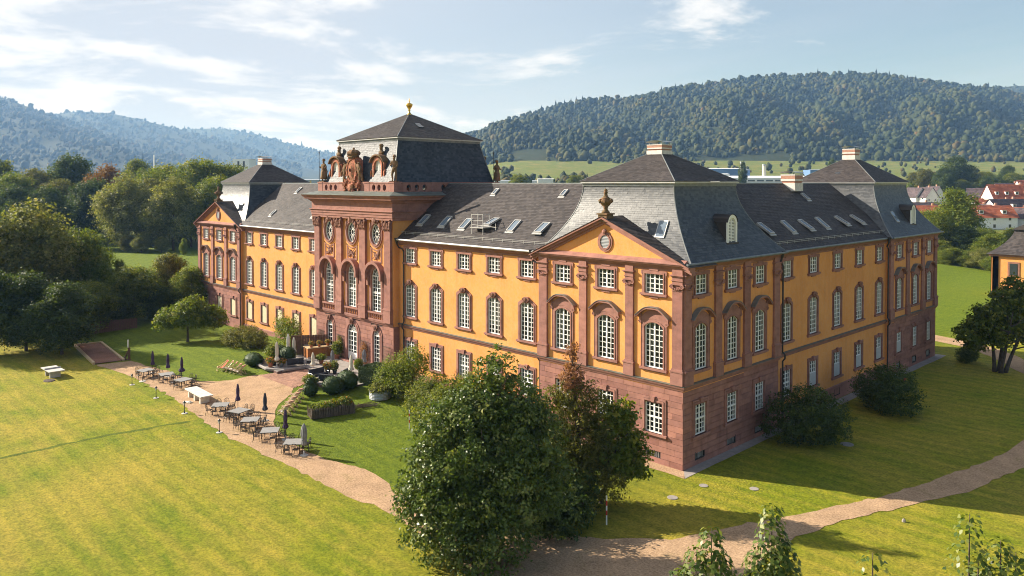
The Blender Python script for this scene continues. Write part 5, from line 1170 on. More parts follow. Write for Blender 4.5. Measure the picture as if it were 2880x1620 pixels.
def wood(kind, label, px, D, h, zb=None, g=None, wide=1.0, name=None):
    x, y = wedge(px, D); c, t, h0 = KIND[kind]; s = h / h0
    z = max(H(x, y), base_z(px, D) if D > 215 else 0) if zb is None else zb
    return tree(name or {'autumn': 'copper_tree', 'dark': 'evergreen_tree'}.get(kind, 'leafy_tree'), label, (x, y, z - 0.2), [c], t, (px * 0.37 + D) % 6.28, (s * wide, s * wide, s), g)
g = 'trees of the park wood at left'
for kind, label, px, D, h in (
    ('tall', 'tall tree rising above the wood at the far left edge', 0, 285, 29), ('dark', 'dark round-topped tree standing highest over the left wood', 180, 290, 31), ('olive', 'olive tree in the wood left of the round-topped one', 90, 280, 25.5),
    ('light', 'sunlit tree at the left edge of the wood top', 35, 262, 24), ('olive', 'brownish tree below the round-topped one', 150, 262, 22), ('dark', 'deeply shaded tree in the middle of the left wood', 215, 255, 21),
    ('autumn', 'orange tinged autumn tree in the left wood', 268, 275, 26.5), ('tall', 'thin-crowned tree over the wood beside the mast', 345, 300, 29.5), ('broad', 'broad green tree right of the orange one', 415, 268, 27),
    ('light', 'light green tree under the antenna mast', 378, 255, 25), ('broad', 'large green tree with the highest crown near the left pavilion', 505, 262, 29), ('broad', 'green tree touching the left pavilion roof', 575, 270, 27.5),
    ('pale', 'silvery green tree at the edge of the far lawn', 315, 232, 23), ('pale', 'silvery tree beside the far lawn near the pavilion', 435, 230, 22), ('olive', 'brownish green tree between the silvery ones', 385, 246, 22),
    ('dark', 'shaded tree behind the left pavilion corner', 480, 242, 20), ('dark', 'dark tree at the back of the left clearing', 245, 266, 22), ('dark', 'shaded tree at left above the clearing', 120, 240, 19.5), ('broad', 'green tree half hidden by the left pavilion', 545, 245, 23), ('dark', 'dark tree at the left margin of the wood', 30, 238, 20)):
    wood(kind, label, px, D, h, g=g)
for k, (kind, label, px, D, h, wd) in enumerate((
    ('light', 'low bush at the foot of the wood beside the clearing', 250, 226, 5.5, 1.1), ('pale', 'pale bush in front of the silvery trees', 355, 222, 6, 1.2), ('olive', 'brownish bush at the edge of the far lawn', 320, 224, 5, 1.4), ('pale', 'pale bush below the silvery tree near the pavilion', 405, 221, 5, 1.1), ('light', 'young yellow green sapling on the far lawn', 460, 214, 5, 0.55))):
    wood(kind, label, px, D, h, g=None, wide=wd, name='bush' if k < 4 else 'sapling')
g = 'thicket at the left edge'
for kind, label, px, D, h, wd in (
    ('pale', 'tall sunlit tree at the left edge before the wood', 85, 112, 18.2, 0.95), ('pale', 'tree at the very left edge with pale leaves', -40, 108, 17, 1.0), ('olive', 'yellowish tree in the middle of the left thicket', 130, 118, 14.2, 0.95), ('light', 'bright tree on the right side of the left thicket', 205, 118, 13.6, 0.85),
    ('dark', 'dark tree low in the left thicket', 60, 94, 10, 1.2), ('dark', 'dark bushy tree behind the wooden frame', 150, 92, 9, 1.25), ('green' if 0 else 'broad', 'green tree at the right foot of the left thicket', 215, 104, 7.5, 1.2), ('dark', 'dark tree at the left edge behind the timber frame', -30, 92, 10.5, 1.2)):
    wood(kind, label, px, D, h, g=g, wide=wd)
g = 'trees between thicket and left pavilion'
for kind, label, px, D, h, wd in (
    ('broad', 'full green tree between the left thicket and the apple tree', 335, 113, 8.2, 1.3), ('tall', 'small upright tree poking above the middle bushes', 298, 116, 9.0, 0.6), ('dark', 'dark bushes at the foot of the middle trees', 292, 108, 5, 1.6), ('olive', 'olive tree behind the apple tree', 425, 120, 9.4, 0.95),
    ('broad', 'green tree next to the left pavilion wall', 480, 114, 8.0, 0.9), ('dark', 'shaded tree behind the apple tree trunk', 400, 112, 5.2, 1.3)):
    wood(kind, label, px, D, h, g=g, wide=wd)
# right background
g = 'trees behind the far right lawn'
for kind, label, px, D, h, wd in (
    ('light', 'big yellow green tree before the town roofs', 2405, 215, 19.5, 0.95), ('broad', 'green tree below the big yellow green one', 2350, 205, 14, 1.1), ('light', 'yellowish tree left of the annexe roof', 2480, 205, 9.0, 1.3), ('broad', 'tree rising behind the annexe roof', 2560, 215, 8.5, 1.4), ('dark', 'dark tree at the foot of the big yellow green one', 2430, 200, 10, 1.3),
    ('light', 'low green thicket beside the far right lawn', 2500, 188, 8.5, 1.4), ('broad', 'low bush by the far right pavilion', 2368, 195, 6.5, 1.3), ('light', 'bush between lawn and annexe', 2540, 175, 7, 1.3), ('light', 'light tree at the right edge behind the annexe', 2630, 205, 9, 1.2)):
    wood(kind, label, px, D, h, g=g, wide=wd, zb=0)
g = 'trees behind the town'
for kind, label, px, D, h, wd in (('dark', 'large dark tree group above the town', 2410, 520, 26, 1.3), ('dark', 'dark tree right of the large group above the town', 2375, 500, 19, 1.1), ('olive', 'brownish tree left of the large dark group', 2330, 520, 17, 1.3), ('dark', 'round dark tree in the meadow at the right edge', 2535, 560, 19, 1.0), ('broad', 'green tree seen over the wing roof by the fields', 1305, 420, 17, 0.9), ('broad', 'green tree left of the near pavilion cap', 1450, 470, 15, 1.0), ('dark', 'dark conifer by the factory hall', 1868, 560, 22, 0.45), ('dark', 'dark pine by the factory behind the wing', 2095, 600, 23, 0.7)):
    wood(kind, label, px, D, h, g=g, wide=wd)

rgw = random.Random(31)
for k in range(34):
    px = rgw.uniform(2285, 2620); D = rgw.uniform(470, 640)
    kd = rgw.choice(['dark', 'olive', 'broad', 'light', 'dark']); wood(kd, '%s tree in the groves %s the town roofs' % ({'dark': 'dark green', 'olive': 'brownish', 'broad': 'mid green', 'light': 'yellowish green'}[kd], 'left behind' if px < 2450 else 'right behind'), px, D, rgw.uniform(8, 15), g='grove trees behind the town', wide=rgw.uniform(1.0, 1.4))

for k, (px, D, h, kd, lb) in enumerate(((2372, 190, 4.2, 'light', 'low light shrub by the far pavilion at the lawn edge'), (2400, 188, 5.0, 'broad', 'green shrub bank left on the far lawn edge'), (2440, 186, 4.6, 'light', 'light shrub bank in the middle of the far lawn edge'), (2475, 182, 5.4, 'pale', 'pale shrub on the far lawn edge towards the annexe'), (2512, 176, 5.0, 'light', 'light shrub beside the annexe roof corner'))):
    wood(kd, lb, px, D, h, zb=0, g='shrubs along the far right lawn', wide=1.6, name='bush')
# ------------------------------------------------------------------ statues and urns on the roof
def figure(joints, edges, radii, mat, parent, name='figure'):
    me = bpy.data.meshes.new(name); me.from_pydata(joints, edges, []); me.materials.append(MATS[mat])
    o = put(name, me, parent)
    sk_ = o.modifiers.new('skin', 'SKIN'); sk_.use_smooth_shade = True; sk_.use_x_symmetry = False
    if not me.skin_vertices: me.skin_vertices.new()
    for i, r in enumerate(radii): me.skin_vertices[0].data[i].radius = (r, r)
    me.skin_vertices[0].data[0].use_root = True
    sb = o.modifiers.new('subdivision', 'SUBSURF'); sb.levels = 1; sb.render_levels = 2
    return o
def statue(label, loc, rz, pose, h=2.75, spear=False, skirt=True, group='stone statues on the parapet'):
    t = thing('statue', label, 'statue', loc, rz, group); k = h / 2.75
    q = lambda *a: tuple(x * k for x in a)
    lx, rx = pose.get('l', (-0.62, -0.2, 1.45)), pose.get('r', (0.45, -0.3, 1.7)); le, re = pose.get('le', (-0.55, 0.05, 1.75)), pose.get('re', (0.5, 0.0, 1.75)); sw = pose.get('sway', 0.06)
    J = [q(0, 0, 1.32), q(sw, 0, 1.62), q(sw * 0.6, 0.0, 1.98), q(0, 0, 2.22), q(0, -0.02, 2.38), q(0, -0.04, 2.58), q(-0.27, 0, 2.10), q(*le), q(*lx), q(0.29, 0, 2.08), q(*re), q(*rx),
         q(-0.16, 0, 1.2), q(-0.2, -0.10, 0.72), q(-0.17, 0.02, 0.2), q(-0.18, -0.16, 0.1), q(0.18, 0, 1.2), q(0.22, -0.02, 0.7), q(0.2, 0.08, 0.2), q(0.22, -0.1, 0.1)]
    E = [(0, 1), (1, 2), (2, 3), (3, 4), (4, 5), (2, 6), (6, 7), (7, 8), (2, 9), (9, 10), (10, 11), (0, 12), (12, 13), (13, 14), (14, 15), (0, 16), (16, 17), (17, 18), (18, 19)]
    rad = [0.23, 0.22, 0.27, 0.12, 0.14, 0.16, 0.13, 0.10, 0.075, 0.13, 0.10, 0.075, 0.16, 0.12, 0.085, 0.07, 0.16, 0.12, 0.085, 0.07]
    figure(J, E, [r * k for r in rad], 'statue_stone', t, 'body')
    if skirt:
        d = MB(); d.lathe([(0.27 * k, 1.45 * k), (0.33 * k, 1.2 * k), (0.36 * k, 0.8 * k), (0.42 * k, 0.35 * k)][::-1], 18, (0.02, 0.02, 0), 0.12, 5); d.build('drapery', 'statue_stone', t, True)
        c = MB(); c.tube([q(-0.3, 0.1, 2.1), q(0, 0.24, 1.7), q(0.3, 0.18, 1.3), q(0.42, 0.1, 0.7)], [0.09 * k, 0.16 * k, 0.15 * k, 0.06 * k], 7); c.build('cloak', 'statue_stone', t, True)
    hr = MB(); hr.blob(q(0, 0.03, 2.66), q(0.19, 0.20, 0.17), 9, 6, 2, 0.12); hr.build('hair', 'statue_stone', t)
    p = MB(); p.box(-0.4 * k, 0.4 * k, -0.35 * k, 0.35 * k, 0, 0.12 * k); p.build('plinth', 'statue_stone', t)
    if spear:
        s = MB(); s.tube([q(lx[0], lx[1], 0.1), q(lx[0] * 1.05 - 0.25 * 0, lx[1], 3.5)], 0.028, 6); s.lathe([(0.02, 3.4 * k), (0.08, 3.55 * k), (0.0, 3.85 * k)], 6, (lx[0] * k * 1.05, lx[1] * k, 0)); s.build('spear', 'dark_metal', t)
    return t
statue('stone warrior with a long spear at the left end of the front parapet', (-49.15, 0.25, 20.6), 0.15, {'l': (-0.62, -0.15, 1.9), 'le': (-0.52, 0.05, 1.7), 'sway': -0.08}, 2.65, spear=True)
statue('stone nude goddess at the right end of the front parapet', (-35.15, 0.25, 20.6), 0.5, {'l': (-0.1, -0.3, 1.85), 'le': (-0.42, -0.1, 1.7), 'r': (0.02, -0.3, 1.35), 're': (0.42, -0.12, 1.65), 'sway': 0.1}, 2.75, skirt=False)
statue('stone warrior with a spear at the rear corner of the tower', (-34.9, 14.5, 20.4), 1.7, {'l': (-0.7, -0.1, 1.9), 'le': (-0.5, 0.05, 1.8), 'sway': 0.05}, 2.7, spear=True)
for lb, x, y, z in (('stone bust crowning the left dormer of the tower', -46.95, 1.0, 23.4), ('stone bust crowning the right dormer of the tower', -38.55, 1.0, 23.4), ('stone bust on the rear flank of the tower', -36.4, 13.9, 22.3)):
    t = thing('bust', lb, 'statue', (x, y, z), 0.2, 'stone busts over the dormers')
    figure([(0, 0, 0.1), (0, 0, 0.42), (0, 0, 0.62), (0, -0.03, 0.78), (0, -0.05, 1.02), (-0.32, 0, 0.38), (0.32, 0, 0.38)], [(0, 1), (1, 2), (2, 3), (3, 4), (1, 5), (1, 6)], [0.26, 0.30, 0.14, 0.20, 0.20, 0.16, 0.16], 'statue_stone', t, 'body')
    m_ = MB(); m_.blob((0, 0.02, 1.1), (0.23, 0.25, 0.2), 9, 6, 4, 0.12); m_.build('hair', 'statue_stone', t); p = MB(); p.box(-0.35, 0.35, -0.3, 0.3, -0.1, 0.12); p.build('plinth', 'statue_stone', t)
# coat of arms between the dormers: shield, frame, crown, two supporters, scrollwork at the foot
ca = thing('coat_of_arms', 'carved red sandstone coat of arms with crown and two supporters over the centre', 'coat of arms', (-42.6, 0.15, 19.55), 0)
s = MB()
for k in range(7):
    a = 0.62 - 0.10 * k * 0.6; s.ring([(x * 1.0, z) for x, z in ell(0.78 - 0.09 * k, 1.12 - 0.13 * k, 24, 2.35)], ell(0.78 - 0.09 * (k + 1), 1.12 - 0.13 * (k + 1), 24, 2.35), -0.30 - 0.03 * k, -0.27 - 0.03 * k, -0.33 - 0.03 * k)
s.build('shield', 'relief_stone', ca)
s = MB(); s.prism([(-1.15, 0.9), (1.15, 0.9), (1.05, 3.4), (0.6, 3.75), (-0.6, 3.75), (-1.05, 3.4)], -0.2, 0.5); s.ring(ell(0.98, 1.34, 24, 2.35), ell(0.78, 1.12, 24, 2.35), -0.38, -0.15, -0.25)
rg_ = random.Random(3)
for k in range(16): a = k * 0.393; scroll(s, (1.02 * math.cos(a), 2.35 + 1.38 * math.sin(a)), 0.17, -0.36, 1 if k % 2 else -1)
s.build('cartouche_frame', 'relief_stone', ca)
s = MB(); s.lathe([(0.52, 3.62), (0.62, 3.8), (0.55, 3.9), (0.72, 4.15), (0.70, 4.35), (0.45, 4.55), (0.10, 4.62)], 14, (0, -0.02, 0), 0.06, 7); s.blob((0, 0, 4.72), (0.13, 0.13, 0.13)); s.blob((-0.55, -0.1, 4.1), (0.4, 0.35, 0.4), 8, 6, 5, 0.2)
s.build('crown', 'statue_stone', ca)
s = MB()
for k in range(22): s.blob((rg_.uniform(-1.5, 1.5), -0.35 + rg_.uniform(-.1, .15), rg_.uniform(0.05, 1.15)), (rg_.uniform(0.15, 0.34), 0.2, rg_.uniform(0.12, 0.32)), 7, 5, k, 0.3)
for k in range(6): scroll(s, (rg_.uniform(-1.3, 1.3), rg_.uniform(0.2, 1.0)), 0.26, -0.5, 1 if k % 2 else -1)
s.blob((0.1, -0.45, 0.45), (0.5, 0.25, 0.45), 10, 7, 3, 0.08); s.build('scrollwork', 'relief_stone', ca)
for sgn in (-1, 1):
    x = sgn * 1.5
    figure([(x, -0.2, 2.1), (x - sgn * 0.1, -0.2, 2.45), (x - sgn * 0.12, -0.2, 2.8), (x - sgn * 0.1, -0.25, 3.0), (x - sgn * 0.05, -0.3, 3.22), (x - sgn * 0.55, -0.3, 2.9), (x - sgn * 0.8, -0.25, 3.3), (x + sgn * 0.25, -0.25, 2.5), (x + sgn * 0.1, -0.4, 2.1), (x + sgn * 0.05, -0.25, 1.6), (x - sgn * 0.05, -0.2, 1.1), (x + sgn * 0.3, -0.15, 1.7), (x + sgn * 0.42, -0.1, 1.05)],
           [(0, 1), (1, 2), (2, 3), (3, 4), (2, 5), (5, 6), (2, 7), (7, 8), (0, 9), (9, 10), (0, 11), (11, 12)], [0.24, 0.24, 0.26, 0.13, 0.18, 0.12, 0.09, 0.12, 0.09, 0.17, 0.11, 0.16, 0.10], 'statue_stone', ca, 'supporter')
def urn(label, x, y, z, s=1.0):
    t = thing('stone_urn', label, 'urn', (x, y, z), 0, 'urns on the pediments'); t.scale = (s,) * 3
    m_ = MB(); m_.box(-0.42, 0.42, -0.42, 0.42, -0.55, 0.0); m_.box(-0.5, 0.5, -0.5, 0.5, 0.0, 0.1); m_.build('pedestal', 'statue_stone', t)
    m_ = MB(); m_.lathe([(0.30, 0.1), (0.32, 0.2), (0.17, 0.36), (0.15, 0.46), (0.22, 0.52), (0.16, 0.56), (0.34, 0.74), (0.46, 0.98), (0.48, 1.10), (0.36, 1.16), (0.40, 1.22)], 16, fold=0.03, folds=8); m_.build('bowl', 'statue_stone', t, True)
    m_ = MB(); m_.lathe([(0.40, 1.22), (0.30, 1.30), (0.17, 1.42), (0.13, 1.62), (0.20, 1.68), (0.12, 1.74), (0.16, 1.86), (0.05, 1.98), (0.02, 2.02)], 12); m_.build('lid', 'statue_stone', t, True)
    for k in range(6): a = k * 1.047; m_ = MB(); m_.blob((0.47 * math.cos(a), 0.47 * math.sin(a), 1.05), (0.13, 0.13, 0.17), 7, 5, k, 0.25); m_.build('garland', 'statue_stone', t)
urn('stone urn crowning the near pavilion pediment', -7.05, 0.0, 18.05); urn('stone urn crowning the left pavilion pediment', -77.55, 0.0, 18.05)

# ------------------------------------------------------------------ terrace
TZ = 1.0
ter = MB(); slab_rows = []
tr_ = tag(put('terrace', MB().box(-48.9, -43.3, -8.7, -0.5, -0.2, TZ - 0.03).box(-43.299, -38.601, -5.7, -0.5, -0.2, TZ - 0.031).box(-38.6, -33.0, -8.2, -0.5, -0.2, TZ - 0.03).mesh('terrace', 'joint')), kind='structure')
rg_ = random.Random(8)
for (a, b, c, d) in ((-48.9, -43.3, -8.7, -0.5), (-43.3, -38.6, -5.7, -0.5), (-38.6, -33.0, -8.2, -0.5)):
    nx, ny = int((b - a) / 0.93), int((d - c) / 0.93)
    for i in range(nx):
        for j in range(ny):
            w_, l_ = (b - a) / nx, (d - c) / ny; put('paving_slab', slab_me, tr_, (a + w_ * (i + .5), c + l_ * (j + .5), TZ - 0.02 + rg_.uniform(-.004, .004)), scale=(w_ - 0.02, l_ - 0.02, 0.05)) if 'slab_me' in globals() else slab_rows.append((a + w_ * (i + .5), c + l_ * (j + .5), w_ - 0.02, l_ - 0.02))
slab_me = MB().box(-0.5, 0.5, -0.5, 0.5, -0.5, 0.5).mesh('paving_slab', 'paving')
for x, y, w_, l_ in slab_rows: put('paving_slab', slab_me, tr_, (x, y, TZ - 0.02 + rg_.uniform(-.004, .004)), scale=(w_, l_, 0.05))
kb = MB(); kb.tube([(-49.0, -7.2, TZ + 0.02), (-47.2, -8.8, TZ + 0.02), (-45.0, -9.05, TZ + 0.02), (-43.2, -8.0, TZ + 0.02), (-42.9, -5.8, TZ + 0.02)], 0.16, 6); tag(kb.build('terrace_kerb', 'paving'), kind='structure')
bk = MB(); rg2 = random.Random(4)
for j in range(34):
    y = -10.1 + j * 0.13; xa, xb = -44.4 + max(0, j - 3) * 0.055, -37.6 - max(0, j - 3) * 0.03
    x = xa + (j % 2) * 0.14
    while x < xb: bk.box(x, x + 0.26, y, y + 0.115, H(x, y) - 0.05, H(x, y) + 0.035 + rg2.uniform(0, 0.012), rg2.random()); x += 0.28
tag(bk.build('brick_paving', 'brick_paving'), 'red brick paving laid in rows before the terrace', 'paving', kind='stuff')

# ------------------------------------------------------------------ garden furniture
def garden_table(label, x, y, rz, s=1.36):
    t = thing('garden_table', label, 'table', (x, y, H(x, y)), R(rz), 'square garden tables along the path')
    MB().box(-s / 2, s / 2, -s / 2, s / 2, 0.71, 0.75).build('table_top', 'table_top', t)
    for a in (-1, 1):
        for b in (-1, 1): MB().bar((a * s * 0.40, b * s * 0.40, 0.0), (a * s * 0.42, b * s * 0.42, 0.71), 0.05).build('leg', 'wire_black', t)
    f = MB(); h_ = s * 0.42
    for a in (-1, 1): f.bar((-h_, a * h_, 0.67), (h_, a * h_, 0.67), 0.04); f.bar((a * h_, -h_, 0.67), (a * h_, h_, 0.67), 0.04)
    f.build('apron', 'wire_black', t); return t
def chair_proto():
    t = thing('wire_chair', 'x', 'chair', (0, 0, 0), 0, 'wire chairs around the garden tables')
    m_ = MB()
    for k in range(6): m_.bar((-0.19, -0.19 + 0.076 * k, 0.45), (0.19, -0.19 + 0.076 * k, 0.45), 0.035, 0.02)
    m_.tube([(-0.21, -0.21, 0.44), (0.21, -0.21, 0.44), (0.21, 0.21, 0.44), (-0.21, 0.21, 0.44), (-0.21, -0.21, 0.44)], 0.018, 5); m_.build('seat', 'wire_black', t)
    for a in (-1, 1):
        MB().tube([(a * 0.19, -0.19, 0.44), (a * 0.22, -0.24, 0.0)], 0.018, 5).build('leg', 'wire_black', t); MB().tube([(a * 0.19, 0.19, 0.44), (a * 0.22, 0.27, 0.0)], 0.018, 5).build('leg', 'wire_black', t)
        MB().tube([(a * 0.21, 0.2, 0.62), (a * 0.25, 0.0, 0.66), (a * 0.24, -0.14, 0.62), (a * 0.2, -0.2, 0.45)], 0.016, 5).build('armrest', 'wire_black', t)
    b = MB(); b.tube([(-0.20, 0.20, 0.44), (-0.21, 0.25, 0.75), (-0.13, 0.29, 0.92), (0, 0.30, 0.96), (0.13, 0.29, 0.92), (0.21, 0.25, 0.75), (0.20, 0.20, 0.44)], 0.018, 5)
    for k in (-0.1, 0, 0.1): b.tube([(k, 0.21, 0.46), (k * 1.2, 0.27, 0.75), (k * 0.9, 0.295, 0.93)], 0.012, 4)
    b.tube([(-0.1, 0.27, 0.7), (0, 0.275, 0.8), (0.1, 0.27, 0.7), (0, 0.26, 0.6), (-0.1, 0.27, 0.7)], 0.012, 4); b.build('backrest', 'wire_black', t)
    return t
def umbrella(label, x, y, mat, h=2.4, z=None, puff=0.17, group='closed parasols', hem=0.22, low=0.95):
    t = thing('closed_parasol', label, 'parasol', (x, y, H(x, y) if z is None else z), (x * 1.7) % 3, group)
    MB().tube([(0, 0, 0.05), (0, 0, h - 0.1)], 0.024, 7).build('pole', 'wood_light' if 'cream' in mat or 'white' in mat else 'dark_metal', t)
    k = MB(); k.lathe([(0.02, low + 0.02), (hem * 0.75, low), (hem, low + 0.12), (puff * 0.78, low + 0.42), (puff * 0.95, low + 0.8), (puff * 0.85, h - 0.45), (puff * 0.6, h - 0.2), (0.06, h - 0.04), (0.015, h)], 20, fold=0.16, folds=8); k.build('canopy', mat, t)
    MB().lathe([(puff * 0.86, low + 0.42), (puff * 0.95, low + 0.46), (puff * 0.86, low + 0.5)], 14).build('tie_strap', mat, t)
    b = MB(); b.lathe([(0.30, 0), (0.30, 0.05), (0.08, 0.08), (0.05, 0.35), (0.0, 0.36)], 14); b.build('foot', 'concrete', t); return t
def lamp(label, x, y):
    t = thing('garden_lamp', label, 'lamp', (x, y, H(x, y)), 0, 'small lantern posts along the lawn edge')
    b = MB(); b.lathe([(0.26, 0), (0.26, 0.03), (0.10, 0.05)], 12); b.build('base_plate', 'concrete', t)
    p = MB(); p.lathe([(0.07, 0.03), (0.05, 0.15), (0.03, 0.2), (0.03, 0.72), (0.055, 0.75), (0.03, 0.79)], 10); p.build('post', 'dark_metal', t)
    l_ = MB(); l_.lathe([(0.06, 0.79), (0.11, 0.98)], 6); l_.build('lantern_glass', 'screen', t); c = MB(); c.lathe([(0.14, 0.98), (0.09, 1.06), (0.03, 1.12), (0.035, 1.15), (0.0, 1.17)], 6); c.build('lantern_cap', 'dark_metal', t)
TB = [('garden table farthest left, beside the sand court', -54.4, -17.9, 8), ('second garden table from the left', -51.0, -17.0, -8), ('garden table just left of the long stone table', -47.5, -16.7, 14), ('garden table directly right of the long stone table', -36.4, -17.7, 55), ('garden table second right of the long stone table', -33.5, -17.3, 18), ('third garden table right of the long stone table', -30.5, -17.7, 52), ('garden table before the purple parasol', -26.8, -17.8, 55), ('garden table nearest the chestnut, under the grey parasol', -23.0, -17.8, 50)]
chair0 = chair_proto(); first = True; cr = random.Random(12)
SHORT = ['leftmost garden table', 'second garden table from left', 'garden table left of the stone table', 'garden table right of the stone table', 'fourth garden table from right', 'third garden table from right', 'garden table by the purple parasol', 'garden table under the grey parasol']
for (lb, x, y, rz), sh in zip(TB, SHORT):
    garden_table('grey square ' + lb, x, y, rz)
    for k in range(4):
        a = R(rz) + k * math.pi / 2; n_ = np.array([math.cos(a), math.sin(a)]); r_, f_ = n_ @ RT, n_ @ FW; hor = abs(r_) > abs(f_)
        sd = ('right' if r_ > 0 else 'left') if hor else ('far' if f_ > 0 else 'near')
        js = [j for j in (-0.34, 0.34) if cr.random() > 0.18]
        for j in js:
            d = cr.uniform(0.86, 1.05); px_, py_ = x + math.cos(a) * d - math.sin(a) * j, y + math.sin(a) * d + math.cos(a) * j; tv = np.array([-math.sin(a), math.cos(a)]) * j
            which = '' if len(js) < 2 else ((('nearer ' if tv @ FW < 0 else 'farther ') if hor else ('left-hand ' if tv @ RT < 0 else 'right-hand ')))
            o = chair0 if first else copy_tree(chair0); first = False
            o.location = (px_, py_, H(px_, py_)); o.rotation_euler = (0, 0, a - math.pi / 2 + cr.uniform(-.25, .25)); o['label'] = '%swire chair on the %s side of the %s' % (which, sd, sh)
UM = [('dark purple closed parasol farthest left', -55.3, -16.9, 'cloth_purple'), ('dark purple closed parasol behind the second table', -52.6, -16.3, 'cloth_purple'), ('dark purple closed parasol with a flared hem by the third table', -49.9, -15.9, 'cloth_purple'), ('slim dark parasol right of the long stone table', -35.7, -16.4, 'cloth_purple'), ('dark blue closed parasol tied low on the gravel', -31.2, -16.05, 'cloth_navy'), ('bright purple closed parasol between the last two tables', -25.8, -17.0, 'cloth_purple'), ('grey closed parasol nearest the chestnut', -21.6, -17.7, 'cloth_grey')]
for k, (lb, x, y, mt) in enumerate(UM): umbrella(lb, x, y, mt, 2.42, puff=0.15 if k < 6 else 0.24, hem=0.22 if k != 2 else 0.33, low=0.92 if k < 6 else 0.8)
for lb, x, y, mt, h in (('cream closed parasol at the left end of the terrace', -44.95, -7.9, 'cloth_cream', 2.75), ('slim white parasol behind the bar at the wall', -49.3, -4.3, 'cloth_white', 2.5), ('cream closed parasol left of the bar counter', -47.4, -4.6, 'cloth_cream', 2.4), ('cream closed parasol at the middle of the terrace edge', -40.3, -6.3, 'cloth_cream', 2.1), ('wide grey closed parasol by the left glass door', -39.7, -4.4, 'cloth_grey', 2.15), ('cream closed parasol before the right half of the terrace', -35.8, -4.6, 'cloth_cream', 2.3), ('grey closed parasol next to the right glass door', -37.9, -1.7, 'cloth_grey', 2.1)):
    umbrella(lb, x, y, mt, h, TZ, 0.24 if 'grey' in lb else 0.19, hem=0.28, low=0.75)
for lb, x in (('first lantern post from the left at the lawn edge', -52.2), ('second lantern post from the left at the lawn edge', -45.5), ('third lantern post from the left at the lawn edge', -38.6), ('lantern post nearest the chestnut at the lawn edge', -31.3)): lamp('black ' + lb, x, -20.0)
t = thing('parasol_stand', 'empty dark parasol stand before the leftmost garden table', 'stand', (-52.8, -18.8, 0)); b = MB(); b.lathe([(0.32, 0), (0.32, 0.06), (0.06, 0.1)], 14); b.build('foot', 'concrete', t); MB().tube([(0, 0, 0.08), (0, 0, 0.5)], 0.03, 7).build('socket', 'dark_metal', t)
# long stone table, table tennis table, sand court
t = thing('stone_table', 'long pale stone table on three stone slabs on the gravel', 'table', (-41.9, -17.4, 0), R(-2))
MB().box(-2.08, 2.08, -0.58, 0.58, 0.74, 0.84).build('table_top', 'pale_stone', t)
for x in (-1.45, 0.0, 1.45): MB().box(x - 0.13, x + 0.13, -0.42, 0.42, 0, 0.74).build('support', 'pale_stone', t)
t = thing('stone_slab', 'small pale stone lying at the foot of the long stone table', 'stone', (-41.7, -18.5, 0.02), 0.4); MB().box(-0.45, 0.45, -0.2, 0.2, 0, 0.10).build('slab', 'pale_stone', t); MB().blob((0.2, 0, 0.13), (0.2, 0.15, 0.08), 7, 5).build('loose_stone', 'pale_stone', t)
t = thing('table_tennis_table', 'concrete table tennis table alone on the left lawn', 'table', (-61.9, -24.8, 0), R(2))
for a in (-1, 1): MB().box(a * 0.77 - 0.75, a * 0.77 + 0.75, -0.74, 0.74, 0.70, 0.78).build('table_top', 'concrete', t); MB().box(a * 0.8 - 0.1, a * 0.8 + 0.1, -0.5, 0.5, 0, 0.70).build('support', 'concrete', t)
MB().box(-0.015, 0.015, -0.78, 0.78, 0.78, 0.92).build('net_plate', 'trim_metal', t)
tag(MB().blob((-59.9, -25.6, 0.0), (0.75, 0.55, 0.12), 12, 6, 3, 0.1).build('worn_patch', 'soil'), 'bare trodden mound in the grass beside the table tennis table', 'mound')
sc_ = MB(); C4 = [(-77.0, -18.8), (-76.35, -15.9), (-64.0, -17.1), (-64.4, -20.1)]; sc_.face([(x, y, max(H(x, y), 0.09) + 0.03) for x, y in C4]); so = thing('sand_court', 'reddish sand court edged with timber at left', 'sand court')
sc_.build('sand_bed', 'red_sand', so)
for a, b in ((0, 1), (1, 2), (3, 0)): MB().bar((*C4[a], 0.14), (*C4[b], 0.14), 0.24, 0.28).build('timber_edge', 'wood_light', so)
t = thing('timber_gantry', 'small dark timber frame with a hanging bell beside the sand court', 'frame', (-63.9, -16.7, 0.05), 0.4)
for n_, a, b in (('post', (0.3, 0, 0), (0.3, 0, 1.5)), ('brace', (-0.6, 0, 0), (0.35, 0, 1.45)), ('sill', (-0.7, 0, 0.08), (0.5, 0, 0.08)), ('arm', (-0.25, 0.3, 0), (-0.25, 0.3, 2.1))): MB().bar(a, b, 0.13 if n_ != 'arm' else 0.06).build(n_, 'wood_brown', t)
MB().lathe([(0.03, 0), (0.10, 0.15), (0.09, 0.9), (0.02, 1.0)], 8, (-0.25, 0.3, 1.35)).build('furled_flag', 'cloth_white', t)
t = thing('goal_frame', 'grey timber goal frame with diagonal braces at the left edge', 'frame', (-87.4, -23.6, 0), 0.9)
for a, b in (((0, 0, 0), (0, 0, 4.2)), ((0, 0, 2.3), (1.9, 0, 4.1)), ((0, 0, 1.8), (3.4, 0, 2.3)), ((3.4, 0, 0), (3.4, 0, 4.2)), ((-0.6, 0, 4.1), (4.0, 0, 4.1))): MB().bar(a, b, 0.16).build('beam', 'wattle', t)
fe = thing('plank_fence', 'dark wooden plank fence at the foot of the left thicket', 'fence', (-84.2, -19.5, 0), R(80))
for k in range(46): MB().box(k * 0.22, k * 0.22 + 0.19, -0.02, 0.02, 0.05, 1.75 + 0.05 * math.sin(k * 2.3)).build('plank', 'wood_brown', fe)
for z in (0.5, 1.4): MB().bar((0, 0.05, z), (10.1, 0.05, z), 0.08).build('rail', 'wood_brown', fe)
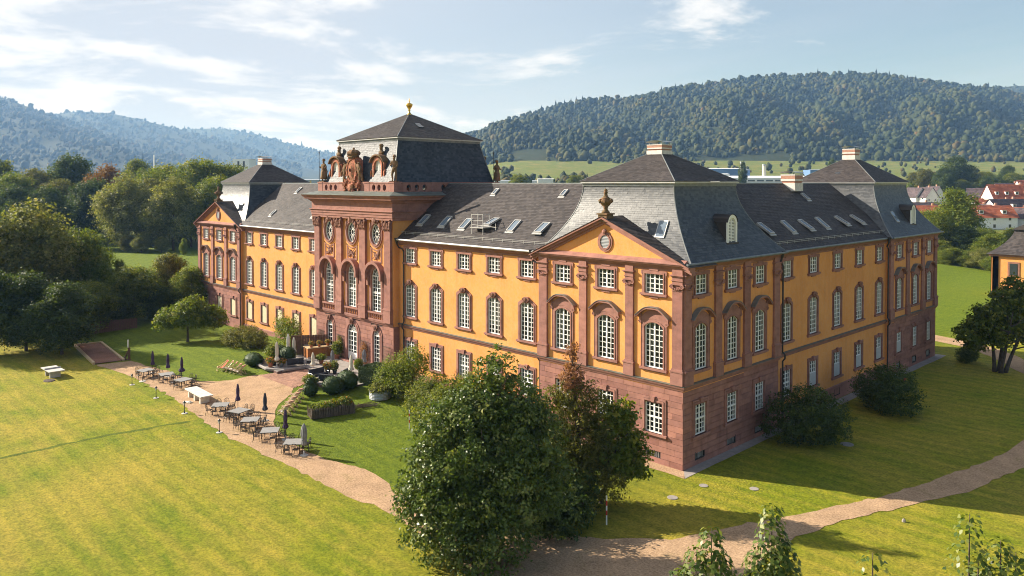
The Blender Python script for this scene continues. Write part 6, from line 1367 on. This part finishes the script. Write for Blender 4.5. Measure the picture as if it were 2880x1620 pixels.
MB().box(4.6, 5.3, -0.06, -0.03, 1.0, 1.45).build('notice', 'red_paint', fe)
# deck chairs
def deck_chair(label, x, y, rz, mat, group):
    t = thing('deck_chair', label, 'deck chair', (x, y, H(x, y)), rz, group)
    for a in (-1, 1):
        MB().bar((a * 0.28, -0.62, 0.22), (a * 0.28, 0.55, 1.0), 0.05).build('back_rail', 'wood_light', t); MB().bar((a * 0.25, 0.62, 0.0), (a * 0.25, -0.55, 0.42), 0.05).build('seat_rail', 'wood_light', t); MB().bar((a * 0.31, 0.1, 0.72), (a * 0.31, 0.55, 0.02), 0.04).build('prop', 'wood_light', t)
    for p in ((0.55, 1.0), (-0.55, 0.42), (-0.62, 0.05)): MB().bar((-0.3, p[0], p[1]), (0.3, p[0], p[1]), 0.05).build('crossbar', 'wood_light', t)
    c = MB(); P_ = [(0.55, 1.02), (0.38, 0.82), (0.18, 0.58), (0.0, 0.38), (-0.2, 0.30), (-0.4, 0.34), (-0.55, 0.44)]
    for (y0, z0), (y1, z1) in zip(P_, P_[1:]): c.face([(-0.25, y0, z0), (0.25, y0, z0), (0.25, y1, z1), (-0.25, y1, z1)])
    c.build('sling', mat, t); MB().box(-0.24, 0.24, 0.42, 0.56, 0.88, 1.02).build('headrest', 'cloth_red' if mat == 'cloth_red' else 'cloth_pink', t)
for k, (x, y) in enumerate(((-49.8, -11.6), (-49.1, -11.35), (-48.35, -11.25), (-47.45, -11.2), (-46.6, -11.2))):
    deck_chair(('red slung deck chair, leftmost of the row on the left lawn', 'second deck chair of the row on the left lawn', 'middle deck chair of the row on the left lawn', 'fourth deck chair of the row on the left lawn', 'deck chair at the right end of the row near the boxwood')[k], x, y, R(-15 - 12 * k), 'cloth_red' if k == 0 else 'cloth_white', 'deck chairs on the left lawn')
for k in range(5):
    deck_chair(('nearest', 'second', 'middle', 'fourth', 'farthest')[k] + ' deck chair of the slanting row beside the gravel', -31.1 - 0.78 * k, -14.3 + 0.74 * k, R(-82), 'cloth_white', 'deck chairs beside the gravel')
# clipped shrubs
def clipped(label, x, y, blobs, n, z=None, name='boxwood_ball'):
    t = thing(name, label, 'bush', (x, y, H(x, y) if z is None else z)); c = MB()
    for b in blobs: c.blob(b[:3], tuple(q * 0.93 for q in b[3:]), 14, 10, 3, 0.03)
    c.build('core', 'leaf_box', t); put('foliage', crown('foliage', [(*b[:3], *(q * 0.93 for q in b[3:])) for b in blobs], n, 0.08, 'leaf_box', int(abs(x * 10)), 0.04, 8, 0.0, 0.5, 0.7, 0.0), t)
clipped('oval clipped boxwood nearest the left deck chairs', -48.6, -8.7, [(0, 0, 0.65, 1.4, 1.0, 0.75)], 5000); clipped('clipped boxwood mound behind the left sofas', -47.9, -5.9, [(-0.6, 0, 0.8, 1.3, 1.0, 0.9), (0.9, 0.3, 0.8, 1.2, 0.9, 0.9)], 10000, TZ - 0.1)
clipped('pointed clipped boxwood cone right of the deck chair row', -33.9, -10.2, [(0, 0, 0.65, 0.75, 0.75, 0.7), (0, 0, 1.1, 0.5, 0.5, 0.7)], 4000, name='boxwood_cone'); clipped('big round clipped boxwood in front of the terrace', -32.9, -8.4, [(0, 0, 0.75, 1.12, 1.05, 0.9)], 5000); clipped('wide clipped boxwood behind the big round one', -33.6, -6.9, [(0.4, 0.2, 0.8, 1.3, 1.0, 0.95)], 5000)
t = thing('clipped_hedge', 'square clipped hedge block beside the right glass door', 'hedge', (-32.3, -3.6, 0.75), R(12)); MB().box(-1.65, 1.65, -1.15, 1.35, 0, 1.75).build('core', 'leaf_box', t)
rg3 = np.random.default_rng(5); P = []; N = []
for ax, s_ in ((0, 1), (0, -1), (1, 1), (1, -1), (2, 1)):
    n_ = 3200; q = rg3.uniform(-1, 1, (n_, 3)) * np.array([1.7, 1.28, 0.9]); q[:, ax] = s_ * np.array([1.7, 1.28, 0.9])[ax] + rg3.normal(0, 0.04, n_); q += np.array([0, 0.1, 0.9]); P.append(q); v = np.zeros((n_, 3)); v[:, ax] = s_; N.append(v + rg3.normal(0, .6, (n_, 3)))
put('foliage', leaf_mesh('foliage', np.concatenate(P), np.concatenate(N), rg3.uniform(0.06, 0.12, 16000), rg3.beta(2, 2.5, 16000), 'leaf_box', rg3, 0.7), t)
t = thing('topiary_tree', 'small round-headed topiary tree in a pot left of the hedge', 'tree', (-34.3, -4.7, TZ)); MB().lathe([(0.16, 0), (0.24, 0.4), (0.22, 0.4)], 12).build('pot', 'dark_metal', t); MB().tube([(0, 0, 0.35), (0, 0, 1.3)], 0.03, 6).build('trunk', 'bark', t); put('crown', crown('crown', [(0, 0, 1.65, 0.42, 0.42, 0.5)], 3000, 0.09, 'leaf_light', 71, 0.08, 8, 0.3), t)
# tub, wattle bed, pots
pm = crown('plant', [(0, 0, 0.25, 0.42, 0.42, 0.32)], 900, 0.13, 'leaf_light', 72, 0.12, 9, 0.5); fm = crown('plant', [(0, 0, 0.25, 0.4, 0.4, 0.32)], 800, 0.12, 'flowers', 73, 0.10, 8, 0.5); tm = crown('plant', [(0, 0, 0.5, 0.35, 0.35, 0.6)], 900, 0.15, 'leaf_green', 74, 0.14, 9, 0.5)
pot_me = MB().lathe([(0.17, 0), (0.26, 0.38), (0.28, 0.40), (0.24, 0.41)], 14)
POT = {k: pot_me.mesh('pot', k, True) for k in ('terracotta', 'dark_metal', 'zinc')}
def pot(label, x, y, z, pl, mt='terracotta', s=1.0):
    t = thing('potted_plant', label, 'plant', (x, y, z), 0, 'pots on and around the terrace'); t.scale = (s,) * 3; put('pot', POT[mt], t); put('foliage', pl, t, (0, 0, 0.38))
t = thing('zinc_tub', 'corrugated zinc tub planted with herbs on the lawn', 'planter', (-28.9, -5.9, H(-28.9, -5.9))); z_ = MB(); z_.lathe([(0.95 + 0.025 * (k % 2), 0.065 * k) for k in range(12)], 22); z_.build('tub', 'zinc', t); put('herbs', crown('herbs', [(0, 0, 0.85, 0.95, 0.95, 0.4), (-0.5, 0, 1.05, 0.4, 0.4, 0.3)], 3500, 0.16, 'leaf_pale', 75, 0.2, 10, 0.5, zmin=0.7), t)
t = thing('wattle_bed', 'raised flower bed fenced with upright sticks on the lawn', 'flower bed', (-28.4, -11.3, H(-28.4, -11.3)), R(74)); rg4 = random.Random(6)
st = [MB().tube([(0, 0, 0), (0.01, 0, 0.5), (-0.01, 0, 1.0)], [0.035, 0.03, 0.022], 5).mesh('stick', 'wattle') for k in range(1)][0]
def along(n, P0, P1):
    for k in range(n):
        f = (k + .5) / n; o = put('stick', st, t, (P0[0] + (P1[0] - P0[0]) * f, P0[1] + (P1[1] - P0[1]) * f, 0), scale=(1, 1, rg4.uniform(0.75, 0.98))); o.rotation_euler = (rg4.uniform(-.1, .1), rg4.uniform(-.12, .12), 0)
along(38, (-1.9, -0.75), (1.9, -0.75)); along(12, (-1.9, -0.75), (-1.9, 0.6)); along(30, (-1.9, 0.6), (1.9, 0.6)); along(12, (1.9, -0.75), (1.9, 0.6))
MB().box(-1.86, 1.86, -0.7, 0.56, 0, 0.72).build('soil', 'soil', t); put('foliage', crown('foliage', [(-1.2, 0, 0.8, 0.7, 0.6, 0.3), (0, 0, 0.85, 0.8, 0.6, 0.32), (1.2, 0, 0.9, 0.7, 0.6, 0.42)], 4200, 0.13, 'leaf_light', 76, 0.16, 9, 0.5, zmin=0.65), t); put('flowers', crown('flowers', [(1.2, 0, 1.0, 0.6, 0.5, 0.4), (0.1, 0, 0.95, 0.7, 0.5, 0.3)], 700, 0.13, 'flowers', 77, 0.12, 7, 0.5, zmin=0.7), t)
t = thing('brushwood_pile', 'low heap of brushwood trailing from the stick-fenced bed', 'brushwood', (-27.9, -8.4, H(-27.9, -8.4)), R(70))
for k in range(40): MB().tube([(rg4.uniform(-1.6, 1.2), rg4.uniform(-.35, .35), rg4.uniform(0.03, 0.2)), (rg4.uniform(-1.6, 1.8), rg4.uniform(-.45, .45), rg4.uniform(0.05, 0.4))], 0.02, 4).build('twig', 'wattle', t)
for k, (lb, x, y, z, pl, mt, s) in enumerate((
    ('flowering plant in a terracotta pot at the left terrace corner', -45.6, -8.3, TZ, fm, 'terracotta', 1.2), ('leafy terracotta pot beside the oval boxwood', -47.1, -7.6, TZ, tm, 'terracotta', 1.3), ('tall leafy plant in a dark pot left of the cream parasol', -46.2, -7.7, TZ, tm, 'dark_metal', 1.5), ('yellow flowers in a pot by the low sofa table', -44.9, -7.4, TZ, fm, 'zinc', 1.0), ('round green plant in a dark pot behind the boxwood cone', -36.3, -9.0, 0.75, pm, 'dark_metal', 1.25),
    ('small green pot right of the round potted plant', -36.4, -8.3, 0.78, pm, 'terracotta', 0.8), ('yellow flowering pot under the wide grey parasol', -39.1, -5.3, TZ, fm, 'dark_metal', 1.2), ('dark pot with leafy plant in the terrace middle', -38.4, -4.9, TZ, tm, 'dark_metal', 0.9), ('leafy pot against the wall left of the main door', -44.1, -1.2, TZ, tm, 'terracotta', 1.3), ('plant pot in front of the bar counter', -43.3, -3.6, TZ, pm, 'terracotta', 1.1))): pot(lb, x, y, z, pl, mt, s)
# bar counter and back wall
t = thing('bar_counter', 'orange wooden L-shaped bar counter with plants on top', 'bar', (-46.4, -3.4, TZ), R(79.6))
for k in range(12): MB().box(k * 0.22, k * 0.22 + 0.205, -0.06, 0.0, 0.02, 1.08).build('board', 'wood_orange', t)
for k in range(6): MB().box(-0.06, 0.0, 0.005 + k * 0.225, 0.005 + k * 0.225 + 0.21, 0.02, 1.08).build('board', 'wood_orange', t)
MB().box(-0.12, 2.75, -0.12, 0.55, 1.08, 1.15).build('counter_top', 'wood_light', t); MB().box(0.01, 2.62, 0.01, 0.48, 0.0, 1.07).build('carcass', 'wood_brown', t); MB().box(-0.12, 0.5, 0.551, 1.45, 1.08, 1.149).build('counter_top', 'wood_light', t)
for lb, x, y in (('small flowering pot at the near end of the bar counter', 0.4, 0.2), ('flowering pot in the middle of the bar counter', 1.3, 0.15), ('flowering pot at the far end of the bar counter', 2.3, 0.2)):
    q = Matrix.Rotation(R(79.6), 3, 'Z') @ Vector((x, y, 0)); pot(lb, -46.4 + q.x, -3.4 + q.y, TZ + 1.16, fm, 'terracotta', 0.75)
t = thing('bar_wall', 'brown board screen behind the bar', 'screen', (-48.3, -2.2, TZ), R(58))
for k in range(14): MB().box(-2.0 + k * 0.29, -2.0 + k * 0.29 + 0.27, -0.04, 0.04, 0.0, 2.2).build('board', 'wood_brown', t)
for z in (0.3, 1.9): MB().bar((-2, 0.08, z), (2.05, 0.08, z), 0.09).build('rail', 'wood_brown', t)
t = thing('bar_shelf', 'dark back shelf with crates behind the bar counter', 'shelf', (-47.5, -1.9, TZ), R(62)); MB().box(-1.4, 1.4, -0.25, 0.25, 0, 0.95).build('cabinet', 'cushion_dark', t)
for k in range(4): MB().box(-1.2 + k * 0.65, -0.7 + k * 0.65, -0.2, 0.2, 0.952, 1.2 + 0.12 * (k % 2)).build('crate', 'wood_brown' if k % 2 else 'cloth_grey', t)
# sofas
def sofa(label, x, y, rz, w=1.8):
    t = thing('garden_sofa', label, 'sofa', (x, y, TZ), R(rz), 'dark garden sofas on the terrace')
    for a in (-1, 1): MB().tube([(a * w / 2, -0.38, 0.0), (a * w / 2, -0.38, 0.6), (a * w / 2, 0.38, 0.62), (a * w / 2, 0.42, 0.0)], 0.03, 6).build('arm_frame', 'zinc', t)
    MB().box(-w / 2 + 0.04, w / 2 - 0.04, -0.36, 0.34, 0.22, 0.28).build('seat_frame', 'dark_metal', t); k = int(w / 0.6)
    for i in range(k):
        a, b = -w / 2 + 0.05 + (w - 0.1) * i / k, -w / 2 + 0.05 + (w - 0.1) * (i + 1) / k; MB().box(a + .01, b - .01, -0.36, 0.26, 0.285, 0.44).build('seat_cushion', 'cushion_dark', t)
        m_ = MB(); m_.box(a + .01, b - .01, -0.06, 0.08, 0, 0.5); m_.xf(Matrix.Translation((0, 0.28, 0.42)) @ Matrix.Rotation(R(-12), 4, 'X')).build('back_cushion', 'cushion_dark', t)
sofa('dark garden sofa before the oval boxwood, back to the lawn', -46.6, -6.6, 140); sofa('dark garden sofa with its back to the brick paving', -44.2, -6.2, 250, 1.8); sofa('dark garden armchair beside the bar counter', -43.9, -4.6, 330, 0.85); sofa('long dark garden sofa right of the brick paving', -38.0, -7.0, 95, 1.9); sofa('dark garden armchair behind the wide boxwood', -36.4, -5.2, 300, 0.9); sofa('dark garden sofa behind the big round boxwood', -35.6, -7.3, 205, 1.8)
for lb, x, y in (('low table between the left terrace sofas', -45.4, -5.7), ('low table between the right terrace sofas', -36.7, -6.6)):
    t = thing('low_table', lb, 'table', (x, y, TZ), 0.5); MB().box(-0.5, 0.5, -0.3, 0.3, 0.36, 0.40).build('table_top', 'cloth_white', t)
    for a in (-1, 1):
        for b in (-1, 1): MB().bar((a * 0.45, b * 0.25, 0), (a * 0.45, b * 0.25, 0.36), 0.04).build('leg', 'zinc', t)
# trellises with creeper, doorstep
for lb, x, w in (('rusty trellis left of the left glass door', -48.5, 1.1), ('creeper trellis between left door and portal', -44.5, 1.5), ('creeper trellis between portal and right door', -39.6, 1.6), ('rusty trellis right of the right glass door', -35.4, 1.2)):
    t = thing('trellis', lb, 'trellis', (x, -CW - 0.12, TZ), 0)
    for k in range(7): MB().bar((-w / 2 + w * k / 6, 0, 0), (-w / 2 + w * k / 6, 0, 2.6), 0.03).build('upright', 'wattle', t)
    for k in range(8): MB().bar((-w / 2, 0.02, 0.1 + 0.35 * k), (w / 2, 0.02, 0.1 + 0.35 * k), 0.025).build('rung', 'wattle', t)
    if 'creeper' in lb: put('creeper', crown('creeper', [(0, -0.05, 1.0, w * 0.45, 0.12, 0.9), (0.1, -0.05, 1.9, w * 0.35, 0.1, 0.6)], 900, 0.13, 'leaf_dead' if 'right' in lb else 'leaf_olive', 80, 0.15, 8, 0.6), t)
tag(put('doorstep', MB().box(HALLX[1] - 1.4, HALLX[1] + 1.4, -1.15, -CW - 0.01, TZ, TZ + 0.14).mesh('doorstep', 'sandstone')), 'sandstone doorstep before the central portal', 'step')
# range poles, manholes and small things on the lawn
def pole(label, x, y, h):
    t = thing('marker_post', label, 'post', (x, y, H(x, y)), 0, 'red and white posts')
    for k in range(6): MB().lathe([(0.045, h * k / 6), (0.045, h * (k + 1) / 6)], 10).build('band', 'red_paint' if k in (2, 4) else 'white_paint', t)
pole('red and white post on the shaded lawn right of the chestnut', 1.66, -10.6, 1.75); pole('small red and white post left of the chestnut', -21.1, -8.3, 1.6); 
for lb, x, y, r in (('round manhole cover in the tree shade on the lawn', 2.13, -4.4, 0.34), ('manhole cover on the sunlit strip nearer the corner', 2.45, -1.2, 0.3), ('manhole cover on the sunlit strip nearer the path', 5.1, 0.75, 0.3), ('dark manhole cover in the palace shade', 5.75, 14.1, 0.5)):
    c = MB(); c.lathe([(r, 0.0), (r, 0.03), (r * 0.85, 0.035)], 18, (x, y, 0.0)); tag(c.build('manhole_cover', 'paving'), lb, 'manhole cover', 'manhole covers on the lawn')
tag(MB().blob((13.9, 2.6, 0.06), (0.12, 0.10, 0.14), 8, 6, 2, 0.15).build('marker_stone', 'paving'), 'little pale stone on the lawn by the curving path', 'stone')
t = thing('garden_hose', 'green coiled hose by the far right pavilion wall', 'hose', (1.3, 39.6, 0.02)); c = MB(); c.tube([(0.6 * math.cos(a * 0.5) * (1 - a * 0.01), 0.5 * math.sin(a * 0.5), 0.04 + 0.006 * a) for a in range(40)], 0.04, 5); c.build('coil', 'leaf_green', t)
c = MB(); c.lathe([(0.12, 0), (0.14, 0.2), (0.04, 0.4)], 8, (1.9, 37.8, 0)); tag(c.build('bucket', 'red_paint'), 'small orange red bucket on the lawn by the far facade', 'bucket')

# ------------------------------------------------------------------ annexe, town and factory
def house(label, px, D, w, d, eave, ridge, rz, roof, wallm='white_wall', zb=None, win=3, dorm=0, name='house', cat='house', chim=True, floors=2):
    x, y = wedge(px, D); z = base_z(px, D) - 0.5 if zb is None else zb
    t = thing(name, label, cat, (x, y, z), R(rz), 'houses of the town')
    m_ = MB(); m_.box(-w / 2, w / 2, -d / 2, d / 2, 0, eave)
    for s_ in (-1, 1): m_.face([(s_ * w / 2, -d / 2, eave), (s_ * w / 2, d / 2, eave), (s_ * w / 2, 0, ridge)])
    m_.build('wall', wallm, t); r_ = MB(); o_ = 0.5; e_ = eave - o_ * (ridge - eave) / (d / 2)
    slates(r_, lerp((-w / 2 - o_, -d / 2 - o_, e_ + .05), (-w / 2 - o_, 0, ridge + .05)), lerp((w / 2 + o_, -d / 2 - o_, e_ + .05), (w / 2 + o_, 0, ridge + .05)), 9, 1.0, 0.06, 1); slates(r_, lerp((w / 2 + o_, d / 2 + o_, e_ + .05), (w / 2 + o_, 0, ridge + .05)), lerp((-w / 2 - o_, d / 2 + o_, e_ + .05), (-w / 2 - o_, 0, ridge + .05)), 9, 1.0, 0.06, 2)
    ro = r_.build('roof', roof, t)
    for f in range(floors):
        for k in range(win):
            u = -w / 2 + w * (k + .5) / win; zz = 1.0 + f * 2.8
            if zz + 1.4 > eave: continue
            q = MB(); q.box(u - 0.5, u + 0.5, -d / 2 - 0.04, -d / 2 + 0.05, zz, zz + 1.35); wo = q.build('window', 'skylight_glass', t); q = MB(); q.ring(outl(1.2, 1.5, 0, 2, u, zz - .08), outl(0.96, 1.3, 0, 2, u, zz + .02), -d / 2 - 0.08, -d / 2, -d / 2 - 0.02); q.build('frame', 'white_paint', wo)
    for s_ in (-1, 1):
        for u in (-d / 4, d / 4): q = MB(); q.box(s_ * w / 2 - 0.04, s_ * w / 2 + 0.04, u - 0.5, u + 0.5, eave * 0.55, eave * 0.55 + 1.3); q.build('window', 'skylight_glass', t)
    if chim: q = MB(); q.box(w * 0.2 - 0.4, w * 0.2 + 0.4, 0.3, 1.1, ridge - 1, ridge + 1.0); q.build('chimney', 'chimney_brick', ro)
    for k in range(dorm):
        u = -w / 2 + w * (k + .5) / dorm; zz = eave + (ridge - eave) * 0.28; yy = -d / 2 * (1 - 0.28)
        q = MB(); q.box(u - 0.8, u + 0.8, yy - 0.3, yy + 1.8, zz - 0.3, zz + 1.3); do = q.build('dormer', 'white_wall', t); q = MB(); q.box(u - 0.5, u + 0.5, yy - 0.34, yy - 0.31, zz + 0.1, zz + 1.1); q.build('window', 'skylight_glass', do); q = MB(); q.box(u - 1.0, u + 1.0, yy - 0.5, yy + 2.2, zz + 1.31, zz + 1.45); q.build('dormer_roof', roof, do)
    return t
TH = [('long red roofed house with dormers at the right edge', 2545, 385, 24, 11, 6.5, 13.2, 45, 'tile_red', 6, 5), ('white gabled house with dark roof left of the long red one', 2470, 400, 13, 9, 5.0, 10.5, 10, 'tile_dark', 3, 0), ('small white gabled house nearest the far pavilion roof', 2302, 420, 10, 8, 5.0, 9.8, -30, 'tile_dark', 2, 0), ('middle white gabled house of three beside the far pavilion', 2328, 415, 10, 8, 5.2, 10.2, -30, 'tile_dark', 2, 0), ('smallest white gable behind the big yellow green tree', 2348, 430, 9, 8, 5.0, 10, -30, 'tile_dark', 2, 0),
      ('brown roofed low house below the white gables', 2315, 360, 16, 9, 3.0, 6.2, 45, 'tile_dark', 3, 0), ('orange roofed house left behind the tall tree', 2330, 320, 15, 9, 4.2, 7.8, 40, 'tile_red', 3, 0), ('bright orange roofed house before the grey roofed one', 2485, 300, 17, 10, 5.2, 9.4, 42, 'tile_red', 3, 2), ('white house with grey roof right of the orange roof', 2535, 330, 17, 10, 5.2, 9.8, 55, 'tile_dark', 3, 1), ('red roofed house behind the grey roofed one', 2510, 350, 22, 10, 4.5, 8.2, 45, 'tile_red', 4, 0), ('red roofed house cut by the right picture edge', 2590, 345, 16, 10, 5, 9.4, 48, 'tile_red', 3, 0), ('red roof peeping at the far right above the others', 2600, 430, 18, 11, 7, 13.5, 45, 'tile_red', 4, 0), ('red roofed house left of the long dormered one', 2440, 372, 12, 9, 4.0, 7.2, 45, 'tile_red', 2, 0),
      ('little red roofed house below the long dormered one', 2562, 318, 11, 8, 4.0, 7.2, 20, 'tile_red', 2, 0), ('small brown roofed house between orange and red roofs', 2462, 330, 10, 8, 4.2, 7.6, -20, 'tile_dark', 2, 0), ('small red roofed house above the white dark roofed one', 2478, 440, 12, 9, 4.5, 8.6, 60, 'tile_red', 2, 0), ('low red shed roof behind the big yellow green tree', 2425, 345, 12, 8, 3.4, 6.4, 30, 'tile_red', 2, 0), ('pale gabled house at the right edge below the red roofs', 2585, 300, 11, 9, 4.6, 8.4, -15, 'tile_dark', 2, 0), ('dark roofed house behind the long dormered one', 2540, 450, 16, 10, 6.0, 11.0, 40, 'tile_dark', 3, 0)]
for lb, px, D, w, d, e, r_, rz, rf, wi, dm in TH: house(lb, px, D, w, d, e, r_, rz, rf, win=wi, dorm=dm)
# annexe of the palace at the right edge: ochre walls under a flared slate roof
ax_, ay_ = wedge(2618, 138); an_ = thing('annexe', 'ochre annexe with flared slate roof at the right edge', 'building', (ax_, ay_, 0), R(0))
MB().box(-6, 6, -6, 6, 0, 7.9).build('wall', 'stucco', an_); MB().box(-6.06, 6.06, -6.06, 6.06, 0, 1.0).build('plinth', 'sandstone', an_); MB().box(-6.35, 6.35, -6.35, 6.35, 7.5, 7.9 + 0.02).build('cornice', 'sandstone_dark', an_)
for s_ in (-1, 1):
    for u in (-5.4, 5.4): MB().box(u - 0.45, u + 0.45, -6.16, -6.0, 1.0, 7.5).build('pilaster', 'sandstone', an_)
    for u in (-5.4, 5.4): MB().box(-6.16, -6.0, u - 0.45, u + 0.45, 1.0, 7.5).build('pilaster', 'sandstone', an_)
for u in (-2.6, 2.6):
    q = MB(); q.box(u - 0.9, u + 0.9, -6.1, -6.02, 4.0, 6.6); wo = q.build('window', 'sandstone_dark', an_); q = MB(); q.box(u - 0.6, u + 0.6, -6.14, -6.11, 4.3, 6.3); q.build('pane', 'skylight_glass', wo)
    q = MB(); q.box(-6.1, -6.02, u - 0.9, u + 0.9, 4.0, 6.6); wo = q.build('window', 'sandstone_dark', an_)
rb_ = MB(); cs = [lambda t, a=a, b=b: (a * (3.2 + 3.5 * (1 - t) ** 1.8), b * (3.2 + 3.5 * (1 - t) ** 1.8), 7.85 + 4.4 * t) for a, b in ((-1, -1), (1, -1), (1, 1), (-1, 1))]
for i in range(4): slates(rb_, cs[i], cs[(i + 1) % 4], 18, 0.4, 0.025, 90 + i)
rb_.build('mansard_roof', 'slate', an_, kind='stuff'); q = MB(); q.prism([(-3.6, 12.2), (3.6, 12.2), (0, 14)], -3.6, 3.6); q.build('cap_roof', 'slate', an_)
# factory halls beyond the wing roofs
def hall(label, px, D, w, d, h, rz, mat, roofm, rise=1.2, strip_=True, zb=None, name='factory_hall', bands=()):
    x, y = wedge(px, D); t = thing(name, label, 'factory', (x, y, (base_z(px, D) if zb is None else zb) - 0.5), R(rz), 'factory buildings in the valley')
    MB().box(-w / 2, w / 2, -d / 2, d / 2, 0, h).build('wall', mat, t); n = 8; r_ = MB()
    for i in range(n):
        a, b = -1 + 2 * i / n, -1 + 2 * (i + 1) / n; f = lambda q: h + rise * (1 - q * q) + 0.05
        r_.face([(-w / 2 - .4, a * d / 2, f(a)), (w / 2 + .4, a * d / 2, f(a)), (w / 2 + .4, b * d / 2, f(b)), (-w / 2 - .4, b * d / 2, f(b))])
    r_.build('roof', roofm, t)
    if strip_:
        n = int(w / 7)
        for k in range(n): u = -w / 2 + w * (k + .5) / n; MB().box(u - 2.8, u + 2.8, -d / 2 - 0.1, -d / 2 + 0.1, h - 2.6, h - 1.4).build('window', 'skylight_glass', t)
    for k, (u0, u1, z0, z1, mt) in enumerate(bands): MB().box(u0, u1, -d / 2 - 0.12, -d / 2 - 0.02, z0, z1).build('panel', mt, t)
    return t
hall('long white factory hall with vaulted roof behind the right wing', 1965, 640, 110, 30, 6.5, 45.9, 'factory_white', 'factory_white', 2.0); hall('blue factory hall behind the near pavilion cap', 1815, 760, 42, 24, 11, 45.9, 'factory_blue', 'factory_white', 0.8, False); hall('white low hall beside the blue one', 1745, 720, 60, 24, 7, 45.9, 'factory_white', 'factory_white', 0.8); hall('grey blue shed beyond the factory conifer', 2070, 800, 34, 20, 9, 45.9, 'factory_blue', 'factory_grey', 0.5, False)
hall('white and blue sign-fronted hall beyond the wing ridge', 1372, 560, 11, 9, 9.0, 45.9, 'factory_white', 'factory_white', 0.3, False, bands=((-5.4, 5.4, 0.5, 4.2, 'factory_blue'),)); hall('low white shed beyond the wing ridge', 1285, 600, 40, 14, 6, 45.9, 'factory_white', 'factory_grey', 0.5, False)
hall('pale tower block with ochre band above the left wood', 615, 760, 17, 15, 38, 40, 'factory_white', 'factory_grey', 0.3, False, bands=((-8.4, 8.4, 12, 27, 'factory_yellow'), (-3.5, -1.5, 30, 36, 'skylight_glass'), (2, 4, 30, 36, 'skylight_glass')), name='tower_block'); hall('large pale blue grey factory hall behind the left pavilion', 745, 720, 92, 40, 18, 45.9, 'factory_grey', 'factory_grey', 0.8, False, bands=((-5, -3.5, 0, 17.5, 'factory_yellow'), (18, 19.5, 0, 17.5, 'factory_yellow')))
house('brown gabled house behind the near pavilion roof edge', 1517, 460, 14, 10, 9, 12.5, 20, 'tile_dark', 'chimney_brick', win=3)
def stack(label, px, D, h, r, mat, name='factory_chimney'):
    x, y = wedge(px, D); t = thing(name, label, 'chimney', (x, y, base_z(px, D) - 1)); m_ = MB(); m_.lathe([(r * 1.2, 0), (r, h * 0.6), (r, h)], 14); m_.build('shaft', mat, t); m_ = MB(); m_.lathe([(r * 1.05, h), (r * 1.15, h + 0.4), (r * 1.05, h + 1.0)], 14); m_.build('rim', 'factory_grey', t)
stack('pale factory chimney beyond the right wing', 1922, 640, 17.5, 1.5, 'cloth_cream'); stack('white silo by the factory conifer', 1868, 650, 19.5, 2.0, 'factory_white', 'silo'); stack('violet silo next to the white one', 1880, 660, 13, 2.2, 'factory_blue', 'silo')
x, y = wedge(388, 620); t = thing('radio_mast', 'thin twin mast above the left wood', 'mast', (x, y, 0))
for a in (-0.6, 0.6): MB().tube([(a, 0, 0), (a, 0, 43.5)], [0.5, 0.22], 6).build('mast', 'factory_white', t)
